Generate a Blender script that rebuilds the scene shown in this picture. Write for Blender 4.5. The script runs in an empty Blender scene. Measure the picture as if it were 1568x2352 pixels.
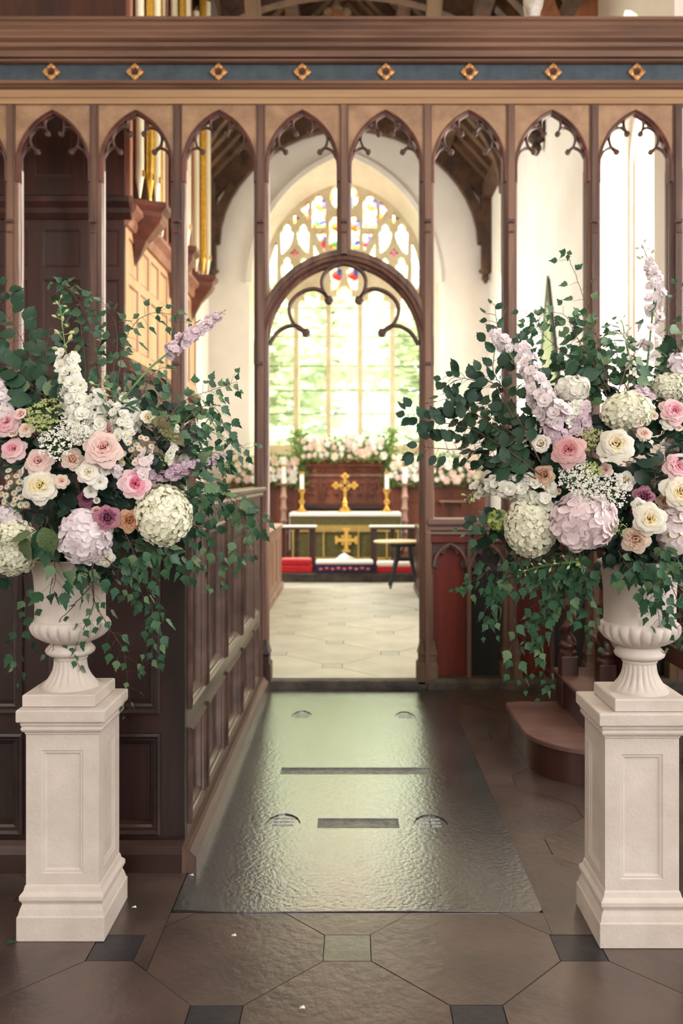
import bpy, bmesh, math, random
from mathutils import Vector, Matrix, noise
from mathutils.geometry import tessellate_polygon

SC = bpy.context.scene
COL = SC.collection
R = random.Random(7)
PI = math.pi

# ------------------------------------------------------------------ camera
F, VX, VY, EYE = 1940.0, 811.0, 1095.0, 1.5        # focal length (px), vanishing point (px), eye height
cam_d = bpy.data.cameras.new('camera')
cam = bpy.data.objects.new('camera', cam_d)
COL.objects.link(cam)
cam.location = (0, 0, EYE)
cam.rotation_euler = (PI / 2, 0, 0)
cam_d.sensor_fit = 'HORIZONTAL'
cam_d.sensor_width = 36
cam_d.lens = F / 1568 * 36
cam_d.shift_x = -(VX - 784) / 1568
cam_d.shift_y = -(1176 - VY) / 1568
cam_d.clip_start = 0.05
cam_d.clip_end = 200
cam_d.dof.use_dof = True
cam_d.dof.focus_distance = 2.75
cam_d.dof.aperture_fstop = 4.0
SC.camera = cam

# ------------------------------------------------------------------ world, lamps, exposure
SC.view_settings.view_transform = 'Standard'
SC.view_settings.look = 'None'
SC.view_settings.exposure = 0.0
SC.view_settings.gamma = 1.0
SC.view_settings.use_curve_mapping = False
SC.cycles.max_bounces = 7
SC.cycles.diffuse_bounces = 4
SC.cycles.transparent_max_bounces = 12
SC.cycles.use_denoising = True
SC.cycles.sample_clamp_indirect = 6

W = bpy.data.worlds.new('overcast_sky')
SC.world = W
W.use_nodes = True
W.node_tree.nodes['Background'].inputs[0].default_value = (1.0, 0.985, 0.95, 1)
W.node_tree.nodes['Background'].inputs[1].default_value = 16.0

def area_lamp(name, loc, target, sx, sy, power, color):
    d = bpy.data.lights.new(name, 'AREA')
    d.shape = 'RECTANGLE'
    d.size, d.size_y = sx, sy
    d.energy = power
    d.color = color
    o = bpy.data.objects.new(name, d)
    COL.objects.link(o)
    o.location = loc
    o.rotation_euler = (Vector(target) - Vector(loc)).to_track_quat('-Z', 'Y').to_euler()
    return o

# daylight entering by each window of the church (the north chancel fill is added), one lamp standing in (or just outside) each opening
area_lamp('daylight_south_chancel', (3.25, 7.0, 3.7), (-2.5, 9.0, 1.6), 1.5, 4.0, 160, (1.0, 0.98, 1.0))
area_lamp('daylight_south_sanctuary', (3.1, 12.75, 3.4), (-2.4, 12.6, 2.0), 1.2, 3.2, 130, (1.0, 0.97, 0.9))
area_lamp('daylight_east', (-0.1, 17.6, 10.2), (-0.1, 9.0, 1.0), 4.5, 3.5, 260, (0.97, 1.0, 0.88))
area_lamp('fill_north_chancel', (-2.75, 11.1, 3.6), (2.3, 9.0, 2.2), 1.2, 2.8, 110, (1.0, 0.98, 0.96))  # added fill to brighten the south wall, through an invented opening
area_lamp('daylight_nave_south_a', (4.55, 1.6, 3.3), (-1.0, 3.4, 1.2), 1.6, 3.2, 195, (1.0, 0.97, 0.96))
area_lamp('daylight_nave_south_b', (4.55, -2.4, 3.3), (-0.5, 3.0, 1.4), 1.6, 3.2, 210, (1.0, 0.97, 0.96))
area_lamp('daylight_nave_north', (-4.55, -1.2, 3.3), (0.0, 3.5, 1.4), 1.6, 3.2, 88, (1.0, 0.97, 0.96))
area_lamp('daylight_west', (0.3, -7.9, 4.6), (0.0, 5.0, 2.0), 3.0, 4.5, 490, (1.0, 0.965, 0.94))

# ------------------------------------------------------------------ helpers
def S(r, g, b):
    f = lambda c: c / 12.92 if c <= 0.04045 else ((c + 0.055) / 1.055) ** 2.4
    return (f(r / 255), f(g / 255), f(b / 255), 1)

def PT(px, py, D):                                   # a point of the photograph at distance D, as a world point
    return Vector(((px - VX) * D / F, D, EYE + (VY - py) * D / F))

MATS = {}
def mat(name, c1, c2=None, rough=0.6, metal=0.0, scale=6.0, grain=None, bump=0.0, bscale=None, ovar=0.0,
        spec=0.5, transl=0.0, coat=0.0, contrast=(0.35, 0.65), c3=None, detail=4, ior=1.5):
    """procedural Principled material: noise between two colours (stretched along a grain axis for wood), fine bump, per-object variation"""
    m = bpy.data.materials.new(name)
    m.use_nodes = True
    nt = m.node_tree
    N, L = nt.nodes, nt.links
    b = N['Principled BSDF']
    out = N['Material Output']
    b.inputs['Roughness'].default_value = rough
    b.inputs['Metallic'].default_value = metal
    b.inputs['IOR'].default_value = ior
    b.inputs['Specular IOR Level'].default_value = spec
    b.inputs['Coat Weight'].default_value = coat
    b.inputs['Coat Roughness'].default_value = 0.25
    col = None
    if c2 is not None or bump:
        tc = N.new('ShaderNodeTexCoord')
        mp = N.new('ShaderNodeMapping')
        L.new(tc.outputs['Object'], mp.inputs['Vector'])
        sc = [1.0, 1.0, 1.0]
        if grain:
            sc['xyz'.index(grain)] = 0.07
        mp.inputs['Scale'].default_value = sc
        nz = N.new('ShaderNodeTexNoise')
        nz.inputs['Scale'].default_value = scale
        nz.inputs['Detail'].default_value = detail
        nz.inputs['Roughness'].default_value = 0.6
        L.new(mp.outputs[0], nz.inputs['Vector'])
        if c2 is not None:
            rp = N.new('ShaderNodeValToRGB')
            rp.color_ramp.elements[0].position = contrast[0]
            rp.color_ramp.elements[1].position = contrast[1]
            rp.color_ramp.elements[0].color = c1
            rp.color_ramp.elements[1].color = c2
            if c3:
                e = rp.color_ramp.elements.new(0.5 * (contrast[0] + contrast[1]))
                e.color = c3
            L.new(nz.outputs['Fac'], rp.inputs['Fac'])
            col = rp.outputs['Color']
        if bump:
            n2 = N.new('ShaderNodeTexNoise')
            n2.inputs['Scale'].default_value = bscale or scale * 4
            n2.inputs['Detail'].default_value = 5
            L.new(mp.outputs[0], n2.inputs['Vector'])
            bp = N.new('ShaderNodeBump')
            bp.inputs['Strength'].default_value = bump
            bp.inputs['Distance'].default_value = 0.01
            L.new(n2.outputs['Fac'], bp.inputs['Height'])
            L.new(bp.outputs[0], b.inputs['Normal'])
    if ovar:
        oi = N.new('ShaderNodeObjectInfo')
        hs = N.new('ShaderNodeHueSaturation')
        mr = N.new('ShaderNodeMapRange')
        mr.inputs['To Min'].default_value = 1 - ovar
        mr.inputs['To Max'].default_value = 1 + ovar
        L.new(oi.outputs['Random'], mr.inputs['Value'])
        L.new(mr.outputs[0], hs.inputs['Value'])
        m2 = N.new('ShaderNodeMath'); m2.operation = 'MULTIPLY_ADD'
        m2.inputs[1].default_value = 0.05 * min(1, ovar * 3)
        m2.inputs[2].default_value = 0.5 - 0.025 * min(1, ovar * 3)
        m3 = N.new('ShaderNodeMath'); m3.operation = 'FRACT'
        m4 = N.new('ShaderNodeMath'); m4.operation = 'MULTIPLY'; m4.inputs[1].default_value = 7.31
        L.new(oi.outputs['Random'], m4.inputs[0]); L.new(m4.outputs[0], m3.inputs[0]); L.new(m3.outputs[0], m2.inputs[0])
        L.new(m2.outputs[0], hs.inputs['Hue'])
        if col is None:
            hs.inputs['Color'].default_value = c1
        else:
            L.new(col, hs.inputs['Color'])
        col = hs.outputs['Color']
    if col is None:
        b.inputs['Base Color'].default_value = c1
    else:
        L.new(col, b.inputs['Base Color'])
    if transl:
        tr = N.new('ShaderNodeBsdfTranslucent')
        if col is None:
            tr.inputs['Color'].default_value = c1
        else:
            L.new(col, tr.inputs['Color'])
        mx = N.new('ShaderNodeMixShader')
        mx.inputs[0].default_value = transl
        L.new(b.outputs[0], mx.inputs[1]); L.new(tr.outputs[0], mx.inputs[2])
        L.new(mx.outputs[0], out.inputs['Surface'])
    MATS[name] = m
    return m

def glass_mat(name, tint, gloss=0.08, cells=None):
    """thin leaded glass: mostly transparent, tinted, with a glossy share; cells = colours of stained pieces"""
    m = bpy.data.materials.new(name)
    m.use_nodes = True
    nt = m.node_tree
    N, L = nt.nodes, nt.links
    N.remove(N['Principled BSDF'])
    tr = N.new('ShaderNodeBsdfTransparent')
    tr.inputs[0].default_value = tint
    gl = N.new('ShaderNodeBsdfGlossy')
    gl.inputs['Roughness'].default_value = 0.15
    mx = N.new('ShaderNodeMixShader')
    mx.inputs[0].default_value = gloss
    L.new(tr.outputs[0], mx.inputs[1]); L.new(gl.outputs[0], mx.inputs[2])
    L.new(mx.outputs[0], N['Material Output'].inputs['Surface'])
    if cells:
        tc = N.new('ShaderNodeTexCoord')
        vo = N.new('ShaderNodeTexVoronoi')
        vo.inputs['Scale'].default_value = 9.0
        L.new(tc.outputs['Object'], vo.inputs['Vector'])
        sep = N.new('ShaderNodeSeparateColor')
        L.new(vo.outputs['Color'], sep.inputs[0])
        rp = N.new('ShaderNodeValToRGB')
        rp.color_ramp.interpolation = 'CONSTANT'
        els = rp.color_ramp.elements
        for i, c in enumerate(cells):
            if i < 2:
                e = els[i]; e.position = i / len(cells)
            else:
                e = els.new(i / len(cells))
            e.color = c
        L.new(sep.outputs[0], rp.inputs[0])
        L.new(rp.outputs[0], tr.inputs[0])
    MATS[name] = m
    return m

class MB:
    """collects geometry for ONE mesh object"""
    def __init__(self):
        self.v, self.f = [], []
    def add(self, vs, fs, M=None):
        k = len(self.v)
        self.v += [tuple(M @ Vector(p)) if M is not None else tuple(p) for p in vs]
        self.f += [tuple(i + k for i in f) for f in fs]
        return self
    def box(self, x0, x1, y0, y1, z0, z1, M=None):
        vs = [(x, y, z) for z in (z0, z1) for y in (y0, y1) for x in (x0, x1)]
        return self.add(vs, [(0, 2, 3, 1), (4, 5, 7, 6), (0, 1, 5, 4), (2, 6, 7, 3), (0, 4, 6, 2), (1, 3, 7, 5)], M)
    def lathe(self, prof, c=(0, 0, 0), n=24, mod=None, M=None, a0=0.0, a1=2 * PI):
        full = abs(a1 - a0 - 2 * PI) < 1e-6
        vs, fs = [], []
        nn = n if full else n + 1
        for j, (r, z) in enumerate(prof):
            for i in range(nn):
                a = a0 + (a1 - a0) * i / n
                rr = r * (mod(a, z, j) if mod else 1.0)
                vs.append((c[0] + rr * math.cos(a), c[1] + rr * math.sin(a), c[2] + z))
        for j in range(len(prof) - 1):
            for i in range(n):
                i2 = (i + 1) % nn
                fs.append((j * nn + i, j * nn + i2, (j + 1) * nn + i2, (j + 1) * nn + i))
        if full:
            fs.append(tuple(range(nn))[::-1])
            fs.append(tuple((len(prof) - 1) * nn + i for i in range(nn)))
        return self.add(vs, fs, M)
    def square(self, prof, c=(0, 0, 0), asp=1.0, M=None):
        vs, fs = [], []
        for h, z in prof:
            for sx, sy in ((-1, -1), (1, -1), (1, 1), (-1, 1)):
                vs.append((c[0] + sx * h, c[1] + sy * h * asp, c[2] + z))
        for j in range(len(prof) - 1):
            for i in range(4):
                i2 = (i + 1) % 4
                fs.append((4 * j + i, 4 * j + i2, 4 * j + 4 + i2, 4 * j + 4 + i))
        fs += [(3, 2, 1, 0), tuple(4 * (len(prof) - 1) + i for i in range(4))]
        return self.add(vs, fs, M)
    def tube(self, pts, rad, n=6, M=None, flat=1.0):
        pts = [Vector(p) for p in pts]
        m = len(pts)
        rs = rad if isinstance(rad, (list, tuple)) else [rad] * m
        vs, fs = [], []
        up = None
        for i, p in enumerate(pts):
            t = (pts[min(i + 1, m - 1)] - pts[max(i - 1, 0)])
            t = t.normalized() if t.length > 1e-9 else Vector((0, 0, 1))
            if up is None:
                up = t.orthogonal().normalized()
            up = (up - t * up.dot(t))
            up = up.normalized() if up.length > 1e-6 else t.orthogonal().normalized()
            s = t.cross(up)
            for k in range(n):
                a = 2 * PI * k / n
                vs.append(p + (up * math.cos(a) + s * math.sin(a) * flat) * rs[i])
        for i in range(m - 1):
            for k in range(n):
                k2 = (k + 1) % n
                fs.append((i * n + k, i * n + k2, (i + 1) * n + k2, (i + 1) * n + k))
        fs += [tuple(range(n))[::-1], tuple((m - 1) * n + k for k in range(n))]
        return self.add(vs, fs, M)
    def ball(self, c, r, n=10, m=7, sq=(1, 1, 1), M=None, bump=0.0, rnd=None):
        prof = []
        vs, fs = [], []
        for j in range(m + 1):
            th = PI * j / m
            for i in range(n):
                a = 2 * PI * i / n
                k = 1 + (rnd.uniform(-bump, bump) if bump and 0 < j < m else 0)
                vs.append((c[0] + r * k * sq[0] * math.sin(th) * math.cos(a), c[1] + r * k * sq[1] * math.sin(th) * math.sin(a), c[2] + r * k * sq[2] * math.cos(th)))
        for j in range(m):
            for i in range(n):
                i2 = (i + 1) % n
                fs.append((j * n + i, (j + 1) * n + i, (j + 1) * n + i2, j * n + i2))
        return self.add(vs, fs, M)
    def plate(self, outer, holes, t0, t1, mp):
        """flat board with holes: outline and holes in (a, b), extruded from t0 to t1; mp(a, b, t) gives the world point"""
        loops = [[Vector((a, b, 0)) for a, b in outer]] + [[Vector((a, b, 0)) for a, b in h] for h in holes]
        tris = tessellate_polygon(loops)
        flat = [p for l in loops for p in l]
        n = len(flat)
        vs = [mp(p.x, p.y, t0) for p in flat] + [mp(p.x, p.y, t1) for p in flat]
        fs = []
        for a, b, c in tris:
            fs.append((a, b, c)); fs.append((c + n, b + n, a + n))
        k = 0
        for l in loops:
            m = len(l)
            for i in range(m):
                i2 = (i + 1) % m
                fs.append((k + i, k + i2, k + i2 + n, k + i + n))
            k += m
        return self.add(vs, fs)
    def extr(self, prof, a0, a1, mp):
        """profile (u, v) closed, extruded from a0 to a1 along the first argument of mp(a, u, v)"""
        n = len(prof)
        vs = [mp(a0, u, v) for u, v in prof] + [mp(a1, u, v) for u, v in prof]
        fs = [(i, (i + 1) % n, (i + 1) % n + n, i + n) for i in range(n)]
        tr = tessellate_polygon([[Vector((u, v, 0)) for u, v in prof]])
        fs += [tuple(t) for t in tr] + [tuple(i + n for i in t)[::-1] for t in tr]
        return self.add(vs, fs)
    def sweep(self, path, prof, closed=False, y0=0.0, plane='xz'):
        """sweep a closed profile (offset along the in-plane normal, depth) along a path in the XZ plane"""
        m, n = len(path), len(prof)
        vs, fs = [], []
        for i in range(m):
            a = path[(i - 1) % m] if closed or i > 0 else path[i]
            b = path[(i + 1) % m] if closed or i < m - 1 else path[i]
            tx, tz = b[0] - a[0], b[1] - a[1]
            l = math.hypot(tx, tz) or 1
            nx, nz = -tz / l, tx / l
            for o, d in prof:
                vs.append((path[i][0] + nx * o, y0 + d, path[i][1] + nz * o))
        for i in range(m if closed else m - 1):
            i2 = (i + 1) % m
            for k in range(n):
                k2 = (k + 1) % n
                fs.append((i * n + k, i * n + k2, i2 * n + k2, i2 * n + k))
        if not closed:
            fs += [tuple(range(n))[::-1], tuple((m - 1) * n + k for k in range(n))]
        return self.add(vs, fs)
    def rings(self, rect, steps, mp):
        """rectangular moulding: rect (a0, b0, a1, b1), steps of (inset, height)"""
        a0, b0, a1, b1 = rect
        vs, fs = [], []
        for ins, t in steps:
            for a, b in ((a0 + ins, b0 + ins), (a1 - ins, b0 + ins), (a1 - ins, b1 - ins), (a0 + ins, b1 - ins)):
                vs.append(mp(a, b, t))
        for j in range(len(steps) - 1):
            for i in range(4):
                i2 = (i + 1) % 4
                fs.append((4 * j + i, 4 * j + i2, 4 * j + 4 + i2, 4 * j + 4 + i))
        return self.add(vs, fs)
    def mesh(self, name, loc=(0, 0, 0), smooth=False, fix=True):
        me = bpy.data.meshes.new(name)
        lx, ly, lz = loc
        me.from_pydata([(x - lx, y - ly, z - lz) for x, y, z in self.v], [], self.f)
        if fix:
            bm = bmesh.new(); bm.from_mesh(me)
            bmesh.ops.recalc_face_normals(bm, faces=bm.faces)
            bm.to_mesh(me); bm.free()
        if smooth:
            me.polygons.foreach_set('use_smooth', [True] * len(me.polygons))
            if smooth != 'all':
                try:
                    me.set_sharp_from_angle(angle=math.radians(smooth if smooth > 1 else 40))
                except Exception:
                    pass
        me.update()
        return me

def tag(o, label, cat, group=None, kind=None):
    o['label'] = label
    if cat: o['category'] = cat
    if group: o['group'] = group
    if kind: o['kind'] = kind
    return o

def thing(name, label, cat, loc=(0, 0, 0), group=None, kind=None):
    o = bpy.data.objects.new(name, None)
    o.empty_display_size = 0.05
    COL.objects.link(o)
    o.location = loc
    return tag(o, label, cat, group, kind)

def LOC(o):                                          # world location of an unrotated, unscaled chain of parents
    v = Vector((0, 0, 0))
    while o is not None:
        v += o.location
        o = o.parent
    return v

def obj(name, mb, m, parent=None, smooth=False, bevel=0.0, label=None, kind=None, origin=None):
    """link a mesh given in world coordinates as one object (child of parent when given)"""
    base = LOC(parent) if parent is not None else Vector((0, 0, 0))
    org = Vector(origin) if origin is not None else base
    me = mb.mesh(name, org, smooth)
    me.materials.append(MATS[m] if isinstance(m, str) else m)
    o = bpy.data.objects.new(name, me)
    COL.objects.link(o)
    if parent is not None:
        o.parent = parent
    o.location = org - base
    if bevel:
        bv = o.modifiers.new('bevel', 'BEVEL')
        bv.width = bevel; bv.segments = 2; bv.limit_method = 'ANGLE'; bv.angle_limit = math.radians(40)
    if label: o['label'] = label
    if kind: o['kind'] = kind
    return o

def inst(name, me, parent, M, m=None, label=None):
    """a part that shares mesh data; M is its matrix in the parent's frame"""
    o = bpy.data.objects.new(name, me)
    COL.objects.link(o)
    o.parent = parent
    o.matrix_basis = M
    if m is not None:
        o.material_slots[0].link = 'OBJECT'
        o.material_slots[0].material = MATS[m] if isinstance(m, str) else m
    if label: o['label'] = label
    return o

def arch(cx, hw, zs, h, n=16):
    """pointed arch from the left springing over the apex to the right springing"""
    c = ((h / hw) ** 2 - 1) / 2 * hw
    r = hw + c
    a_end = math.atan2(h, -c)
    L = []
    for i in range(n + 1):
        a = PI + (a_end - PI) * i / n
        L.append((cx + c + r * math.cos(a), zs + r * math.sin(a)))
    return L + [(2 * cx - x, z) for x, z in L[-2::-1]]

XZ = lambda y: (lambda a, b, t: (a, y + t, b))       # boards facing the nave (t grows eastwards)
def face(O, U, N):
    O, U, N = Vector(O), Vector(U), Vector(N)
    return lambda a, b, t: O + U * a + Vector((0, 0, b)) + N * t

def rect(a0, b0, a1, b1):
    return [(a0, b0), (a1, b0), (a1, b1), (a0, b1)]

BOLECTION = [(-0.014, 0.0), (-0.014, 0.012), (-0.004, 0.016), (0.006, 0.008), (0.012, 0.008), (0.016, 0.0), (0.026, -0.004), (0.034, -0.02), (0.036, -0.03)]
SUNK = [(0.0, 0.0), (0.004, -0.003), (0.008, -0.003), (0.014, -0.008), (0.018, -0.009)]
def panelling(parent, mp, W_, H_, openings, m_frame, m_panel, m_mould, steps=BOLECTION, thick=0.045, deep=0.028, bevel=0.002, frame='frame', sub=None):
    """framed panelling on one face: a frame pierced by openings, and in each a panel with its moulding"""
    fr = obj(frame, MB().plate(rect(0, 0, W_, H_), [rect(*o) for o in openings], -thick, 0, mp), m_frame, parent)
    for o in openings:
        a0, b0, a1, b1 = o
        p = MB().plate(rect(a0 - 0.006, b0 - 0.006, a1 + 0.006, b1 + 0.006), [], -thick + 0.002, -deep, mp)
        po = obj('panel', p, m_panel, parent)
        s = MB().rings(o, steps, mp)
        obj('panel_moulding', s, m_mould, po)
    return fr
# ------------------------------------------------------------------ materials of the building
mat('plaster', S(244, 238, 230), S(236, 228, 218), 0.9, scale=1.3, bump=0.15, bscale=25)
mat('plaster_nave', S(225, 214, 198), S(212, 200, 184), 0.9, scale=1.3)
mat('limestone', S(216, 202, 172), S(194, 178, 144), 0.85, scale=4, bump=0.2, bscale=30)
mat('stone_worn', S(238, 230, 224), S(214, 200, 190), 0.9, scale=5, bump=0.5, bscale=14)
mat('mortar', S(74, 66, 60), rough=0.95)
mat('flagstone', S(84, 68, 60), S(58, 47, 43), 0.31, scale=3.5, bump=0.2, bscale=34, ovar=0.10, spec=0.5, detail=8, ior=2.0)
mat('flagstone_green', S(88, 88, 76), S(70, 71, 62), 0.31, scale=5, bump=0.15, bscale=40, ior=2.0)
mat('slate', S(50, 48, 52), S(36, 35, 40), 0.34, scale=5, bump=0.15, bscale=40, ovar=0.08, spec=0.5)
mat('ledger', S(64, 66, 64), S(42, 45, 47), 0.22, scale=3.0, bump=0.17, bscale=60, spec=0.5, detail=8, ior=3.2)
mat('ledger_rough', S(112, 114, 104), S(56, 58, 54), 0.3, scale=22, bump=0.7, bscale=60, ior=2.0)
mat('pale_flag', S(204, 200, 184), S(184, 180, 162), 0.5, scale=2.5, bump=0.1, bscale=20, ovar=0.05)
mat('pale_slate', S(184, 183, 168), S(170, 170, 154), 0.5, scale=4, ovar=0.05)
mat('sill_stone', S(92, 84, 76), S(58, 52, 48), 0.7, scale=8, bump=0.6, bscale=22)

mat('oak_screen', S(138, 104, 86), S(78, 54, 47), 0.55, scale=9, grain='z', bump=0.15, bscale=40)
mat('oak_edge_lit', S(196, 172, 160), S(120, 96, 96), 0.5, scale=16, grain='z', bump=0.2, c3=S(206, 186, 170))  # worn edge, paled for the window light on that side
mat('oak_beam', S(134, 98, 78), S(94, 66, 52), 0.55, scale=9, grain='x', bump=0.15, bscale=50)
mat('spandrel', S(182, 147, 115), S(152, 119, 93), 0.65, scale=7, bump=0.25, bscale=26)
mat('beam_board', S(186, 152, 114), S(162, 127, 94), 0.6, scale=6, grain='x', bump=0.1)
mat('frieze_blue', S(72, 86, 96), S(58, 71, 82), 0.6, scale=12, bump=0.15, bscale=50)
mat('gilt', S(222, 172, 110), S(168, 112, 66), 0.4, 0.35, scale=30)
mat('worn_paint_lit', S(214, 196, 196), S(150, 128, 140), 0.5, scale=26, grain='z', bump=0.2, c3=S(222, 208, 204))  # worn paint, with the window light on the post put into its colour
mat('post_side_shaded', S(62, 52, 62), S(96, 66, 58), 0.5, scale=26, grain='z', bump=0.2)  # shade on the post side turned from the south window, as colour
mat('red_oak', S(118, 64, 52), S(76, 46, 42), 0.5, scale=14, grain='z', bump=0.1)
mat('tracery', S(104, 72, 62), S(74, 52, 50), 0.55, scale=22, bump=0.2)
mat('dado_red', S(126, 40, 24), S(84, 28, 20), 0.5, scale=9, grain='z', bump=0.1)
mat('dado_dark', S(38, 38, 34), S(24, 22, 22), 0.5, scale=9, grain='z')
mat('dado_rail', S(140, 112, 102), S(98, 74, 66), 0.45, scale=8, grain='x', bump=0.12)
mat('pew_oak', S(50, 29, 27), S(28, 17, 17), 0.36, scale=7, grain='z', bump=0.1, bscale=50, spec=0.6)
mat('pew_oak_h', S(62, 38, 33), S(35, 22, 20), 0.36, scale=7, grain='x', bump=0.1, bscale=50, spec=0.6)
mat('pew_side', S(64, 43, 37), S(37, 25, 22), 0.3, scale=7, grain='z', bump=0.06, ior=1.8)
mat('pew_rail', S(112, 86, 74), S(70, 50, 42), 0.32, scale=7, grain='y', bump=0.08, ior=1.8)
mat('organ_dark', S(78, 36, 27), S(46, 23, 18), 0.45, scale=6, grain='z')
mat('organ_light', S(226, 186, 140), S(204, 160, 116), 0.55, scale=5, grain='z')
mat('organ_pink', S(176, 124, 102), S(140, 92, 74), 0.5, scale=6, grain='z')
mat('organ_mould', S(120, 64, 46), S(84, 44, 34), 0.45, scale=6, grain='y')
mat('pipe_white', S(248, 240, 214), rough=0.28, metal=0.25)
mat('pipe_gold', S(232, 190, 84), S(206, 154, 56), 0.3, 0.6, scale=20)
mat('roof_oak', S(92, 62, 42), S(54, 36, 26), 0.7, scale=5, bump=0.2)
mat('roof_oak_red', S(150, 92, 54), S(104, 62, 38), 0.6, scale=5, bump=0.2)
mat('roof_grey', S(122, 100, 76), S(92, 72, 54), 0.75, scale=6, grain='z', bump=0.2)
mat('roof_plaster', S(255, 234, 180), S(250, 218, 150), 0.9, scale=3)
mat('reredos_oak', S(136, 74, 50), S(96, 50, 36), 0.45, scale=6, grain='z', bump=0.1)
mat('stall_oak', S(176, 142, 124), S(140, 106, 92), 0.45, scale=6, grain='z')
mat('dark_oak', S(70, 38, 30), S(44, 26, 22), 0.4, scale=8, grain='z', spec=0.6)
mat('pulpit_oak', S(80, 45, 37), S(48, 29, 26), 0.34, scale=6, grain='z', spec=0.6, bump=0.05)
mat('step_tread', S(124, 92, 84), S(90, 64, 58), 0.42, scale=5, grain='x', bump=0.08)
mat('brass', S(226, 186, 98), S(196, 150, 70), 0.3, 0.8, scale=20)
mat('wax', S(252, 248, 238), rough=0.5)
mat('linen', S(250, 248, 242), rough=0.8)
mat('frontal_green', S(104, 98, 52), S(78, 72, 38), 0.75, scale=40, bump=0.2)
mat('frontal_gold', S(206, 178, 106), S(180, 146, 78), 0.7, scale=60)
mat('cross_gold', S(236, 190, 96), rough=0.6)
mat('kneeler_red', S(196, 30, 40), S(164, 20, 32), 0.85, scale=20)
mat('kneeler_blue', S(44, 34, 76), S(28, 22, 54), 0.85, scale=20)
mat('kneeler_white', S(244, 236, 226), rough=0.85)
mat('black_metal', S(32, 38, 38), rough=0.45)
mat('light_wood', S(226, 206, 166), S(206, 184, 144), 0.5, scale=8, grain='x')
mat('lead_bar', S(84, 86, 80), rough=0.6)
mat('cast_stone', S(214, 204, 196), S(194, 183, 173), 0.85, scale=5, bump=0.16, bscale=90, spec=0.3, contrast=(0.3, 0.7))
mat('figure_paint', S(226, 222, 216), S(190, 176, 164), 0.7, scale=16, bump=0.3)
mat('book_cover', S(176, 120, 100), S(150, 96, 80), 0.7, scale=20)
mat('banner_red', S(176, 28, 24), S(140, 20, 18), 0.8, scale=14)
mat('lancet_green', S(186, 196, 150), S(164, 178, 130), 0.5, scale=3)
mat('lancet_frame', S(74, 84, 58), S(54, 60, 44), 0.6, scale=9)
mat('bark', S(120, 112, 100), S(84, 76, 66), 0.9, scale=8, grain='z')
mat('tree_leaf', S(232, 236, 220), S(184, 198, 168), 0.7, scale=1.4, transl=0.45, contrast=(0.3, 0.7))
mat('lawn', S(150, 172, 92), S(120, 146, 70), 0.9, scale=1.2)
glass_mat('glass_clear', (0.93, 0.97, 0.9, 1))
cells_a = [S(255, 250, 240), S(240, 140, 100), S(250, 246, 240), S(140, 140, 200), S(255, 240, 210), S(246, 206, 130), S(255, 250, 246), S(150, 186, 150)]
cells_b = [S(250, 236, 230), S(206, 110, 120), S(255, 246, 240), S(120, 130, 184), S(248, 226, 220), S(226, 160, 164), S(255, 250, 244), S(130, 180, 150)]
glass_mat('glass_stained', (1, 1, 1, 1), 0.05, cells_a)
glass_mat('glass_stained_rose', (1, 1, 1, 1), 0.05, cells_b)
glass_mat('glass_pink', S(216, 110, 160), 0.05)
glass_mat('glass_dimming', (0.14, 0.14, 0.135, 1))  # unseen dark panes, added to dim the sky light entering the nave
glass_mat('glass_white', (1.0, 0.99, 0.95, 1), 0.05)

# ------------------------------------------------------------------ the shell: nave
def structure(name, mb, m, label, cat, smooth=False, bevel=0.0, parent=None):
    o = obj(name, mb, m, parent, smooth, bevel)
    return tag(o, label, cat, kind='structure')

XW, XE = -2.45, 2.30                                 # chancel walls
DE = 14.30                                           # east wall
ZC = 0.055                                           # chancel pavement level
RIDGE, EAVE, XM = 8.95, 6.35, -0.075

nave = structure('floor', MB().box(-4.6, 4.6, -8.0, 6.0, -0.2, -0.025), 'mortar', 'brown stone floor of the nave with dark slate squares', 'floor')
def clip(poly, axis, val, keep_less):
    out = []
    for i in range(len(poly)):
        p, q = poly[i], poly[(i + 1) % len(poly)]
        ip = (p[axis] <= val) == keep_less
        iq = (q[axis] <= val) == keep_less
        if ip: out.append(p)
        if ip != iq:
            t = (val - p[axis]) / (q[axis] - p[axis])
            out.append((p[0] + t * (q[0] - p[0]), p[1] + t * (q[1] - p[1])))
    return out
def inset(poly, d):
    cx = sum(p[0] for p in poly) / len(poly); cy = sum(p[1] for p in poly) / len(poly)
    out = []
    for x, y in poly:
        l = math.hypot(x - cx, y - cy) or 1
        out.append((x - (x - cx) / l * d, y - (y - cy) / l * d))
    return out
HS, QS = 0.368, 0.0745
SLAB = (-0.628, 0.652, 2.905, 5.93)                  # the ledger stone in the floor
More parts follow.
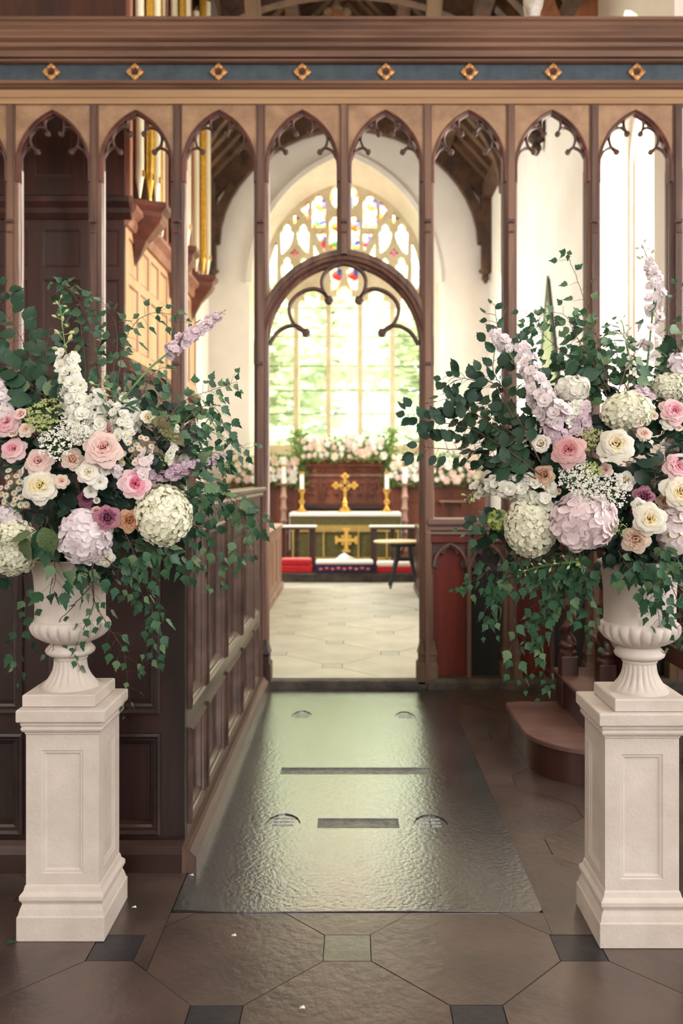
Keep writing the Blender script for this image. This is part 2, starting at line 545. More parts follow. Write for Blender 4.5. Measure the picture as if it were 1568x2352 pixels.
def paving(parent, x0, x1, y0, y1, cx, cy, hs, qs, top, m_oct, m_sq, cut=None, gap=0.0016, skip=None):
    for j in range(int((y0 - cy) / hs) - 2, int((y1 - cy) / hs) + 3):
        for i in range(int((x0 - cx) / hs) - 2, int((x1 - cx) / hs) + 3):
            x, y = cx + i * hs, cy + j * hs
            sq = (i + j) % 2 == 0
            if sq:
                poly = [(x - qs, y - qs), (x + qs, y - qs), (x + qs, y + qs), (x - qs, y + qs)]
            else:
                e = hs - qs
                poly = [(x - qs, y - e), (x + qs, y - e), (x + e, y - qs), (x + e, y + qs), (x + qs, y + e), (x - qs, y + e), (x - e, y + qs), (x - e, y - qs)]
            poly = clip(clip(clip(clip(poly, 0, x0, False), 0, x1, True), 1, y0, False), 1, y1, True) if poly else poly
            pieces = [poly]
            if cut and len(poly) >= 3:
                a, b, c, d = cut
                xs = [p[0] for p in poly]; ys = [p[1] for p in poly]
                if max(xs) > a and min(xs) < b and max(ys) > c and min(ys) < d:
                    pieces = [clip(poly, 0, a, True), clip(poly, 0, b, False)]
                    mid = clip(clip(poly, 0, a, False), 0, b, True) if max(xs) > a and min(xs) < b else []
                    if len(mid) >= 3:
                        pieces += [clip(mid, 1, c, True), clip(mid, 1, d, False)]
            for pc in pieces:
                if len(pc) < 3:
                    continue
                area = abs(sum(pc[k][0] * pc[(k + 1) % len(pc)][1] - pc[(k + 1) % len(pc)][0] * pc[k][1] for k in range(len(pc)))) / 2
                if area < 0.0015:
                    continue
                pc = inset(pc, gap)
                t = top + R.uniform(-0.0012, 0.0012)
                m = MB().plate(pc, [], top - 0.011, t, lambda a, b, tt: (a, b, tt))
                c = (sum(p[0] for p in pc) / len(pc), sum(p[1] for p in pc) / len(pc), top - 0.01)
                mm = m_sq if sq else m_oct
                if sq and skip and skip(x, y):
                    mm = skip(x, y)
                obj('slate_tile' if sq else 'flagstone', m, mm, parent, origin=c)
paving(nave, -1.9, 2.6, 1.45, 5.95, -0.019, 2.69, HS, QS, 0.0, 'flagstone', 'slate', SLAB, skip=lambda x, y: 'flagstone_green' if abs(x + 0.019) < 0.1 and abs(y - 2.69) < 0.1 else ('flagstone' if y > 3.0 else None))

for sx, nm, lb in ((-1, 'wall_north', 'plain cream north wall of the nave with a window'), (1, 'wall_south', 'plain cream south wall of the nave with two windows')):
    holes = []
    for cy in ((-1.2,) if sx < 0 else (1.6, -2.4)):
        holes.append([(cy - 0.85, 1.7), (cy + 0.85, 1.7)] + arch(cy, 0.85, 3.9, 1.1, 8)[::-1])
    for k, hh in enumerate(holes):
        structure('window_%d' % (5 + k if sx > 0 else 7), MB().plate(hh, [], 0.2, 0.208, lambda a, b, t, s=sx: (s * (4.6 + t), a, b)), 'glass_dimming',
                  ('east' if k == 0 else 'west') + 'ern window with added dimming pane in the %s wall of the nave' % ('south' if sx > 0 else 'north'), 'window')
    structure(nm, MB().plate(rect(-8, 0, 6.3, 9.0), holes, 0, 0.4, lambda a, b, t, s=sx: (s * (4.6 + t), a, b)), 'plaster_nave', lb, 'wall')
wh = [(-1.3, 2.2), (1.9, 2.2)] + arch(0.3, 1.6, 5.6, 1.6, 8)[::-1]
structure('window_8', MB().plate(wh, [], -8.2, -8.19, lambda a, b, t: (a, t, b)), 'glass_dimming', 'big window with added dimming pane in the west wall of the nave', 'window')
structure('wall_west', MB().plate(rect(-4.6, 0, 4.6, 9.0), [wh], -8.4, -8.0, lambda a, b, t: (a, t, b)), 'plaster_nave', 'plain cream west wall of the nave with its big window', 'wall')
structure('ceiling', MB().box(-4.6, 4.6, -8.0, 6.3, 9.0, 9.1), 'plaster_nave', 'plain pale ceiling high over the nave', 'ceiling')
structure('wall_east', MB().box(2.78, 4.6, 6.05, 6.35, 0, 9.0).box(-4.6, -3.3, 6.05, 6.35, 0, 9.0), 'plaster_nave', 'wall ends flanking the carved screen', 'wall')

# ------------------------------------------------------------------ the shell: chancel
ch = structure('floor_chancel', MB().box(-3.3, 2.4, 6.0, DE + 0.7, -0.2, ZC - 0.012), 'mortar', 'pale stone pavement of the chancel beyond the screen', 'floor')
paving(ch, -1.25, 1.35, 6.06, 11.55, -0.16, 6.45, 0.46, 0.075, ZC, 'pale_flag', 'pale_slate', gap=0.003)
structure('trim_sill', MB().box(-0.64, 0.55, 5.955, 6.06, -0.01, ZC + 0.004), 'sill_stone', 'rough dark stone sill under the screen doorway', 'step', bevel=0.008)

def south_hole(y0, y1, zb, zs, h):
    c, hw = (y0 + y1) / 2, (y1 - y0) / 2
    return [(y0, zb), (y1, zb)] + arch(c, hw, zs, h, 8)[::-1]
S1 = (6.45, 7.85, 1.75, 4.35, 1.1)
S2 = (12.15, 13.35, 1.9, 4.1, 1.0)
structure('wall_south_chancel', MB().plate(rect(6.05, 0, DE, EAVE + 0.2), [south_hole(*S1), south_hole(*S2)], 0, 0.38,
          lambda a, b, t: (XE + t, a, b)), 'plaster', 'white plaster south wall of the chancel', 'wall')
structure('wall_north_chancel', MB().plate(rect(9.9, 0, DE, EAVE + 0.2), [south_hole(10.4, 11.8, 2.0, 4.2, 1.0)], 0, 0.28, lambda a, b, t: (XW - t, a, b)), 'plaster', 'white plaster north wall of the chancel past the organ', 'wall')  # hole added behind the organ for the north fill lamp
structure('wall_north_chapel', MB().box(-3.4, -3.3, 6.3, 10.2, 0, 9.0).box(-3.3, XW - 0.3, 9.95, 10.2, 0, 9.0), 'plaster', 'white wall behind the dark organ case', 'wall')

# east wall with the great window: splayed reveal from an outer to an inner arch
OC, OHW, OZ, OH = -0.155, 1.60, 4.78, 2.20
IC, IHW, IZ, IH = -0.157, 1.40, 5.02, 1.62
ZB = 1.55
oarch = [(OC - OHW, ZB)] + arch(OC, OHW, OZ, OH) + [(OC + OHW, ZB)]
iarch = [(IC - IHW, ZB + 0.25)] + arch(IC, IHW, IZ, IH) + [(IC + IHW, ZB + 0.25)]
gable = [(XW, 0), (XE, 0), (XE, EAVE), (XM, RIDGE), (XW, EAVE)]
ew = MB().plate(gable, [oarch], 0, 0.08, XZ(DE))
structure('wall_east_chancel', ew, 'plaster', 'white plaster east wall around the great window', 'wall')
rv = MB()
n = len(oarch)
vs = [(x, DE + 0.0, z) for x, z in oarch] + [(x, DE + 0.62, z) for x, z in iarch]
rv.add(vs, [(i, (i + 1) % n, (i + 1) % n + n, i + n) for i in range(n)])
lp = MB().sweep(oarch[1:-1], [(-0.04, 0), (-0.04, -0.05), (0.05, -0.05), (0.08, 0)], y0=DE)
mat('reveal_stone', S(238, 230, 212), S(226, 214, 192), 0.9, scale=2)
structure('trim_window_reveal', rv, 'reveal_stone', 'wide splayed stone reveal around the great east window', 'window surround', smooth=30)
structure('trim_hood_mould', lp, 'plaster', 'pale hood moulding following the east window arch', 'moulding', smooth=30)
# outside the reveal: solid masonry so that light enters by the window only
structure('wall_east_outer', MB().plate([(-6, -0.2), (6, -0.2), (6, 10.5), (-6, 10.5)], [iarch], 0.62, 0.72, XZ(DE)), 'limestone', 'outer face of the east wall behind the window', 'wall')

# ------------------------------------------------------------------ the great east window
WY = DE + 0.56
KW = WY / F
def wx(px): return (px - VX) * KW
def wz(py): return EYE + (VY - py) * KW
WC = 790.5                                           # its axis, in pixels
def cz(cx, cy): return (560 + cx / 3.484, 380 + cy / 3.484)      # crop pixels -> photograph pixels
def foil_head(xl, xr, yt, ys):
    """trefoil-cusped head of a light, from right springing over the top to left springing (pixels)"""
    c, hw = (xl + xr) / 2, (xr - xl) / 2
    h = ys - yt
    P = [(1, 1.0), (1.0, 0.80), (0.92, 0.64), (0.74, 0.58), (0.56, 0.60), (0.50, 0.52), (0.58, 0.38), (0.50, 0.22), (0.34, 0.16), (0.26, 0.10), (0.14, 0.03), (0, 0)]
    L = [(c + hw * a, yt + h * b) for a, b in P]
    return L + [(2 * c - x, y) for x, y in L[-2::-1]]
holes_px = []                                        # (outline, glass)
for xl, xr, yt in ((611, 674, 676), (686, 748.5, 664), (760, 821, 655)):
    o_ = [(xl, 1022)] + [(xr, 1022)] + foil_head(xl, xr, yt, yt + 42)
    holes_px.append((o_, 'glass_clear'))
    if xr < 780:
        holes_px.append(([(2 * WC - x, y) for x, y in o_], 'glass_clear'))
def both(o_, g, g2=None):
    holes_px.append((o_, g))
    holes_px.append(([(2 * WC - x, y) for x, y in o_], g2 or g))
def cz_l(l): return [cz(x, y) for x, y in l]
for (a, b, t, s, bot) in ((296, 390, 722, 830, 930), (432, 520, 726, 830, 930)):
    xl, yt = cz(a, t); xr, ys = cz(b, s); _, yb = cz(0, bot)
    both([((xl + xr) / 2, yb), (xr - 2, yb - 9)] + foil_head(xl, xr, yt, ys) + [(xl + 2, yb - 9)], 'glass_clear')
for (a, b, t, s, bot, lean) in ((292, 392, 455, 560, 712, -1), (424, 522, 455, 560, 706, 1)):
    xl, yt = cz(a, t); xr, ys = cz(b, s); _, yb = cz(0, bot)
    tip = (xl + 2, yb) if lean < 0 else (xr - 2, yb)
    if lean < 0:
        both([tip, (xl + 14, yb - 9), (xr - 5, ys + 18)] + foil_head(xl, xr, yt, ys), 'glass_clear')
    else:
        both([tip] + foil_head(xl, xr, yt, ys) + [(xl + 5, ys + 18), (xr - 14, yb - 9)], 'glass_clear')
both(cz_l([(186, 930), (225, 990), (262, 930), (262, 640), (256, 612), (236, 660), (205, 770)]), 'glass_clear')
both(cz_l([(556, 614), (606, 716), (560, 760)]), 'glass_clear')
def quatre(cx, cy, r):
    return [cz(cx + r * (0.62 + 0.38 * math.cos(4 * t)) * math.cos(t), cy + r * (0.62 + 0.38 * math.cos(4 * t)) * math.sin(t)) for t in [2 * PI * k / 24 for k in range(24)]]
both(quatre(405, 420, 44), 'glass_stained')
both(quatre(405, 698, 36), 'glass_pink')
both(cz_l([(438, 346), (470, 330), (500, 288), (520, 286), (516, 330), (512, 370), (520, 420), (512, 434), (494, 400), (470, 366)]), 'glass_stained')
xl, yt = cz(545, 222); xr, ys = cz(650, 300); _, yb = cz(0, 497)
both([(xl, yb), (xr, yb)] + foil_head(xl, xr, yt, ys), 'glass_stained')
both(cz_l([(572, 526), (600, 540), (630, 524), (654, 540), (652, 640), (640, 682)]), 'glass_stained_rose')
xl, yt = cz(684, 388); xr, ys = cz(778, 460); _, yb = cz(0, 664)
both([(xl, yb), (xr, yb)] + foil_head(xl, xr, yt, ys), 'glass_stained')
xl, yt = cz(690, 786); xr, ys = cz(784, 850); _, yb = cz(0, 1000)
both([(xl + 3, yb), (xl + 16, yb - 4), (xr - 1, ys + 16)] + foil_head(xl, xr, yt, ys), 'glass_stained_rose')
holes_px.append(([(WC + 32 * math.cos(t), 451 + 32 * math.sin(t)) for t in [2 * PI * k / 24 for k in range(24)]], 'glass_stained'))
def to_w(o_): return [(wx(x), wz(y)) for x, y in o_]
win = thing('window_1', 'great east window of five lights with stained tracery above the altar', 'window', (IC, WY, ZB), kind='structure')
iout = [(x, z) for x, z in iarch]
iout = [(IC + (x - IC) * 1.02, z + (0.03 if z > 3 else -0.05)) for x, z in iout]
obj('tracery', MB().plate(iout, [to_w(o_) for o_, g in holes_px], 0, 0.16, XZ(WY)), 'limestone', win)
for o_, g in holes_px:
    o2 = to_w(o_)
    cx_ = sum(p[0] for p in o2) / len(o2); cz_ = sum(p[1] for p in o2) / len(o2)
    g2 = [(cx_ + (x - cx_) * 1.03, cz_ + (z - cz_) * 1.01) for x, z in o2]
    obj('pane', MB().plate(g2, [], 0.07, 0.078, XZ(WY)), g, win, origin=(cx_, WY, cz_))
for y in (706, 772, 840, 896, 950):
    z = wz(y)
    for xl, xr in ((611, 674), (686, 748.5), (760, 821), (832.5, 895), (907, 970)):
        obj('saddle_bar', MB().box(wx(xl), wx(xr), WY + 0.045, WY + 0.062, z - 0.008, z + 0.008), 'lead_bar', win)

# south windows
for k, (s, lb) in enumerate(((S1, 'tall bright south window beside the screen'), (S2, 'bright sanctuary window in the south wall by the altar'))):
    w = thing('window_%d' % (k + 2), lb, 'window', (XE + 0.36, (s[0] + s[1]) / 2, s[2]), kind='structure')
    y0, y1, zb, zs, h = s
    c, hw = (y0 + y1) / 2, (y1 - y0) / 2
    hl = []
    wdt = (y1 - y0 - 0.1) / 2
    for q in range(2):
        a = y0 + 0.04 + q * (wdt + 0.06); b = a + wdt - 0.04
        hl.append([(a, zb + 0.08), (b, zb + 0.08)] + arch((a + b) / 2, (b - a) / 2, zs, 0.5, 6)[::-1])
    hl.append([(c + 0.16 * math.cos(t), zs + 0.68 + 0.2 * math.sin(t)) for t in [2 * PI * i / 14 for i in range(14)]])
    mpS = lambda a, b, t: (XE + 0.26 + t, a, b)
    obj('tracery', MB().plate([(y0 - 0.02, zb - 0.02), (y1 + 0.02, zb - 0.02)] + arch(c, hw + 0.02, zs, h + 0.02, 8)[::-1], hl, 0, 0.12, mpS), 'stone_worn', w)
    for hh in hl:
        obj('pane', MB().plate(hh, [], 0.05, 0.056, mpS), 'glass_white', w)
# lead conduit on the jamb and a lancet further along the south wall
tag(obj('conduit', MB().tube([(XE + 0.30, 7.80, 1.7), (XE + 0.30, 7.80, 4.6)], 0.012), 'organ_pink'), 'thin vertical conduit on the bright window jamb', 'pipe')
lc = thing('window_4', 'narrow pointed green lancet in a dark frame on the south wall', 'window', (XE, 9.9, 1.2), kind='structure')
la = [(9.35, 1.2), (10.45, 1.2), (10.45, 2.55), (9.9, 3.86), (9.35, 2.55)]
lb_ = [(9.45, 1.28), (10.35, 1.28), (10.35, 2.55), (9.9, 3.60), (9.45, 2.55)]
mpL = lambda a, b, t: (XE - 0.01 - t, a, b)
obj('lancet_frame', MB().plate(la, [lb_], 0, 0.022, mpL), 'lancet_frame', lc)
obj('pane', MB().plate(lb_, [], 0.0, 0.018, mpL), 'lancet_green', lc)

# ------------------------------------------------------------------ roof of the chancel
rf = structure('ceiling_chancel', MB().add([(XW - 0.35, 6.3, EAVE - 0.25), (XM, 6.3, RIDGE + 0.05), (XM, DE, RIDGE + 0.05), (XW - 0.35, DE, EAVE - 0.25)], [(0, 1, 2, 3)])
     .add([(XE + 0.3, 6.3, EAVE - 0.25), (XM, 6.3, RIDGE + 0.05), (XM, DE, RIDGE + 0.05), (XE + 0.3, DE, EAVE - 0.25)], [(0, 1, 2, 3)])
     .box(-3.4, XW - 0.2, 6.3, 10.2, 8.9, 9.0), 'roof_plaster', 'pale plaster between the dark rafters of the chancel roof', 'ceiling')
def beam_between(p, q, w, d):
    """rectangular timber from p to q in an XZ plane (constant y): w in plane, d along y"""
    p, q = Vector(p), Vector(q)
    t = (q - p).normalized()
    nrm = Vector((-t.z, 0, t.x)) * (w / 2)
    y = Vector((0, d / 2, 0))
    vs = [p - nrm - y, p + nrm - y, p + nrm + y, p - nrm + y, q - nrm - y, q + nrm - y, q + nrm + y, q - nrm + y]
    return vs, [(0, 1, 2, 3), (7, 6, 5, 4), (0, 4, 5, 1), (1, 5, 6, 2), (2, 6, 7, 3), (3, 7, 4, 0)]
y = 6.6
while y < DE - 0.1:
    for xs in (XW - 0.02, XE + 0.02):
        obj('rafter', MB().add(*beam_between((xs, y, EAVE - 0.04), (XM, y, RIDGE - 0.08), 0.14, 0.15)), 'roof_oak', rf)
    y += 0.40
for fr in (0.33, 0.68):
    for xs in (XW, XE):
        x = xs + (XM - xs) * fr; z = EAVE + (RIDGE - EAVE) * fr - 0.2
        obj('purlin', MB().box(x - 0.09, x + 0.09, 6.35, DE, z - 0.11, z + 0.11), 'roof_oak', rf)
for xs, s in ((XW, 1), (XE, -1)):
    obj('wall_plate', MB().box(min(xs, xs + s * 0.16), max(xs, xs + s * 0.16), 9.9 if s > 0 else 6.35, DE, EAVE - 0.22, EAVE), 'roof_oak', rf)
def truss(y, zpost, label, near=False):
    t = thing('roof_truss', label, 'roof truss', (XM, y, EAVE), 'arched timber trusses of the chancel roof')
    def arc(s):
        x0 = (XW + 0.22) if s < 0 else (XE - 0.22)
        pts = []
        for k in range(13):
            u = k / 12
            a = u * PI / 2
            pts.append((x0 + (XM - x0) * (1 - math.cos(a)) ** 0.92, zpost + 0.45 + (7.30 - zpost - 0.45) * math.sin(a) ** 0.95))
        return pts
    for s, xs in ((-1, XW), (1, XE)):
        obj('wall_post', MB().box(min(xs - s * 0.0, xs - s * 0.16), max(xs, xs - s * 0.16), y - 0.09, y + 0.09, zpost, EAVE), 'roof_oak', t, bevel=0.012)
        obj('corbel', MB().lathe([(0.02, -0.22), (0.07, -0.14), (0.05, -0.08), (0.11, -0.03), (0.12, 0.0)], (xs - s * 0.09, y, zpost), 10), 'roof_oak', t, smooth=30)
        p = arc(s)
        inner = p
        outer = [(x + (xs - s * 0.16 - x) * (0.9 if i < 2 else max(0.06, 0.55 - i * 0.05)), z + 0.10 + 0.02 * i) for i, (x, z) in enumerate(p)]
        outer = []
        for i, (x, z) in enumerate(p):
            f = (x - xs) / (XM - xs)
            zr = EAVE + (RIDGE - EAVE) * max(0, f) - 0.22
            outer.append((x - (x - xs) * (0.75 if i == 0 else 0.0) , min(zr, z + 0.30 + 0.018 * i)))
        outer[0] = (xs - s * 0.14, zpost + 0.42)
        outer[1] = (xs - s * 0.14, p[1][1] + 0.25)
        vs, fs = [], []
        for (a, b), (c, d) in zip(inner, outer):
            vs += [(a, y - 0.07, b), (c, y - 0.07, d), (c, y + 0.07, d), (a, y + 0.07, b)]
        for i in range(len(inner) - 1):
            for k in range(4):
                fs.append((4 * i + k, 4 * i + (k + 1) % 4, 4 * i + 4 + (k + 1) % 4, 4 * i + 4 + k))
        obj('arch_brace', MB().add(vs, fs), 'roof_oak', t)
        obj('principal', MB().add(*beam_between((xs - s * 0.05, y, EAVE - 0.12), (XM, y, RIDGE - 0.22), 0.24, 0.16)), 'roof_oak', t)
    obj('collar', MB().box(-1.0, 0.85, y - 0.055, y + 0.055, 7.42, 7.66), 'roof_oak', t)
    return t
truss(14.12, 4.95, 'arched roof truss standing against the white east wall')
truss(12.0, 5.1, 'second roof truss from the east wall, over the sanctuary')
truss(10.2, 5.6, 'third roof truss from the east wall, mid chancel')
t8 = thing('tie_beam_truss', 'near roof truss with two grey queen posts and broad brown braces above the screen beam', 'roof truss', (XM, 8.0, 5.4))
obj('tie_beam', MB().box(-2.5, XE, 7.9, 8.1, 5.28, 5.5), 'roof_oak', t8)
for x0, x1 in ((-0.92, -1.06), (0.74, 0.86)):
    obj('queen_post', MB().add(*beam_between((x0, 8.0, 5.5), (x1, 8.0, 7.6), 0.14, 0.16)), 'roof_grey', t8)
obj('arch_brace', MB().add(*beam_between((1.98, 7.98, 5.42), (1.30, 7.98, 7.2), 0.20, 0.16)), 'roof_oak_red', t8)
obj('arch_brace', MB().add(*beam_between((1.98, 8.02, 5.42), (2.75, 8.02, 6.9), 0.2, 0.16)), 'roof_oak_red', t8)
obj('principal', MB().add(*beam_between((XW - 0.1, 8.0, EAVE - 0.2), (XM, 8.0, RIDGE - 0.25), 0.24, 0.16)), 'roof_oak', t8)
obj('principal', MB().add(*beam_between((XE + 0.1, 8.0, EAVE - 0.2), (XM, 8.0, RIDGE - 0.25), 0.24, 0.16)), 'roof_oak', t8)
bs = thing('roof_boss', 'small carved wooden boss glimpsed above the beam centre', 'carving', (-0.16, 8.6, 6.15))
obj('boss_core', MB().ball((-0.16, 8.6, 6.15), 0.10, sq=(1, 0.6, 0.9)), 'roof_oak_red', bs, smooth=True)
for k in range(8):
    a = 2 * PI * k / 8
    obj('boss_leaf', MB().ball((-0.16 + 0.13 * math.cos(a), 8.6, 6.15 + 0.11 * math.sin(a)), 0.05, 8, 5, sq=(1, 0.5, 1)), 'roof_grey', bs, smooth=True)
obj('boss_stem', MB().box(-0.18, -0.14, 8.58, 8.62, 6.2, 8.9), 'roof_oak', bs)
# ------------------------------------------------------------------ the carved screen
DS = 6.0                                             # its nave face
PX0, BAY = -0.065, 0.592
ZBM = 4.145                                          # underside of the beam
scr = thing('rood_screen', 'tall carved oak screen with pointed arches across the church', 'screen', (PX0, DS + 0.05, 0.0))
XL, XR = -3.3, 2.78
mx = lambda a, u, v: (a, DS + u, v)
def ex(name, prof, m, parent=scr, x0=XL, x1=XR, **k):
    return obj(name, MB().extr(prof, x0, x1, mx), m, parent, **k)
# moulded cornice, blue frieze, lower mouldings and plain beam (profile: depth, height)
ex('cornice', [(0.16, 4.46), (-0.05, 4.46), (-0.055, 4.50), (-0.085, 4.515), (-0.09, 4.54), (-0.075, 4.55), (-0.105, 4.565), (-0.105, 4.58), (-0.12, 4.60), (-0.12, 4.615), (-0.135, 4.635), (-0.135, 4.66), (-0.15, 4.67), (-0.15, 4.69), (0.16, 4.69)], 'oak_beam')
ex('cove', [(0.15, 4.425), (-0.03, 4.425), (-0.045, 4.432), (-0.045, 4.445), (-0.025, 4.458), (-0.05, 4.47), (-0.05, 4.49), (0.15, 4.49)], 'oak_beam')
ex('frieze', [(0.14, 4.305), (0.0, 4.305), (0.0, 4.428), (0.14, 4.428)], 'frieze_blue')
ex('string_moulding', [(0.15, 4.245), (-0.02, 4.245), (-0.035, 4.255), (-0.03, 4.268), (-0.045, 4.275), (-0.045, 4.292), (-0.025, 4.30), (-0.025, 4.307), (0.15, 4.307)], 'oak_beam')
ex('beam_board', [(0.13, ZBM), (-0.012, ZBM), (-0.012, 4.18), (-0.004, 4.184), (-0.004, 4.188), (-0.012, 4.192), (-0.012, 4.248), (0.13, 4.248)], 'beam_board')
ff = MB()
for k in range(4):
    a = k * PI / 2
    c, s = math.cos(a), math.sin(a)
    M = Matrix.Rotation(a, 4, 'Y')
    ff.add([(0, -0.014, 0.0), (0.032, -0.02, 0.018), (0.026, -0.026, 0.040), (0, -0.024, 0.062), (-0.026, -0.026, 0.040), (-0.032, -0.02, 0.018), (0, -0.034, 0.032), (0.03, 0, 0.02), (0.024, 0, 0.042), (0, 0, 0.064), (-0.024, 0, 0.042), (-0.03, 0, 0.02)],
           [(0, 1, 6), (1, 2, 6), (2, 3, 6), (3, 4, 6), (4, 5, 6), (5, 0, 6), (1, 7, 8, 2), (2, 8, 9, 3), (3, 9, 10, 4), (4, 10, 11, 5)], M)
ffm = ff.mesh('frieze_flower'); ffm.materials.append(MATS['gilt'])
fc = MB()
for k in range(5):
    fc.ball((0.016 * math.cos(k * 1.257), -0.03, 0.016 * math.sin(k * 1.257)), 0.011, 6, 4)
fc.ball((0, -0.036, 0), 0.01, 6, 4)
fcm = fc.mesh('flower_heart', smooth=True); fcm.materials.append(MATS['red_oak'])
for k in range(-5, 4):
    c = PX0 + BAY * (k + 0.5)
    f_ = inst('frieze_flower', ffm, scr, Matrix.Translation(Vector((c, DS, 4.366)) - scr.location))
    inst('flower_heart', fcm, f_, Matrix())

def curve2(L, n=5):
    """smooth curve through 2-D points"""
    out = []
    for i in range(len(L) - 1):
        p0, p1, p2, p3 = L[max(i - 1, 0)], L[i], L[i + 1], L[min(i + 2, len(L) - 1)]
        for k in range(n):
            t = k / n
            out.append(tuple(0.5 * (2 * b + (c - a) * t + (2 * a - 5 * b + 4 * c - d) * t * t + (3 * b - a - 3 * c + d) * t ** 3) for a, b, c, d in zip(p0, p1, p2, p3)))
    return out + [L[-1]]
def tracery_paths(hw, hb, za, drop):
    """cusped arcs of an arch head, in metres about the arch axis: hw half width, za apex height, drop scales heights below the apex"""
    J = lambda L: [(x * hw, za - y * drop) for x, y in curve2(L)]
    upper = (0.20, 0.539); lower = (0.505, 1.032)
    P = []
    P.append(J([(0.0, -0.02), (0.144, 0.03), (0.240, 0.110), (0.288, 0.22), (0.288, 0.32), (0.262, 0.42), upper]))
    P.append(J([upper, (0.267, 0.423), (0.373, 0.367), (0.504, 0.386), (0.619, 0.461), (0.70, 0.573), (0.725, 0.685), (0.70, 0.816), (0.635, 0.929), lower]))
    P.append(J([lower, (0.586, 0.948), (0.684, 0.919), (0.80, 0.957), (0.897, 1.04), (0.99, 1.21)]))
    return P, [(x * hw, za - y * drop) for x, y in (upper, lower)]
def add_tracery(mb, cx, hw, za, drop, rad, ballr, y, d=0.03):
    P, B = tracery_paths(hw, 0, za, drop)
    prof = [(-rad, -d * 0.4), (-rad * 0.4, -d), (rad * 0.4, -d), (rad, -d * 0.4), (rad, d * 0.4), (rad * 0.4, d), (-rad * 0.4, d), (-rad, d * 0.4)]
    for s in (-1, 1):
        for p in P:
            mb.sweep([(cx + s * x, z) for x, z in p], prof, y0=y)
        for x, z in B:
            mb.ball((cx + s * x, y, z), ballr, 9, 6)
            for k in range(6):
                a = k * PI / 3
                mb.ball((cx + s * x + ballr * 0.62 * math.cos(a), y - ballr * 0.5, z + ballr * 0.62 * math.sin(a)), ballr * 0.42, 5, 4)
HWA, ZSA, HA = 0.262, 3.705, 0.402
for k in range(-5, 5):
    c = PX0 + BAY * (k + 0.5)
    if c > XR - 0.2: continue
    ap = arch(c, HWA, ZSA, HA, 12)
    hb = BAY / 2
    zb = 3.60
    poly = [(c - hb, zb), (c - HWA, zb)] + ap + [(c + HWA, zb), (c + hb, zb), (c + hb, ZBM), (c - hb, ZBM)]
    ah = obj('arch_head', MB().plate(poly, [], 0.0, 0.05, XZ(DS + 0.012)), 'spandrel', scr)
    path = [(c - HWA, zb)] + ap + [(c + HWA, zb)]
    obj('arch_moulding', MB().sweep(path, [(0.004, -0.012), (-0.007, -0.014), (-0.010, 0.004), (-0.016, 0.006), (-0.020, 0.03), (-0.020, 0.055), (0.004, 0.055)], y0=DS + 0.012), 'red_oak', ah, smooth=40)
    tr = MB()
    add_tracery(tr, c, HWA - 0.02, ZSA + HA - 0.012, 0.262, 0.0085, 0.021, DS + 0.052, 0.02)
    obj('cusped_tracery', tr, 'tracery', ah, smooth=40)
# uprights: moulded post, with a gabled buttress strip on the nave side
POST = [(-0.030, 0.0), (-0.030, 0.018), (-0.044, 0.026), (-0.044, 0.055), (-0.052, 0.066), (-0.052, 0.10), (-0.035, 0.118),
        (0.035, 0.118), (0.052, 0.10), (0.052, 0.066), (0.044, 0.055), (0.044, 0.026), (0.030, 0.018), (0.030, 0.0)]
def upright(x, z0, z1, door=False):
    po = obj('post', MB().extr(POST, z0, z1, lambda a, u, v: (x + u, DS + v, a)), 'oak_screen', scr)
    b = MB()
    # buttress with two set-offs (depth shrinks upwards)
    zz = [(max(z0, 0.0), 0.05), (1.10, 0.05), (1.16, 0.036), (2.22, 0.036), (2.27, 0.028), (3.22, 0.028), (3.30, 0.016), (3.95, 0.014), (4.14, 0.012)]
    for (za, da), (zb_, db) in zip(zz[:-1], zz[1:]):
        if zb_ <= z0 + 0.02: continue
        za = max(za, z0)
        w = 0.019
        b.add([(x - w, DS - da, za), (x + w, DS - da, za), (x + w, DS + 0.01, za), (x - w, DS + 0.01, za),
               (x - w, DS - db, zb_), (x + w, DS - db, zb_), (x + w, DS + 0.01, zb_), (x - w, DS + 0.01, zb_)],
              [(0, 1, 5, 4), (1, 2, 6, 5), (3, 0, 4, 7), (0, 3, 2, 1), (4, 5, 6, 7)])
    obj('buttress', b, 'oak_screen', po)
    for s in (-1, 1):  # lit and shaded post sides put into the colours, over some worn paint
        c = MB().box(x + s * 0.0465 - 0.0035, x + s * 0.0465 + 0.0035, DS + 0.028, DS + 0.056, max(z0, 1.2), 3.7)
        obj('lit_shade_fillet', c, 'oak_edge_lit' if s > 0 else 'post_side_shaded', po, label='worn fillet of the post, coloured pale as lit' if s > 0 else 'edge of the post coloured dark as shaded')
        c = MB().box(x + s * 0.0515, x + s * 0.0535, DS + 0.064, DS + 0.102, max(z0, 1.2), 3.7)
        obj('lit_shade_reveal', c, 'worn_paint_lit' if s > 0 else 'post_side_shaded', po, label='worn paint on the inner side of the post, paled as lit' if s > 0 else 'inner side of the post coloured dark as shaded')
    for zk in (2.30, 3.31):
        if zk > z0:
            obj('set_off', MB().box(x - 0.024, x + 0.024, DS - 0.040, DS + 0.004, zk - 0.012, zk + 0.012), 'tracery', po, bevel=0.004)
            obj('set_off', MB().box(x - 0.022, x + 0.022, DS - 0.035, DS + 0.004, zk - 0.085, zk - 0.07), 'tracery', po, bevel=0.004)
    if z0 < 0.5:
        pr = [(0.075, 0.03), (0.075, 0.17), (0.062, 0.19), (0.062, 0.23), (0.07, 0.245), (0.062, 0.27), (0.055, 0.30), (0.048, 0.34)]
        obj('carved_base', MB().square(pr, (x, DS + 0.03, 0.0), asp=1.0), 'dark_oak' if x < -0.5 and x > -0.8 else 'roof_grey', po, bevel=0.006)  # left doorway base coloured darker for the shadow it stands in
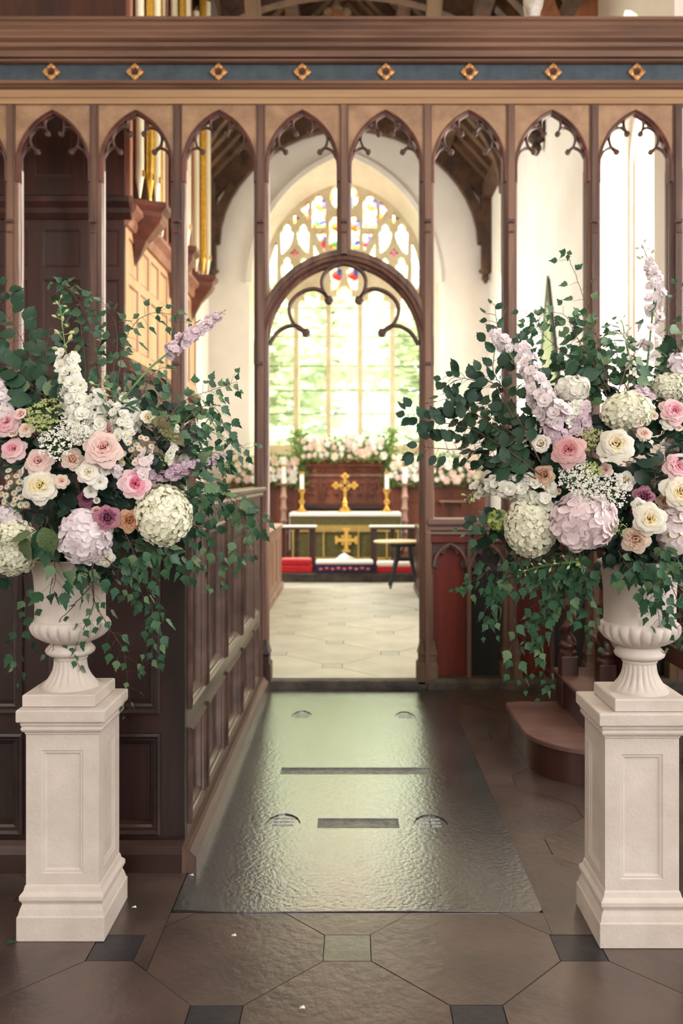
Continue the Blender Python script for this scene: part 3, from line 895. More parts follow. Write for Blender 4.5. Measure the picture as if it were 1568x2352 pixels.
for i in range(-5, 5):
    x = PX0 + BAY * i
    if i == 0:
        upright(x, 3.08, ZBM)
    elif x < XR - 0.05:
        upright(x, 0.03, ZBM)
# the doorway arch under the two middle lights
DC, DHW = PX0 - 0.002, 0.541
da = arch(DC, DHW, 2.43, 0.59, 22)
dpath = [(DC - DHW, 2.30)] + da + [(DC + DHW, 2.30)]
dr = obj('doorway_arch', MB().sweep(dpath, [(0.100, 0.012), (0.086, 0.008), (0.062, 0.010), (0.056, 0.022), (0.044, 0.026), (0.034, 0.020), (0.026, 0.034), (0.010, 0.040), (0.0, 0.055), (0.0, 0.105), (0.100, 0.105)], y0=DS), 'oak_screen', scr, smooth=40)
rp = [(x + (x - DC) / DHW * 0.03, z + 0.030 * (1 - abs(x - DC) / DHW)) for x, z in dpath]
obj('arch_roll', MB().sweep(dpath, [(0.042, 0.028), (0.038, 0.014), (0.030, 0.012), (0.024, 0.018), (0.022, 0.034), (0.03, 0.044)], y0=DS), 'red_oak', dr, smooth=40)
tr = MB()
add_tracery(tr, DC, DHW, 3.022, 0.474, 0.0135, 0.033, DS + 0.07, 0.028)
obj('cusped_tracery', tr, 'tracery', dr, smooth=40)
# dado: painted panels with traceried heads under a moulded rail
def dado(i0, i1):
    x0, x1 = PX0 + BAY * i0 + 0.05, PX0 + BAY * i1 - 0.05
    o = obj('dado_rail', MB().extr([(0.13, 1.085), (-0.02, 1.085), (-0.032, 1.095), (-0.03, 1.11), (-0.05, 1.125), (-0.05, 1.14), (-0.038, 1.15), (-0.06, 1.165), (-0.06, 1.185), (-0.05, 1.20), (0.13, 1.205)], x0 - 0.05, x1 + 0.05, mx), 'dado_rail', scr)
    obj('red_fillet', MB().box(x0 - 0.03, x1 + 0.03, DS - 0.012, DS + 0.03, 1.035, 1.085), 'dado_red', scr)
    obj('dado_sill', MB().extr([(0.12, 0.0), (-0.07, 0.0), (-0.07, 0.05), (-0.045, 0.075), (0.12, 0.075)], x0 - 0.05, x1 + 0.05, mx), 'sill_stone', scr)
    for i in range(i0, i1):
        cb = PX0 + BAY * (i + 0.5)
        for h in (-1, 1):
            c = cb + h * 0.133
            pn = obj('dado_panel', MB().box(c - 0.128, c + 0.128, DS + 0.06, DS + 0.085, 0.07, 1.05), 'dado_red' if h < 0 else 'dado_dark', scr, label='red painted dado panel' if h < 0 else 'dark green painted dado panel')
            def head(hw, top, k):
                return [(c - hw, 0.80), (c - hw, 0.86), (c - hw * 0.80, 0.845), (c - hw * 0.62, 0.875), (c - hw * 0.80, 0.915), (c - hw * 0.62, 0.955), (c - hw * 0.36, 0.945), (c - hw * 0.30, 0.975), (c - hw * 0.18, top - 0.012), (c, top),
                        (c + hw * 0.18, top - 0.012), (c + hw * 0.30, 0.975), (c + hw * 0.36, 0.945), (c + hw * 0.62, 0.955), (c + hw * 0.80, 0.915), (c + hw * 0.62, 0.875), (c + hw * 0.80, 0.845), (c + hw, 0.86), (c + hw, 0.80)]
            ol = [(c - 0.13, 0.80)] + head(0.115, 1.0, 0) + [(c + 0.13, 0.80), (c + 0.13, 1.04), (c - 0.13, 1.04)]
            obj('panel_tracery', MB().plate(ol, [], 0.02, 0.055, XZ(DS)), 'tracery', pn)
            P = arch(c, 0.118, 0.86, 0.165, 8)
            obj('panel_arch', MB().sweep(P, [(0.008, 0.0), (-0.008, 0.0), (-0.008, 0.03), (0.008, 0.03)], y0=DS - 0.002), 'oak_screen', pn)
        obj('muntin', MB().extr([(-0.013, 0.0), (0.013, 0.0), (0.018, 0.03), (0.018, 0.09), (-0.018, 0.09), (-0.018, 0.03)], 0.07, 1.04, lambda a, u, v: (cb + u, DS + v - 0.006, a)), 'oak_screen', scr)
dado(1, 5 if PX0 + BAY * 5 < XR + 0.2 else 4)
dado(-5, -1)

# carved white bird on the beam
bd = thing('carved_bird', 'weathered white carved bird perched on top of the screen beam', 'statue', (1.285, 5.93, 4.69))
bx, by, bz = 1.265, 5.93, 4.69
body = MB()
prof = [(0.028, 0.015), (0.040, 0.05), (0.062, 0.11), (0.076, 0.18), (0.078, 0.25), (0.066, 0.32), (0.048, 0.37), (0.044, 0.40), (0.054, 0.44), (0.050, 0.485), (0.026, 0.52), (0.004, 0.528)]
vs = []
body.lathe([(r, z) for r, z in prof], (bx, by, bz), 14, mod=lambda a, z, j: 1.0 + 0.05 * math.cos(3 * a + 9 * z), M=None)
obj('body', body, 'figure_paint', bd, smooth=60)
for s in (-1, 1):
    w = MB()
    for k in range(7):
        z0 = 0.34 - 0.028 * k
        L = 0.16 + 0.012 * k
        xo = s * (0.074 - 0.004 * k)
        w.add([(bx + xo, by - 0.035 + 0.012 * k, bz + z0), (bx + xo + s * 0.012, by - 0.015 + 0.012 * k, bz + z0 - 0.03), (bx + xo * 0.72, by - 0.02 + 0.012 * k, bz + z0 - L), (bx + xo * 0.86, by - 0.045 + 0.012 * k, bz + z0 - L * 0.8),
               (bx + xo * 0.6, by + 0.005, bz + z0 - 0.02), (bx + xo * 0.55, by + 0.01, bz + z0 - L)],
              [(0, 1, 2, 3), (1, 4, 5, 2), (0, 3, 5, 4), (0, 4, 1), (3, 2, 5)])
    obj('wing', w, 'figure_paint', bd)
    f = MB()
    for k in (-1, 0, 1):
        f.tube([(bx + s * 0.022, by - 0.02, bz + 0.03), (bx + s * 0.022 + k * 0.012, by - 0.05, bz + 0.012), (bx + s * 0.022 + k * 0.016, by - 0.066, bz + 0.004)], [0.010, 0.008, 0.004], 5)
    f.tube([(bx + s * 0.022, by, bz + 0.07), (bx + s * 0.022, by - 0.015, bz + 0.01)], 0.012, 6)
    obj('foot', f, 'figure_paint', bd, smooth=True)
obj('tail', MB().add([(bx - 0.03, by + 0.03, bz + 0.12), (bx + 0.03, by + 0.03, bz + 0.12), (bx + 0.04, by + 0.06, bz - 0.0), (bx - 0.04, by + 0.06, bz - 0.0), (bx, by + 0.05, bz + 0.12), (bx, by + 0.08, bz)], [(0, 1, 2, 3), (0, 3, 5, 4), (1, 4, 5, 2), (0, 4, 1), (3, 2, 5)]), 'figure_paint', bd)
obj('beak', MB().tube([(bx, by - 0.05, bz + 0.47), (bx, by - 0.075, bz + 0.465), (bx, by - 0.085, bz + 0.445)], [0.016, 0.011, 0.002], 6), 'gilt', bd, smooth=True)
obj('perch_stone', MB().square([(0.05, 0.0), (0.05, 0.012), (0.04, 0.02)], (bx, by, bz)), 'figure_paint', bd)

# ------------------------------------------------------------------ ledger stone in the nave floor
led = thing('ledger_stone', 'long dark worn ledger stone with empty brass indents before the doorway', 'stone slab', ((SLAB[0] + SLAB[1]) / 2, 4.4, 0.0))
def gp(px, py):
    D = EYE * F / (py - VY)
    return ((px - VX) * D / F, D)
def grect(x0, x1, y0, y1):
    (a, d1), (b, _) = gp(x0, y1), gp(x1, y1)
    _, d2 = gp(x0, y0)
    return (a, b, d1, d2)
i1 = grect(643, 989, 1765, 1781)
i2 = grect(728, 917, 1882, 1905)
def shield(px, py, w, k=1.0):
    x, d = gp(px, py)
    return [(x - w, d), (x + w, d), (x + w, d + 0.05 * k), (x + w * 0.8, d + 0.10 * k), (x + w * 0.4, d + 0.135 * k), (x, d + 0.145 * k), (x - w * 0.4, d + 0.135 * k), (x - w * 0.8, d + 0.10 * k), (x - w, d + 0.05 * k)]
sh = [shield(692, 1650, 0.062, 1.1), shield(931, 1652, 0.062, 1.1), shield(648, 1902, 0.074), shield(991, 1904, 0.074)]
hr = [rect(i1[0], i1[2], i1[1], i1[3]), rect(i2[0], i2[2], i2[1], i2[3])]
top = 0.005
mpT = lambda a, b, t: (a, b, t)
out_ = [(SLAB[0] + 0.005, SLAB[2] + 0.012), (SLAB[0] + 0.25, SLAB[2]), (0.1, SLAB[2] + 0.006), (SLAB[1] - 0.012, SLAB[2] - 0.001), (SLAB[1], SLAB[2] + 0.012), (SLAB[1] - 0.004, 4.4), (SLAB[1], SLAB[3]), (SLAB[0], SLAB[3]), (SLAB[0] + 0.006, 4.3)]
obj('slab', MB().plate(out_, hr + sh, -0.03, top, mpT), 'ledger', led)
for h in hr:
    o = obj('indent_bed', MB().plate(h, [], -0.04, top - 0.009, mpT), 'ledger_rough', led, label='rough sunk bed of a lost brass strip')
for h in sh:
    cx_ = sum(p[0] for p in h) / len(h); cy_ = sum(p[1] for p in h) / len(h)
    o = obj('shield_indent', MB().plate(h, [], -0.04, top - 0.0055, mpT), 'ledger', led, label='shallow shield shaped indent')
    q = MB()
    for k in range(3):
        y = h[0][1] + 0.03 + 0.035 * k
        q.box(cx_ - 0.045, cx_ + 0.045, y, y + 0.006, top - 0.0065, top - 0.002)
    q.box(cx_ - 0.003, cx_ + 0.003, h[0][1] + 0.01, h[0][1] + 0.13, top - 0.0065, top - 0.002)
    obj('shield_ribs', q, 'ledger', o)

# ------------------------------------------------------------------ box pew on the north side of the aisle
PXR, PY0, PH = -0.648, 3.25, 1.40
pew = thing('box_pew', 'tall dark panelled oak box pew left of the aisle', 'pew', (-1.8, 4.6, 0.0))
LEN = 5.94 - PY0
# nave side (front): faces the camera
WF = 2.0
mpF = face((PXR - WF, PY0, 0.0), (1, 0, 0), (0, -1, 0))
rt = WF - 0.10
op = []
x1 = WF - 0.105
ws = [0.40, 0.40, 0.40]
for w in ws:
    op.append((x1 - w, 0.60, x1, 1.27)); op.append((x1 - w, 0.135, x1, 0.50))
    x1 -= w + 0.13
panelling(pew, mpF, WF, PH, op, 'pew_oak', 'pew_oak', 'pew_oak_h', frame='front_frame')
# aisle side: face towards +X
mpA = face((PXR, PY0 + 0.046, 0.0), (0, 1, 0), (1, 0, 0))
op = []
for a0, a1 in ((0.085, 0.385), (0.475, 0.935), (1.04, 1.525), (1.64, 2.10)):
    op.append((a0, 0.60, a1, 1.27)); op.append((a0, 0.15, a1, 0.50))
op.append((2.20, 0.60, 2.42, 1.27)); op.append((2.20, 0.15, 2.42, 0.50))
op = [(a_ - 0.046, b_, c_ - 0.046, d_) for a_, b_, c_, d_ in op]
panelling(pew, mpA, LEN - 0.10, PH, op, 'pew_side', 'pew_side', 'pew_rail', frame='side_frame')
obj('plinth', MB().extr([(0.0, 0.0), (-0.055, 0.0), (-0.055, 0.07), (-0.035, 0.095), (-0.02, 0.11), (0.0, 0.11)], PXR - WF, PXR - 0.001, lambda a, u, v: (a, PY0 + u, v)), 'pew_oak_h', pew)
obj('plinth', MB().extr([(0.0, 0.0), (0.055, 0.0), (0.055, 0.06), (0.03, 0.085), (0.02, 0.10), (0.0, 0.10)], PY0 - 0.055, 5.93, lambda a, u, v: (PXR + u, a, v)), 'pew_rail', pew)
CAP = [(0.05, 1.36), (-0.012, 1.36), (-0.02, 1.375), (-0.015, 1.39), (-0.04, 1.405), (-0.04, 1.42), (-0.03, 1.43), (0.05, 1.43)]
obj('cap_moulding', MB().extr(CAP, PXR - WF, PXR + 0.03, lambda a, u, v: (a, PY0 + u, v)), 'pew_oak_h', pew)
obj('cap_moulding', MB().extr(CAP, PY0 - 0.03, 5.93, lambda a, u, v: (PXR - u, a, v)), 'pew_rail', pew)
obj('rear_panel', MB().box(PXR - WF, PXR - 0.05, 5.80, 5.85, 0.0, PH), 'pew_oak', pew)
obj('bench_seat', MB().box(PXR - WF, PXR - 0.06, 3.35, 3.75, 0.42, 0.46).box(PXR - WF, PXR - 0.06, 3.33, 3.36, 0.0, 0.44), 'pew_oak_h', pew)
obj('boarded_floor', MB().box(PXR - WF, PXR - 0.05, 3.3, 5.88, 0.0, 0.04), 'pew_oak_h', pew)
hg = MB()
for z in (0.25, 1.12):
    hg.box(PXR + 0.0, PXR + 0.008, 5.70, 5.72, z, z + 0.08)
obj('hinge', hg, 'black_metal', pew)
lt = obj('latch', MB().ball((PXR + 0.02, 5.45, 0.98), 0.018, 8, 6).tube([(PXR, 5.45, 0.98), (PXR + 0.02, 5.45, 0.98)], 0.007, 6).box(PXR, PXR + 0.006, 5.40, 5.50, 0.955, 1.005), 'sill_stone', pew, smooth=40)

# ------------------------------------------------------------------ pipe organ behind the screen
OX, OY0, OY1, OZT = -1.83, 6.75, 9.85, 7.6
org = thing('pipe_organ', 'tall mahogany pipe organ case with gilded pipes behind the screen', 'organ', (-2.5, 8.3, ZC))
mpW = face((-3.2, OY0, ZC), (1, 0, 0), (0, -1, 0))
WW = OX + 3.2
op = []
for a0, a1 in ((0.10, 0.60), (0.72, 1.02), (1.08, 1.33)):
    for b0, b1 in ((0.15, 1.1), (1.25, 2.25), (2.42, 3.02), (3.12, 3.42)):
        op.append((a0, b0, a1, b1))
panelling(org, mpW, WW, 3.5, op, 'organ_dark', 'organ_dark', 'organ_dark', steps=SUNK, frame='west_frame', deep=0.012)
obj('impost', MB().extr([(0.02, 3.50), (-0.02, 3.50), (-0.05, 3.54), (-0.05, 3.58), (-0.09, 3.62), (-0.09, 3.66), (0.02, 3.70)], -3.2, OX + 0.06, lambda a, u, v: (a, OY0 + u, v + ZC)), 'organ_dark', org)
mpW2 = face((-3.2, OY0 + 0.01, ZC + 3.7), (1, 0, 0), (0, -1, 0))
op = [(a0, b0, a1, b1) for a0, a1 in ((0.1, 0.55), (0.65, 0.95), (1.04, 1.30)) for b0, b1 in ((0.15, 1.15), (1.25, 1.62), (1.70, 2.4), (2.55, 3.3))]
panelling(org, mpW2, WW, 3.6, op, 'organ_dark', 'organ_dark', 'organ_dark', steps=SUNK, frame='upper_west_frame', deep=0.012)
obj('carcass', MB().box(-3.2, OX - 0.30, OY0 + 0.05, OY1, ZC, ZC + 7.3).box(-3.2, OX - 0.05, OY0 + 0.05, OY1, ZC, ZC + 3.45), 'organ_dark', org)
mpS_ = face((OX, OY0 + 0.046, ZC), (0, 1, 0), (1, 0, 0))
op = []
a = 0.10
while a < 2.9:
    for b0, b1 in ((0.12, 0.64), (0.72, 1.02)):
        op.append((a, b0, a + 0.30, b1))
    a += 0.375
LF = OY1 - OY0
mpS_ = face((OX, OY0 + 0.046, ZC + 2.38), (0, 1, 0), (1, 0, 0))
panelling(org, mpS_, LF - 0.05, 1.12, op, 'organ_light', 'organ_light', 'organ_pink', steps=SUNK, frame='south_frame', deep=0.012)
mpS2 = face((OX, OY0 + 0.046, ZC), (0, 1, 0), (1, 0, 0))
panelling(org, mpS2, LF - 0.05, 2.38, [(0.1 + 0.75 * k, b0, 0.75 + 0.75 * k, b1) for k in range(4) for b0, b1 in ((0.15, 1.1), (1.2, 2.2))], 'organ_dark', 'organ_dark', 'organ_dark', steps=SUNK, frame='lower_south_frame', deep=0.012)
obj('impost', MB().extr([(0.0, 3.46), (0.03, 3.46), (0.05, 3.50), (0.05, 3.54), (0.10, 3.58), (0.10, 3.62), (0.0, 3.66)], OY0, OY1, lambda a, u, v: (OX + u, a, v + ZC)), 'organ_pink', org)
obj('string_moulding', MB().extr([(0.0, 2.28), (0.04, 2.30), (0.06, 2.34), (0.06, 2.38), (0.0, 2.42)], OY0, OY1, lambda a, u, v: (OX + u, a, v + ZC)), 'organ_mould', org)
def pipe(x, y, z0, z1, r, m, parent):
    p = MB()
    p.lathe([(r * 0.25, z0), (r, z0 + r * 4.5), (r, z0 + r * 4.6), (r, z1)], (x, y, 0), 12)
    po = obj('pipe', p, m, parent, smooth=30)
    ml = MB().box(x + r * 0.55, x + r * 1.12, y - r * 0.62, y + r * 0.62, z0 + r * 4.6, z0 + r * 6.0)
    obj('pipe_mouth', ml, 'pipe_gold', po)
for yc, wd, zt in ((7.12, 0.42, 7.5), (8.45, 0.42, 7.4), (9.62, 0.34, 7.2)):
    # corbelled tower bracket, moulded and tapering down to the case
    cb = MB()
    lv = [(0.0, 0.0, 3.22), (0.04, 0.2, 3.30), (0.10, 0.5, 3.42), (0.22, 0.9, 3.56), (0.24, 1.0, 3.60), (0.24, 1.0, 3.64), (0.28, 1.1, 3.68), (0.28, 1.1, 3.72)]
    vs, fs = [], []
    for d, w, z in lv:
        w2 = wd / 2 * max(w, 0.08)
        vs += [(OX, yc - w2, z + ZC), (OX + d, yc - w2 * 0.5, z + ZC), (OX + d, yc + w2 * 0.5, z + ZC), (OX, yc + w2, z + ZC)]
    for j in range(len(lv) - 1):
        for i in range(3):
            fs.append((4 * j + i, 4 * j + i + 1, 4 * j + i + 5, 4 * j + i + 4))
    fs.append(tuple(4 * (len(lv) - 1) + i for i in range(4)))
    obj('tower_bracket', cb.add(vs, fs), 'organ_mould', org)
    for k in range(5):
        y = yc + (k - 2) * 0.082
        d = 0.19 - 0.035 * abs(k - 2) ** 1.5
        pipe(OX + d - 0.02, y, 3.74 + ZC, zt - 0.25 * abs(k - 2), 0.037, 'pipe_white' if k % 2 == 0 else 'pipe_gold', org)
    obj('tower_cap', MB().box(OX - 0.1, OX + 0.3, yc - wd * 0.6, yc + wd * 0.6, zt, zt + 0.12), 'organ_mould', org, bevel=0.02)
    for s in (-1, 1):
        obj('tower_post', MB().box(OX - 0.12, OX + 0.03, yc + s * (wd / 2 + 0.05) - 0.04, yc + s * (wd / 2 + 0.05) + 0.04, 3.6 + ZC, zt), 'organ_pink', org)
for y0, y1 in ((7.45, 8.12), (8.80, 9.32)):
    nn = 7 if y1 - y0 > 0.6 else 6
    for k in range(nn):
        y = y0 + (y1 - y0) * (k + 0.5) / nn
        pipe(OX + 0.0, y, 3.72 + ZC, 7.0 + 0.1 * abs(k - nn / 2), 0.034, 'pipe_gold' if k % 2 else 'pipe_white', org)

# ------------------------------------------------------------------ chancel stalls
def stall(name_lab, x0, x1, y0, y1, h, sgn, m):
    t = thing('choir_stall', name_lab, 'stall', ((x0 + x1) / 2, (y0 + y1) / 2, ZC))
    xf = x1 if sgn > 0 else x0
    mp_ = face((xf, y0, ZC), (0, 1, 0), (sgn, 0, 0))
    L_ = y1 - y0
    n_ = 5
    op = [(0.08 + k * (L_ - 0.08) / n_, 0.16, (k + 1) * (L_ - 0.08) / n_, h - 0.12) for k in range(n_)]
    panelling(t, mp_, L_, h, op, m, m, m, steps=SUNK, deep=0.012)
    obj('carcass', MB().box(min(x0, x1) + 0.05, max(x0, x1) - 0.05, y0 + 0.02, y1 - 0.02, ZC, ZC + h - 0.01), m, t)
    obj('bench_end', MB().box(x0, x1, y0 - 0.05, y0, ZC, ZC + h), m, t, bevel=0.01)
    obj('bench_end', MB().box(x0, x1, y1, y1 + 0.06, ZC, ZC + h), m, t, bevel=0.01)
    obj('desk_top', MB().box(x0 - 0.02, x1 + 0.02, y0 - 0.07, y1 + 0.07, ZC + h, ZC + h + 0.04), m, t, bevel=0.012)
    obj('base_moulding', MB().box(min(x0, x1) - 0.03, max(x0, x1) + 0.03, y0 - 0.08, y1 + 0.08, ZC - 0.002, ZC + 0.09), m, t, bevel=0.015)
stall('light oak choir stall along the left side of the chancel', -1.30, -0.93, 8.3, 10.9, 0.80, 1, 'stall_oak')
stall('dark choir stall end along the right side of the chancel', 0.80, 1.15, 8.6, 10.7, 0.80, -1, 'dark_oak')
for k, w_ in enumerate(('bottom', 'second', 'third', 'top')):
    tag(obj('hymn_book', MB().box(0.86 + 0.004 * k, 1.09 - 0.006 * k, 8.9, 9.08, ZC + 0.842 + 0.0325 * k, ZC + 0.872 + 0.0325 * k), 'book_cover', bevel=0.004),
        'worn brown hymn book, %s of the small pile on the dark stall' % w_, 'book', 'hymn books on the right stall')
# ------------------------------------------------------------------ sanctuary step, rails and kneelers
ZS = ZC + 0.13
stp = structure('trim_sanctuary_step', MB().box(-2.4, 2.25, 11.56, DE, 0.0, ZS - 0.03).box(-2.4, 2.25, 11.52, DE, ZS - 0.03, ZS), 'sill_stone', 'dark stone step before the communion rails', 'step', bevel=0.01)
def Q(px, D): return (px - VX) * D / F
def twist_post(mb, x, y, z0, z1, r, turns, n=10, seg=26, amp=0.35):
    """barley-sugar turning"""
    vs, fs = [], []
    for j in range(seg + 1):
        u = j / seg
        for i in range(n):
            a = 2 * PI * i / n
            rr = r * (1 + amp * math.cos(2 * (a - turns * PI * u)))
            ox = 0.0
            vs.append((x + rr * math.cos(a), y + rr * math.sin(a), z0 + (z1 - z0) * u))
    for j in range(seg):
        for i in range(n):
            i2 = (i + 1) % n
            fs.append((j * n + i, j * n + i2, (j + 1) * n + i2, (j + 1) * n + i))
    return mb.add(vs, fs)
def rail(x0, x1, y, lab):
    t = thing('communion_rail', lab, 'rail', ((x0 + x1) / 2, y, ZS))
    h = 0.62
    obj('top_rail', MB().box(x0, x1, y - 0.075, y + 0.075, ZS + h - 0.045, ZS + h), 'dark_oak', t, bevel=0.01)
    obj('rail_cloth', MB().box(x0 - 0.012, x1 + 0.012, y - 0.085, y + 0.085, ZS + h - 0.012, ZS + h + 0.012), 'linen', t, bevel=0.004, label='white linen strip along the rail top')
    for x in (x0 + 0.05, x1 - 0.05):
        obj('rail_post', MB().box(x - 0.045, x + 0.045, y - 0.045, y + 0.045, ZS, ZS + h - 0.045), 'dark_oak', t, bevel=0.006)
    nb = max(1, int((x1 - x0) / 0.22) - 1)
    for k in range(nb):
        x = x0 + 0.05 + (x1 - x0 - 0.1) * (k + 1) / (nb + 1)
        b = MB()
        twist_post(b, x, y, ZS + 0.10, ZS + h - 0.12, 0.022, 3)
        b.lathe([(0.035, 0), (0.035, 0.04), (0.02, 0.07), (0.028, 0.10)], (x, y, ZS), 10)
        b.lathe([(0.028, 0), (0.018, 0.03), (0.034, 0.06), (0.034, 0.08)], (x, y, ZS + h - 0.125), 10)
        obj('baluster', b, 'dark_oak', t, smooth=50)
YR = 11.86
rail(Q(640, YR), Q(725, YR), YR, 'communion rail left of the gap, with white cloth on top')
rail(Q(850, YR), Q(952, YR), YR, 'communion rail right of the gap, with white cloth on top')
def cushion(x0, x1, y0, y1, z, h, m, nm, lab, cat, top=None, tilt=0.0):
    o = obj(nm, MB().box(x0, x1, y0, y1, z, z + h), m, bevel=0.02)
    tag(o, lab, cat, 'kneelers at the communion rail')
    o.rotation_euler = (0, tilt, 0)
    return o
YK = 11.64
kz = ZS
xk0, xk1 = Q(645, YK), Q(718, YK)
k1 = thing('kneeler', 'red kneeler on the left, lowest of the two stacked there', 'kneeler', ((xk0 + xk1) / 2, YK + 0.02, kz), 'kneelers at the communion rail')
obj('cushion', MB().box(xk0, xk1, YK - 0.10, YK + 0.14, kz, kz + 0.10), 'kneeler_red', k1, bevel=0.02)
k2 = thing('kneeler', 'red kneeler with a paler top, lying on another red kneeler at the left', 'kneeler', ((xk0 + xk1) / 2, YK + 0.02, kz + 0.10), 'kneelers at the communion rail')
obj('cushion', MB().box(xk0 + 0.01, xk1 - 0.02, YK - 0.09, YK + 0.13, kz + 0.10, kz + 0.175), 'kneeler_red', k2, bevel=0.02)
mat('kneeler_pink', S(226, 120, 116), S(210, 96, 96), 0.85, scale=20)
obj('cushion_top', MB().box(xk0 + 0.015, xk1 - 0.025, YK - 0.085, YK + 0.125, kz + 0.173, kz + 0.19), 'kneeler_pink', k2, bevel=0.006, label='paler pink red top panel')
xk0, xk1 = Q(724, YK), Q(858, YK)
k3 = thing('kneeler', 'long dark blue kneeler with a white top in the gap of the rails', 'kneeler', ((xk0 + xk1) / 2, YK, kz), 'kneelers at the communion rail')
obj('cushion', MB().box(xk0, xk1, YK - 0.14, YK + 0.12, kz, kz + 0.12), 'kneeler_blue', k3, bevel=0.015)
obj('cushion_top', MB().box(xk0 + 0.008, xk1 - 0.008, YK - 0.13, YK + 0.11, kz + 0.118, kz + 0.17), 'kneeler_white', k3, bevel=0.02, label='white top panel')
em = MB()
for k in range(9):
    x = xk0 + 0.08 + (xk1 - xk0 - 0.16) * k / 8
    em.box(x - 0.022, x + 0.022, YK - 0.144, YK - 0.139, kz + 0.045 + 0.012 * (k % 2), kz + 0.075 + 0.012 * (k % 2))
obj('embroidery', em, 'kneeler_pink', k3, label='row of small pale embroidered motifs')
xk0, xk1 = Q(864, YK), Q(950, YK)
k4 = thing('kneeler', 'red kneeler with a white top at the right under the small table', 'kneeler', ((xk0 + xk1) / 2, YK, kz), 'kneelers at the communion rail')
obj('cushion', MB().box(xk0, xk1, YK - 0.10, YK + 0.14, kz, kz + 0.085), 'kneeler_red', k4, bevel=0.015)
obj('cushion_top', MB().box(xk0 + 0.008, xk1 - 0.008, YK - 0.09, YK + 0.13, kz + 0.083, kz + 0.15), 'kneeler_white', k4, bevel=0.02, label='white top panel')
nk = MB()
nx = Q(791, YK)
vs = []
for j in range(7):
    for i in range(12):
        a = 2 * PI * i / 12
        r = 0.13 * (1 - (j / 6) ** 1.4) * (1 + 0.22 * math.sin(3 * a + j))
        vs.append((nx + r * math.cos(a), YK - 0.01 + 0.6 * r * math.sin(a), kz + 0.168 + 0.10 * (j / 6)))
nk.add(vs, [(12 * j + i, 12 * j + (i + 1) % 12, 12 * j + 12 + (i + 1) % 12, 12 * j + 12 + i) for j in range(6) for i in range(12)] + [tuple(range(72, 84)), tuple(range(11, -1, -1))])
tag(obj('napkin', nk, 'linen', smooth=True), 'crumpled white napkin lying on the blue kneeler', 'napkin')

# small side table with black splayed legs
sx, sy = Q(912, 11.05), 11.05
tb = thing('side_table', 'small table with pale top and thin black splayed legs', 'table', (sx, sy, ZC))
zt = 0.61
obj('tabletop', MB().plate([(sx + 0.31 * math.cos(a), sy + 0.24 * math.sin(a)) for a in [2 * PI * k / 28 for k in range(28)]], [], ZC + zt - 0.022, ZC + zt, mpT), 'light_wood', tb, bevel=0.006)
obj('apron', MB().box(sx - 0.10, sx + 0.24, sy - 0.12, sy + 0.12, ZC + zt - 0.075, ZC + zt - 0.022), 'black_metal', tb, bevel=0.01)
for fx, fy, tx, ty in ((-0.10, -0.16, 0.02, -0.09), (0.26, -0.16, 0.17, -0.09), (-0.10, 0.16, 0.02, 0.09), (0.26, 0.16, 0.17, 0.09)):
    obj('leg', MB().tube([(sx + tx, sy + ty, ZC + zt - 0.06), (sx + (tx + fx) / 2 + 0.03 * (1 if fx < 0 else -1), sy + (ty + fy) / 2, ZC + 0.36), (sx + fx, sy + fy, ZC + 0.001)], [0.028, 0.024, 0.015], 8), 'black_metal', tb, smooth=40)
obj('stretcher', MB().box(sx + 0.0, sx + 0.2, sy - 0.02, sy + 0.02, ZC + 0.34, ZC + 0.39), 'black_metal', tb)

# ------------------------------------------------------------------ altar
AY0, AY1 = 12.75, 13.35
ax0, ax1 = Q(668, AY0), Q(918, AY0)
azt = EYE + (VY - 1180) * AY0 / F
acx = (ax0 + ax1) / 2
alt = thing('altar', 'altar hung with an olive green and gold frontal with a gold cross', 'altar', (acx, (AY0 + AY1) / 2, ZS))
obj('altar_body', MB().box(ax0 + 0.02, ax1 - 0.02, AY0 + 0.02, AY1, ZS, azt - 0.03), 'dark_oak', alt)
fv, ff_ = [], []
nx_, nz_ = 60, 6
for j in range(nz_ + 1):
    for i in range(nx_ + 1):
        u = i / nx_
        z = ZS + 0.02 + (azt - ZS - 0.02) * j / nz_
        fv.append((ax0 + (ax1 - ax0) * u, AY0 - 0.004 - 0.012 * (1 - j / nz_) * (0.5 + 0.5 * math.sin(u * 48 + 1.3 * math.sin(u * 9))), z))
for j in range(nz_):
    for i in range(nx_):
        k = j * (nx_ + 1) + i
        ff_.append((k, k + 1, k + nx_ + 2, k + nx_ + 1))
obj('frontal', MB().add(fv, ff_), 'frontal_green', alt, smooth=True)
for s, y0 in ((ax0, 0), (ax1, 0)):
    obj('side_fall', MB().box(s - 0.006, s + 0.006, AY0, AY1, ZS + 0.02, azt), 'frontal_green', alt)
obj('superfrontal', MB().box(ax0 - 0.004, ax1 + 0.004, AY0 - 0.03, AY0 - 0.018, azt - 0.19, azt), 'frontal_green', alt)
fr_ = MB()
for i in range(90):
    x = ax0 + (ax1 - ax0) * (i + 0.5) / 90
    fr_.box(x - 0.0075, x + 0.0075, AY0 - 0.036, AY0 - 0.026, azt - 0.265 - R.uniform(0, 0.012), azt - 0.17)
o = obj('gold_fringe', fr_, 'frontal_gold', alt, kind='stuff', label='gold fringe along the superfrontal')
st_ = MB()
for x in (0.02, 0.17, 0.30, 0.62, 0.76, 0.88, 1.0):
    xx = ax0 + (ax1 - ax0) * min(0.985, max(0.015, x))
    obj('gold_orphrey', MB().box(xx - 0.012, xx + 0.012, AY0 - 0.026, AY0 - 0.017, ZS + 0.04, azt - 0.2), 'frontal_gold', alt, label='upright gold braid stripe')
obj('gold_hem', MB().box(ax0, ax1, AY0 - 0.026, AY0 - 0.014, ZS + 0.02, ZS + 0.10), 'frontal_gold', alt, label='gold hem band')
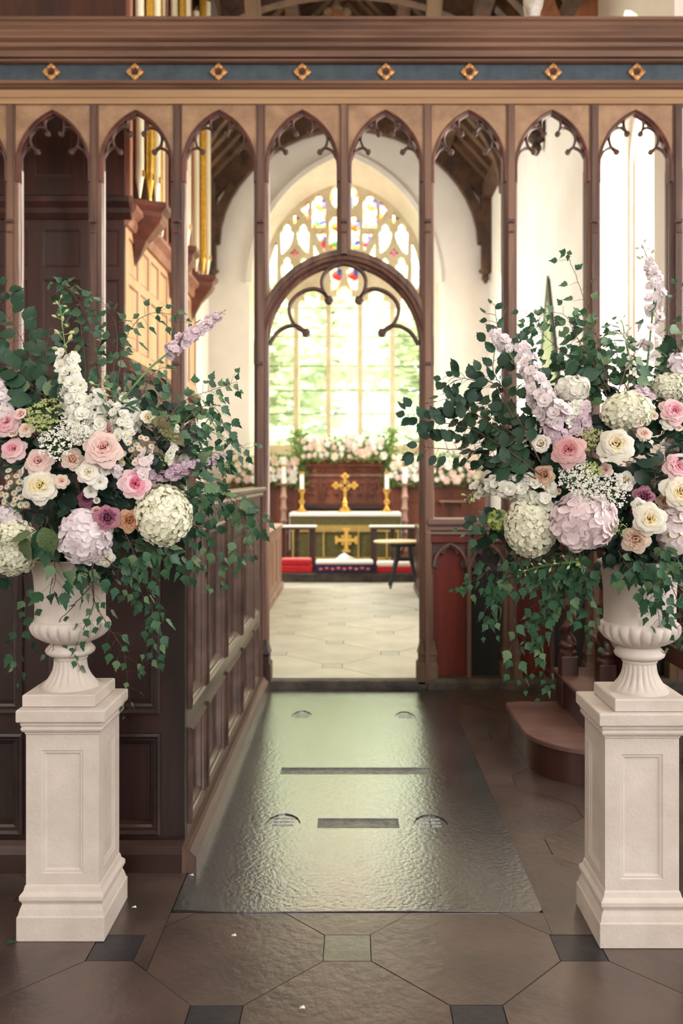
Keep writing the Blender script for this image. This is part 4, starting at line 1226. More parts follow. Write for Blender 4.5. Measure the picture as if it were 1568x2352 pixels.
czx, czz = Q(795, AY0), EYE + (VY - 1240) * AY0 / F
cr = MB()
L_ = 0.15
cr.box(czx - 0.028, czx + 0.028, AY0 - 0.04, AY0 - 0.03, czz - L_ * 1.1, czz + L_ * 1.1).box(czx - L_, czx + L_, AY0 - 0.041, AY0 - 0.031, czz - 0.028, czz + 0.028)
for dx, dz in ((0, L_ * 1.1), (0, -L_ * 1.1), (L_, 0), (-L_, 0)):
    cr.box(czx + dx - (0.06 if dz else 0.018), czx + dx + (0.06 if dz else 0.018), AY0 - 0.042, AY0 - 0.032, czz + dz - (0.06 if dx else 0.018), czz + dz + (0.06 if dx else 0.018))
for sx_, sz_ in ((1, 1), (1, -1), (-1, 1), (-1, -1)):
    cr.box(czx + sx_ * 0.055 - 0.018, czx + sx_ * 0.055 + 0.018, AY0 - 0.039, AY0 - 0.030, czz + sz_ * 0.055 - 0.018, czz + sz_ * 0.055 + 0.018)
obj('embroidered_cross', cr, 'cross_gold', alt, label='embroidered gold cross on the frontal')
tag(obj('altar_cloth', MB().box(ax0 - 0.02, ax1 + 0.02, AY0 - 0.045, AY1 + 0.01, azt, azt + 0.012).box(ax0 - 0.022, ax1 + 0.022, AY0 - 0.046, AY0 - 0.038, azt - 0.035, azt + 0.010)
        .box(ax0 - 0.024, ax0 - 0.016, AY0, AY1, azt - 0.55, azt + 0.01).box(ax1 + 0.016, ax1 + 0.024, AY0, AY1, azt - 0.55, azt + 0.01), 'linen'), 'white linen cloth over the altar top', 'cloth')
AT = azt + 0.012
# brass cross and two candlesticks on the altar
bx_, by_ = Q(792, 13.05), 13.05
bc = thing('altar_cross', 'brass standing cross in the middle of the altar', 'cross', (bx_, by_, AT))
obj('base', MB().lathe([(0.11, 0), (0.11, 0.02), (0.085, 0.03), (0.085, 0.05), (0.055, 0.07), (0.03, 0.12), (0.045, 0.15), (0.025, 0.18), (0.018, 0.24)], (bx_, by_, AT), 14), 'brass', bc, smooth=40)
cz0 = AT + 0.24
cc = cz0 + 0.17
m_ = MB().box(bx_ - 0.022, bx_ + 0.022, by_ - 0.016, by_ + 0.016, cz0 - 0.02, cz0 + 0.30).box(bx_ - 0.14, bx_ + 0.14, by_ - 0.016, by_ + 0.016, cc - 0.022, cc + 0.022)
for dx, dz in ((0, 0.14), (0.14, 0), (-0.14, 0)):
    for ex_, ez_ in ((0.0, 0.035), (0.035, 0), (-0.035, 0), (0, -0.035)):
        m_.ball((bx_ + dx + ex_, by_, cc + dz + ez_), 0.026, 8, 5, sq=(1, 0.7, 1))
obj('cross', m_, 'brass', bc, smooth=40)
ring = [(bx_ + 0.075 * math.cos(t), cc + 0.075 * math.sin(t)) for t in [2 * PI * k / 24 for k in range(24)]]
obj('ring', MB().sweep(ring, [(-0.008, -0.008), (0.008, -0.008), (0.008, 0.008), (-0.008, 0.008)], closed=True, y0=by_), 'brass', bc)
def candle(x, y, z, h, lab, r=0.032):
    c = thing('candle', lab, 'candle', (x, y, z), 'white candles of the sanctuary')
    obj('candle_body', MB().lathe([(r, 0), (r, h - 0.012), (r * 0.6, h)], (x, y, z), 14), 'wax', c, smooth=40)
    obj('wick', MB().tube([(x, y, z + h - 0.005), (x + 0.003, y, z + h + 0.018)], 0.004, 5), 'black_metal', c)
    obj('brass_follower', MB().lathe([(r * 1.15, h - 0.035), (r * 1.2, h - 0.01), (r * 0.8, h + 0.004)], (x, y, z), 14), 'brass', c, smooth=40)
for px, lr in ((693, 'left'), (888, 'right')):
    x = Q(px, 13.05)
    s_ = thing('candlestick', 'low brass candlestick on the %s end of the altar' % lr, 'candlestick', (x, 13.05, AT), 'brass altar candlesticks')
    obj('base', MB().lathe([(0.085, 0), (0.085, 0.02), (0.05, 0.04), (0.03, 0.07)], (x, 13.05, AT), 14), 'brass', s_, smooth=40)
    obj('stem', MB().lathe([(0.03, 0.07), (0.022, 0.12), (0.05, 0.15), (0.05, 0.17), (0.022, 0.20), (0.03, 0.28), (0.055, 0.31), (0.055, 0.335), (0.03, 0.34)], (x, 13.05, AT), 14), 'brass', s_, smooth=40)
    obj('drip_pan', MB().lathe([(0.03, 0.335), (0.07, 0.345), (0.072, 0.355), (0.03, 0.352)], (x, 13.05, AT), 14), 'brass', s_, smooth=40)
    candle(x, 13.05, AT + 0.356, 0.26, 'white candle in the low brass candlestick on the %s of the altar' % lr)
for px, lr in ((651, 'left'), (929, 'right')):
    yy = 13.55
    x = Q(px, yy)
    zt_ = EYE + (VY - 1110) * yy / F
    s_ = thing('floor_candlestick', 'tall turned wooden candle stand behind the %s end of the altar' % lr, 'candlestick', (x, yy, ZS), 'tall candle stands by the altar')
    H_ = zt_ - ZS
    obj('foot', MB().lathe([(0.15, 0), (0.15, 0.05), (0.10, 0.08), (0.10, 0.12), (0.05, 0.18)], (x, yy, ZS), 16), 'reredos_oak', s_, smooth=40)
    pr = [(0.05, 0.17)]
    z = 0.2
    while z < H_ - 0.16:
        pr += [(0.045, z), (0.06, z + 0.03), (0.045, z + 0.06), (0.038, z + 0.16)]
        z += 0.19
    pr += [(0.05, H_ - 0.1), (0.03, H_ - 0.07), (0.06, H_ - 0.03)]
    obj('shaft', MB().lathe(pr, (x, yy, ZS), 16), 'stall_oak', s_, smooth=50)
    obj('drip_pan', MB().lathe([(0.05, H_ - 0.04), (0.115, H_ - 0.015), (0.12, H_), (0.05, H_)], (x, yy, ZS), 16), 'stall_oak', s_, smooth=40)
    candle(x, yy, ZS + H_, 0.30, 'white candle on the tall wooden stand at the %s' % lr, 0.036)

# ------------------------------------------------------------------ reredos and wall panelling
RY = 14.05
rx0, rx1 = Q(692, RY), Q(886, RY)
rzt = EYE + (VY - 1062) * RY / F
rr = thing('reredos', 'carved oak reredos standing behind the altar', 'reredos', ((rx0 + rx1) / 2, RY + 0.1, ZS))
obj('backboard', MB().box(rx0, rx1, RY, DE - 0.01, ZS, rzt), 'reredos_oak', rr)
W_ = rx1 - rx0
obj('cornice', MB().extr([(0.2, rzt - 0.10), (-0.02, rzt - 0.10), (-0.05, rzt - 0.06), (-0.05, rzt - 0.03), (-0.09, rzt + 0.02), (-0.09, rzt + 0.05), (0.2, rzt + 0.05)], rx0 - 0.06, rx1 + 0.06, lambda a, u, v: (a, RY + u, v)), 'reredos_oak', rr)
cbd = MB()
for i in range(26):
    x = rx0 + W_ * (i + 0.5) / 26
    cbd.ball((x, RY - 0.012, rzt - 0.155 + 0.02 * (i % 2)), 0.026, 6, 4)
obj('carved_band', cbd, 'reredos_oak', rr, kind='stuff', label='band of carved leafage under the cornice')
obj('lower_moulding', MB().extr([(0.05, rzt - 0.24), (-0.03, rzt - 0.24), (-0.05, rzt - 0.22), (-0.03, rzt - 0.20), (0.05, rzt - 0.20)], rx0 - 0.02, rx1 + 0.02, lambda a, u, v: (a, RY + u, v)), 'stall_oak', rr)
mpR = face((rx0, RY - 0.012, 0.0), (1, 0, 0), (0, -1, 0))
ops = []
xs_ = [0.03, 0.30, 0.70, 1.09, 1.38]
k_ = W_ / 1.41
zp0, zp1 = rzt - 0.68, rzt - 0.26
for a, b in zip(xs_[:-1], xs_[1:]):
    pn = obj('panel', MB().rings((a * k_ + 0.015, zp0, b * k_ - 0.015, zp1), SUNK, mpR), 'reredos_oak', rr)
    cv = MB()
    mx_ = (a + b) / 2 * k_
    w2 = (b - a) / 2 * k_ - 0.04
    for s in (-1, 1):
        cv.sweep([(rx0 + mx_ + s * w2 * (1 - u), zp0 + 0.06 + 0.30 * math.sin(u * PI / 2) ** 0.8) for u in [i / 8 for i in range(9)]], [(-0.012, -0.02), (0.012, -0.02), (0.016, 0.012), (-0.016, 0.012)], y0=RY - 0.008)
        cv.ball((rx0 + mx_ + s * w2 * 0.45, RY - 0.015, zp0 + 0.16), 0.035, 8, 5)
        cv.ball((rx0 + mx_ + s * w2 * 0.72, RY - 0.015, zp0 + 0.33), 0.03, 8, 5)
    cv.ball((rx0 + mx_, RY - 0.015, zp0 + 0.27), 0.04, 8, 5)
    obj('carved_tracery', cv, 'reredos_oak', pn, smooth=40)
obj('predella', MB().box(rx0 - 0.02, rx1 + 0.02, RY - 0.06, RY + 0.02, rzt - 0.78, rzt - 0.70).box(rx0 - 0.02, rx1 + 0.02, RY - 0.05, RY + 0.02, rzt - 0.92, rzt - 0.80), 'dark_oak', rr, bevel=0.01)
wzt = EYE + (VY - 1112) * RY / F
for x0, x1, lr in ((-2.28, rx0 - 0.03, 'left'), (rx1 + 0.03, 2.2, 'right')):
    wp = thing('wall_panelling', 'dark oak panelling along the east wall on the %s of the reredos' % lr, 'panelling', ((x0 + x1) / 2, RY + 0.12, ZS))
    mpW_ = face((x0, RY + 0.06, ZS), (1, 0, 0), (0, -1, 0))
    L_ = x1 - x0; H_ = wzt - ZS
    ops = [(0.06 + k * (L_ - 0.06) / 3, 0.12, (k + 1) * (L_ - 0.06) / 3, H_ - 0.3) for k in range(3)]
    ops += [(a0, H_ - 0.24, a1, H_ - 0.07) for a0, _, a1, _ in ops]
    panelling(wp, mpW_, L_, H_, ops, 'reredos_oak', 'reredos_oak', 'reredos_oak', steps=SUNK, deep=0.012)
    obj('shelf', MB().box(x0, x1, RY - 0.03, DE - 0.02, ZS + H_, ZS + H_ + 0.05), 'reredos_oak', wp, bevel=0.01)
# small shelf bracketed on the right panelling
sh_ = thing('wall_shelf', 'small narrow oak shelf on the panelling at the right', 'shelf', (Q(1040, RY), RY, 1.08))
obj('board', MB().box(Q(1008, RY), Q(1068, RY), RY - 0.12, RY + 0.055, 1.08, 1.105), 'stall_oak', sh_)
for px in (1015, 1060):
    obj('bracket', MB().box(Q(px, RY) - 0.015, Q(px, RY) + 0.015, RY - 0.09, RY + 0.055, 1.0, 1.08), 'reredos_oak', sh_)

# ------------------------------------------------------------------ pulpit and its stair, right
ps = thing('pulpit_stair', 'dark wooden pulpit steps with rounded bottom tread and twisted newels', 'stairs', (1.3, 4.5, 0.0))
H1 = 0.185
def bull(x0, x1, y0, y1, r, d=0.0):
    L = [(x1, y0 - d)]
    for k in range(9):
        a = PI * 1.5 - (PI / 2) * k / 8
        L.append((x0 - d + r + r * math.cos(a), y0 - d + r + r * math.sin(a)))
    for k in range(5):
        a = PI - (PI / 2) * k / 4
        L.append((x0 - d + 0.07 + 0.07 * math.cos(a), y1 + d - 0.07 + 0.07 * math.sin(a)))
    return L + [(x1, y1 + d)]
obj('bottom_riser', MB().plate(bull(0.90, 1.49, 4.06, 4.93, 0.36), [], 0.0, H1 - 0.025, mpT), 'pulpit_oak', ps, smooth=30)
obj('bottom_tread', MB().plate(bull(0.90, 1.50, 4.06, 4.93, 0.36, 0.018), [], H1 - 0.025, H1, mpT), 'step_tread', ps, bevel=0.008)
obj('second_riser', MB().box(1.20, 1.49, 4.30, 5.0, H1, 2 * H1 - 0.025), 'pulpit_oak', ps)
obj('second_tread', MB().box(1.18, 1.50, 4.28, 5.02, 2 * H1 - 0.025, 2 * H1), 'step_tread', ps, bevel=0.008)
obj('third_riser', MB().box(1.44, 1.49, 4.35, 5.05, 2 * H1, 3 * H1 - 0.025), 'pulpit_oak', ps)
obj('third_tread', MB().box(1.42, 1.50, 4.33, 5.07, 3 * H1 - 0.025, 3 * H1), 'step_tread', ps, bevel=0.008)
def newel(x, y, z0, ztw0, ztw1, r=0.046):
    n_ = MB().box(x - 0.048, x + 0.048, y - 0.048, y + 0.048, z0, ztw0 - 0.08)
    no = obj('newel_post', n_, 'pulpit_oak', ps, bevel=0.006)
    t = MB().lathe([(0.048, -0.08), (0.05, -0.06), (0.034, -0.045), (0.05, -0.03), (0.05, -0.015), (0.036, 0.0)], (x, y, ztw0), 14)
    # barley twist: a round rope wound about the axis
    vs, fs = [], []
    n2, seg = 12, 54
    for j in range(seg + 1):
        u = j / seg
        a0 = u * 2 * PI * 3.6
        for i in range(n2):
            a = 2 * PI * i / n2
            vs.append((x + 0.017 * math.cos(a0) + 0.033 * math.cos(a), y + 0.017 * math.sin(a0) + 0.033 * math.sin(a), ztw0 + (ztw1 - ztw0) * u))
    for j in range(seg):
        for i in range(n2):
            i2 = (i + 1) % n2
            fs.append((j * n2 + i, j * n2 + i2, (j + 1) * n2 + i2, (j + 1) * n2 + i))
    t.add(vs, fs)
    t.lathe([(0.036, 0.0), (0.052, 0.02), (0.036, 0.04), (0.045, 0.06), (0.045, 0.10), (0.055, 0.13), (0.05, 0.17), (0.02, 0.2)], (x, y, ztw1), 14)
    obj('twisted_shaft', t, 'pulpit_oak', no, smooth=50)
newel(1.23, 4.84, H1, 0.56, 1.02)
newel(1.38, 4.62, 2 * H1, 0.56, 1.10)
obj('handrail', MB().tube([(1.23, 4.84, 1.15), (1.38, 4.62, 1.28), (1.50, 4.60, 1.36)], [0.03, 0.032, 0.032], 8), 'pulpit_oak', ps, smooth=40)
pu = thing('pulpit', 'dark panelled wooden pulpit half hidden behind the urn of flowers', 'pulpit', (2.05, 4.3, 0.0))
pc, pr_ = Vector((2.12, 4.35, 0)), 0.60
nv = 6
for k in range(nv):
    a0 = 2 * PI * (k + 0.5) / nv; a1 = 2 * PI * (k + 1.5) / nv
    p0 = pc + Vector((pr_ * math.cos(a0), pr_ * math.sin(a0), 0)); p1 = pc + Vector((pr_ * math.cos(a1), pr_ * math.sin(a1), 0))
    U = (p1 - p0); L_ = U.length; U.normalize()
    Nn = Vector((U.y, -U.x, 0))
    mp_ = face((p0.x, p0.y, 0.56), U, Nn)
    f_ = panelling(pu, mp_, L_, 0.94, [(0.08, 0.10, L_ - 0.08, 0.30), (0.08, 0.38, L_ - 0.08, 0.86)], 'pulpit_oak', 'pulpit_oak', 'pulpit_oak', frame='body_frame')
pr2 = [(0.40, 0.0), (0.40, 0.08), (0.30, 0.12), (0.22, 0.30), (0.26, 0.42), (0.45, 0.50), (0.60, 0.56)]
obj('stem', MB().lathe(pr2, (pc.x, pc.y, 0), 6, a0=PI / 6, a1=PI / 6 + 2 * PI), 'pulpit_oak', pu)
obj('cornice', MB().lathe([(0.58, 1.48), (0.66, 1.50), (0.66, 1.53), (0.70, 1.55), (0.70, 1.58), (0.55, 1.58)], (pc.x, pc.y, 0), 6, a0=PI / 6, a1=PI / 6 + 2 * PI), 'pulpit_oak', pu, bevel=0.006)
# red banner on a pole by the pulpit, glimpsed through the leaves
bn = thing('banner', 'red cloth banner on a wooden pole glimpsed through the right flowers', 'banner', (1.36, 5.5, 0.0))
obj('pole', MB().tube([(1.385, 5.5, 0.001), (1.385, 5.5, 2.0)], 0.016, 8), 'pulpit_oak', bn)
bv_, bf_ = [], []
for j in range(7):
    for i in range(7):
        u, v = i / 6, j / 6
        bv_.append((1.385 - 0.17 * u, 5.5 + 0.015 * math.sin(u * 9 + v * 2), 1.96 - 0.34 * v))
for j in range(6):
    for i in range(6):
        k = j * 7 + i
        bf_.append((k, k + 1, k + 8, k + 7))
obj('cloth', MB().add(bv_, bf_), 'banner_red', bn, smooth=True)
obj('foot', MB().lathe([(0.12, 0), (0.12, 0.02), (0.03, 0.05)], (1.385, 5.5, 0.0), 14), 'pulpit_oak', bn)

# ------------------------------------------------------------------ pedestals and urns
def pedestal(cx, cy, lr):
    t = thing('pedestal', 'cream stone pedestal with sunk panels on the %s of the aisle' % lr, 'pedestal', (cx, cy, 0.0))
    obj('plinth', MB().square([(0.1405, 0.0), (0.142, 0.003), (0.142, 0.077), (0.138, 0.083), (0.137, 0.088), (0.134, 0.10), (0.128, 0.115), (0.131, 0.122), (0.136, 0.13), (0.136, 0.143), (0.130, 0.150), (0.126, 0.154), (0.122, 0.170), (0.118, 0.175)], (cx, cy, 0)), 'cast_stone', t, bevel=0.002)
    hw = 0.1185
    z0, z1 = 0.17, 0.665
    obj('shaft', MB().square([(hw - 0.009, z0), (hw - 0.009, z1)], (cx, cy, 0)), 'cast_stone', t)
    for U, N in (((1, 0, 0), (0, -1, 0)), ((0, 1, 0), (1, 0, 0)), ((-1, 0, 0), (0, 1, 0)), ((0, -1, 0), (-1, 0, 0))):
        e_ = 0.012 if U[0] == 0 else 0.0          # the side faces stop against the front and back ones
        O = Vector((cx, cy, 0)) + Vector(N) * hw - Vector(U) * hw
        mp_ = face(O, U, N)
        op = (0.05, z0 + 0.04, 2 * hw - 0.052, z1 - 0.055)
        fo = obj('shaft_face', MB().plate(rect(e_, z0, 2 * hw - e_, z1), [rect(*op)], -0.012, 0, mp_), 'cast_stone', t)
        obj('sunk_panel', MB().rings(op, [(0.0, 0.0), (0.003, -0.0035), (0.009, -0.0035), (0.012, -0.007), (0.016, -0.0085), (0.03, -0.0085)], mp_).add([mp_(op[0] + 0.03, op[1] + 0.03, -0.0085), mp_(op[2] - 0.03, op[1] + 0.03, -0.0085), mp_(op[2] - 0.03, op[3] - 0.03, -0.0085), mp_(op[0] + 0.03, op[3] - 0.03, -0.0085)], [(0, 1, 2, 3)]), 'cast_stone', fo)
    obj('cap', MB().square([(0.117, 0.66), (0.122, 0.664), (0.122, 0.670), (0.129, 0.674), (0.133, 0.682), (0.129, 0.690), (0.131, 0.692), (0.134, 0.698), (0.131, 0.704), (0.141, 0.706), (0.1435, 0.710), (0.1435, 0.742), (0.141, 0.747)], (cx, cy, 0)), 'cast_stone', t, bevel=0.002)
    return t
def urn(cx, cy, z, lr):
    t = thing('urn', 'cream stone campana urn with gadrooned bowl on the %s pedestal' % lr, 'urn', (cx, cy, z))
    obj('square_foot', MB().square([(0.1175, 0.0), (0.119, 0.003), (0.119, 0.036), (0.115, 0.041)], (cx, cy, z)), 'cast_stone', t, bevel=0.003)
    fl = lambda a, zz, j: 1 + (0.075 * (abs(math.cos(10 * a)) ** 0.7 - 0.5) if 0.055 < zz < 0.13 else 0)
    pr = [(0.094, 0.036), (0.094, 0.045), (0.088, 0.052), (0.080, 0.060), (0.070, 0.072), (0.062, 0.086), (0.056, 0.100), (0.053, 0.115), (0.052, 0.128), (0.053, 0.134), (0.057, 0.137), (0.058, 0.143), (0.055, 0.148)]
    obj('fluted_stem', MB().lathe(pr, (cx, cy, z), 120, mod=fl), 'cast_stone', t, smooth=50)
    obj('collar', MB().lathe([(0.052, 0.146), (0.070, 0.150), (0.079, 0.157), (0.082, 0.165), (0.079, 0.172), (0.070, 0.182), (0.062, 0.190)], (cx, cy, z), 48), 'cast_stone', t, smooth=60)
    gd = lambda a, zz, j: 1 + 0.10 * (abs(math.cos(11 * a)) ** 0.6 - 0.65) * max(0.0, min(1.0, (0.268 - zz) / 0.02)) * max(0.0, min(1.0, (zz - 0.192) / 0.02))
    pr = [(0.058, 0.186), (0.072, 0.194), (0.092, 0.203), (0.110, 0.215), (0.122, 0.228), (0.129, 0.243), (0.130, 0.256), (0.126, 0.266), (0.1195, 0.271)]
    obj('gadrooned_bowl', MB().lathe(pr, (cx, cy, z), 176, mod=gd), 'cast_stone', t, smooth=60)
    pr = [(0.117, 0.266), (0.1155, 0.29), (0.1155, 0.34), (0.117, 0.38), (0.120, 0.42), (0.126, 0.445), (0.133, 0.455), (0.136, 0.462), (0.136, 0.472), (0.128, 0.476), (0.112, 0.470), (0.108, 0.43), (0.104, 0.30), (0.05, 0.285)]
    obj('upper_bowl', MB().lathe(pr, (cx, cy, z), 64), 'cast_stone', t, smooth=60)
    return t
LX, LY = -0.945, 2.865
RX, RY_ = 0.925, 2.825
pedestal(LX, LY, 'left'); pedestal(RX, RY_, 'right')
LUX, LUY = -0.962, 2.875
RUX, RUY = 0.955, 2.82
urn(LUX, LUY, 0.7475, 'left'); urn(RUX, RUY, 0.7475, 'right')
for ux, uy, lr in ((LUX, LUY, 'left'), (RUX, RUY, 'right')):
    fo = MB().ball((ux, uy, 1.30), 0.105, 14, 10, sq=(1, 1, 1.35), bump=0.05, rnd=R)
    mat('moss_' + lr, S(44, 56, 42), S(26, 34, 26), 0.95, scale=40, bump=1.0)
    tag(obj('moss_ball', fo, 'moss_' + lr, origin=(ux, uy, 1.2)), 'dark green moss mound packed in the mouth of the %s urn' % lr, 'moss')
# ------------------------------------------------------------------ churchyard outside the east window
structure('ground', MB().box(-30, 30, DE + 0.8, 60, -0.5, -0.3), 'lawn', 'sunlit grass of the churchyard outside', 'ground')
def leaf_mass(c, rx, ry, rz, n, size, rnd, clumps=14):
    mb = MB()
    cl = []
    for _ in range(clumps):
        a, b = rnd.uniform(0, 2 * PI), rnd.uniform(-1, 1)
        r = rnd.uniform(0.35, 0.85)
        s = math.sqrt(1 - b * b)
        cl.append((c[0] + rx * r * s * math.cos(a), c[1] + ry * r * s * math.sin(a), c[2] + rz * r * b, rnd.uniform(0.3, 0.5)))
    for _ in range(n):
        x, y, z, k = rnd.choice(cl)
        v = Vector((rnd.gauss(0, 1), rnd.gauss(0, 1), rnd.gauss(0, 1))).normalized() * k * rnd.uniform(0.6, 1.0)
        p = Vector((x + v.x * rx, y + v.y * ry, z + v.z * rz))
        M = Matrix.Translation(p) @ Matrix.Rotation(rnd.uniform(0, 6.28), 4, 'Z') @ Matrix.Rotation(rnd.uniform(-1.2, 1.2), 4, 'X')
        s = size * rnd.uniform(0.6, 1.3)
        mb.add([(-s, 0, 0), (0, -0.5 * s, 0.08 * s), (s, 0, 0), (0, 0.5 * s, 0.08 * s)], [(0, 1, 2, 3)], M)
    return mb
rt_ = random.Random(31)
for x, yy, h, r, lab in ((-3.0, 20.5, 7.4, 2.4, 'broad tree outside the window on the left'), (-0.5, 23.0, 8.2, 2.7, 'tall tree outside behind the middle lights of the window'),
                         (2.3, 20.5, 6.6, 2.4, 'bushy tree outside the window on the right'), (0.5, 18.8, 3.0, 1.8, 'low pale shrub just outside below the window'), (-2.2, 18.9, 2.8, 1.5, 'small pale shrub outside at the lower left of the window'),
                         (-5.6, 26, 9, 3.2, 'far tree beyond the churchyard, left'), (4.8, 26, 8.5, 3.2, 'far tree beyond the churchyard, right'), (0.6, 28, 9.5, 3.6, 'farthest tree beyond the churchyard, straight ahead')):
    t = thing('tree', lab, 'tree', (x, yy, -0.3), 'trees seen through the east window')
    obj('trunk', MB().tube([(x, yy, -0.35), (x + 0.1, yy, h * 0.4), (x - 0.05, yy + 0.1, h * 0.75)], [0.2, 0.15, 0.07], 8), 'bark', t, smooth=40)
    cm = leaf_mass((x, yy, h * 0.56), r, r * 0.8, h * 0.50, 4200, 0.19, rt_, 20)
    me = cm.mesh('crown', (x, yy, -0.3), fix=False); me.materials.append(MATS['tree_leaf'])
    o = inst('crown', me, t, Matrix()); o['kind'] = 'stuff'

# ------------------------------------------------------------------ flower materials
def pet(name, c, rough=0.55, tr=0.25, ov=0.05):
    return mat(name, S(*c), S(*[max(0, v - 12) for v in c]), rough, scale=9, ovar=ov, transl=tr, spec=0.3)
PETALS = {  # colour: (heart, middle, rim)
    'blush': ((240, 186, 182), (244, 212, 206), (246, 222, 214)),
    'pink': ((238, 160, 176), (243, 190, 200), (246, 214, 216)),
    'hotpink': ((232, 120, 152), (240, 168, 186), (246, 216, 220)),
    'ivory': ((246, 228, 172), (248, 240, 216), (248, 244, 230)),
    'cream': ((250, 240, 208), (250, 244, 230), (250, 246, 238)),
    'peach': ((240, 196, 172), (246, 222, 206), (248, 232, 220)),
    'white': ((244, 240, 216), (248, 246, 236), (250, 248, 242)),
    'dusty': ((214, 124, 134), (226, 164, 168), (232, 190, 190)),
    'mauve': ((128, 66, 96), (158, 96, 124), (188, 132, 146)),
    'plum': ((92, 44, 64), (118, 62, 84), (140, 84, 102)),
    'apricot': ((206, 138, 100), (222, 168, 134), (230, 188, 158)),
    'tan': ((196, 150, 124), (216, 178, 152), (226, 196, 172)),
    'beige': ((224, 184, 158), (234, 206, 184), (240, 220, 202)),
}
for k, cs in PETALS.items():
    for nm, c in zip(('heart', 'middle', 'rim'), cs):
        pet('petal_%s_%s' % (k, nm), c)
pet('floret_lilac', (250, 240, 244), ov=0.06)
pet('floret_pinkwhite', (252, 238, 240), ov=0.05)
pet('floret_mauve', (242, 222, 233), ov=0.08)
pet('floret_violet', (224, 199, 217), ov=0.10)
pet('floret_white', (253, 252, 242), ov=0.03)
pet('floret_green', (250, 249, 230), ov=0.10)
pet('floret_lime', (196, 214, 130), ov=0.10)
pet('lace_white', (253, 252, 244), ov=0.03)
pet('lace_green', (200, 208, 146), ov=0.08)
pet('daisy_white', (252, 250, 244), ov=0.02)
mat('daisy_eye', S(236, 184, 56), S(212, 150, 40), 0.8, scale=60, bump=0.5)
pet('bud_green', (206, 216, 160), tr=0.15, ov=0.10)
pet('bud_pale', (226, 222, 200), tr=0.15, ov=0.08)
mat('stem_green', S(96, 132, 74), S(78, 112, 66), 0.55, scale=8)
mat('stem_brown', S(96, 68, 56), S(72, 52, 46), 0.6, scale=10)
def leafmat(name, c1, c2, rough=0.36, tr=0.2, ov=0.22):
    return mat(name, S(*c1), S(*c2), rough, scale=16, ovar=ov, transl=tr, spec=0.5, bump=0.15, bscale=60)
leafmat('leaf_birch', (66, 108, 76), (50, 88, 66))
leafmat('leaf_birch_pale', (112, 142, 102), (92, 124, 88))
leafmat('leaf_beech', (42, 82, 58), (31, 66, 50))
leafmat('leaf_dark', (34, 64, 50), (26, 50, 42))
leafmat('leaf_olive', (124, 116, 74), (92, 96, 62))
leafmat('leaf_yellow', (118, 132, 84), (72, 106, 70))

# ------------------------------------------------------------------ shared flower and leaf meshes
rm = random.Random(5)
def petal_mesh(name, r0, r1, z0, z1, wid, curl, n=6, m=7, wave=0.02, tip=0.0, w0=0.35):
    """one rose petal wrapped about the z axis: radius r0->r1, height z0->z1, half angle wid, curl = outward roll of the rim, tip = pointed lip"""
    mb = MB()
    vs, fs = [], []
    for j in range(m + 1):
        v = j / m
        wv = w0 + (1 - w0) * math.sin(min(1, v * 1.5) * PI / 2)
        if v > 0.5:
            wv *= max(0.12, 1 - ((v - 0.5) / 0.5) ** 2.6) ** 0.55
        for i in range(n + 1):
            u = -1 + 2 * i / n
            e = u * u
            roll = max(0, (v - 0.6) / 0.4)
            r = r0 + (r1 - r0) * v ** 1.1 + curl * roll * (0.6 + 0.4 * e) + tip * (1 - abs(u)) * max(0, v - 0.8) * 2
            z = z0 + (z1 - z0) * math.sin(v * PI / 2) - curl * 0.8 * max(0, (v - 0.72) / 0.28) ** 2 - 0.05 * e * v * (z1 - z0)
            r += wave * math.sin(3.1 * u + 5 * v)
            a = u * wid * wv
            vs.append((r * math.cos(a), r * math.sin(a), z))
    for j in range(m):
        for i in range(n):
            k = j * (n + 1) + i
            fs.append((k, k + 1, k + n + 2, k + n + 1))
    me = mb.add(vs, fs).mesh(name, smooth='all', fix=False)
    me.materials.append(MATS['petal_blush_rim'])
    return me
PM = {
    'bud': petal_mesh('petal', 0.05, 0.10, 0.10, 0.76, 1.9, 0.02, 6, 5, w0=0.8),
    'inner': petal_mesh('petal', 0.10, 0.23, 0.05, 0.77, 1.2, 0.05),
    'mid': petal_mesh('petal', 0.14, 0.44, 0.0, 0.73, 1.08, 0.09),
    'outer': petal_mesh('petal', 0.16, 0.66, -0.04, 0.62, 0.98, 0.16, tip=0.25),
    'guard': petal_mesh('petal', 0.16, 0.86, -0.10, 0.44, 0.84, 0.20, tip=0.5),
    'ruffle': petal_mesh('petal', 0.04, 0.15, 0.20, 0.72, 1.0, 0.06, 5, 4, wave=0.045),
}
cal = MB()
for k in range(5):
    M = Matrix.Rotation(k * 2 * PI / 5, 4, 'Z')
    cal.add([(0.05, -0.06, -0.12), (0.05, 0.06, -0.12), (0.32, 0.09, -0.10), (0.32, -0.09, -0.10), (0.62, 0, -0.16)], [(0, 1, 2, 3), (3, 2, 4)], M)
cal.lathe([(0.03, -0.40), (0.12, -0.30), (0.16, -0.20), (0.12, -0.10)], n=8)
CALYX = cal.mesh('calyx', smooth=True); CALYX.materials.append(MATS['stem_green'])

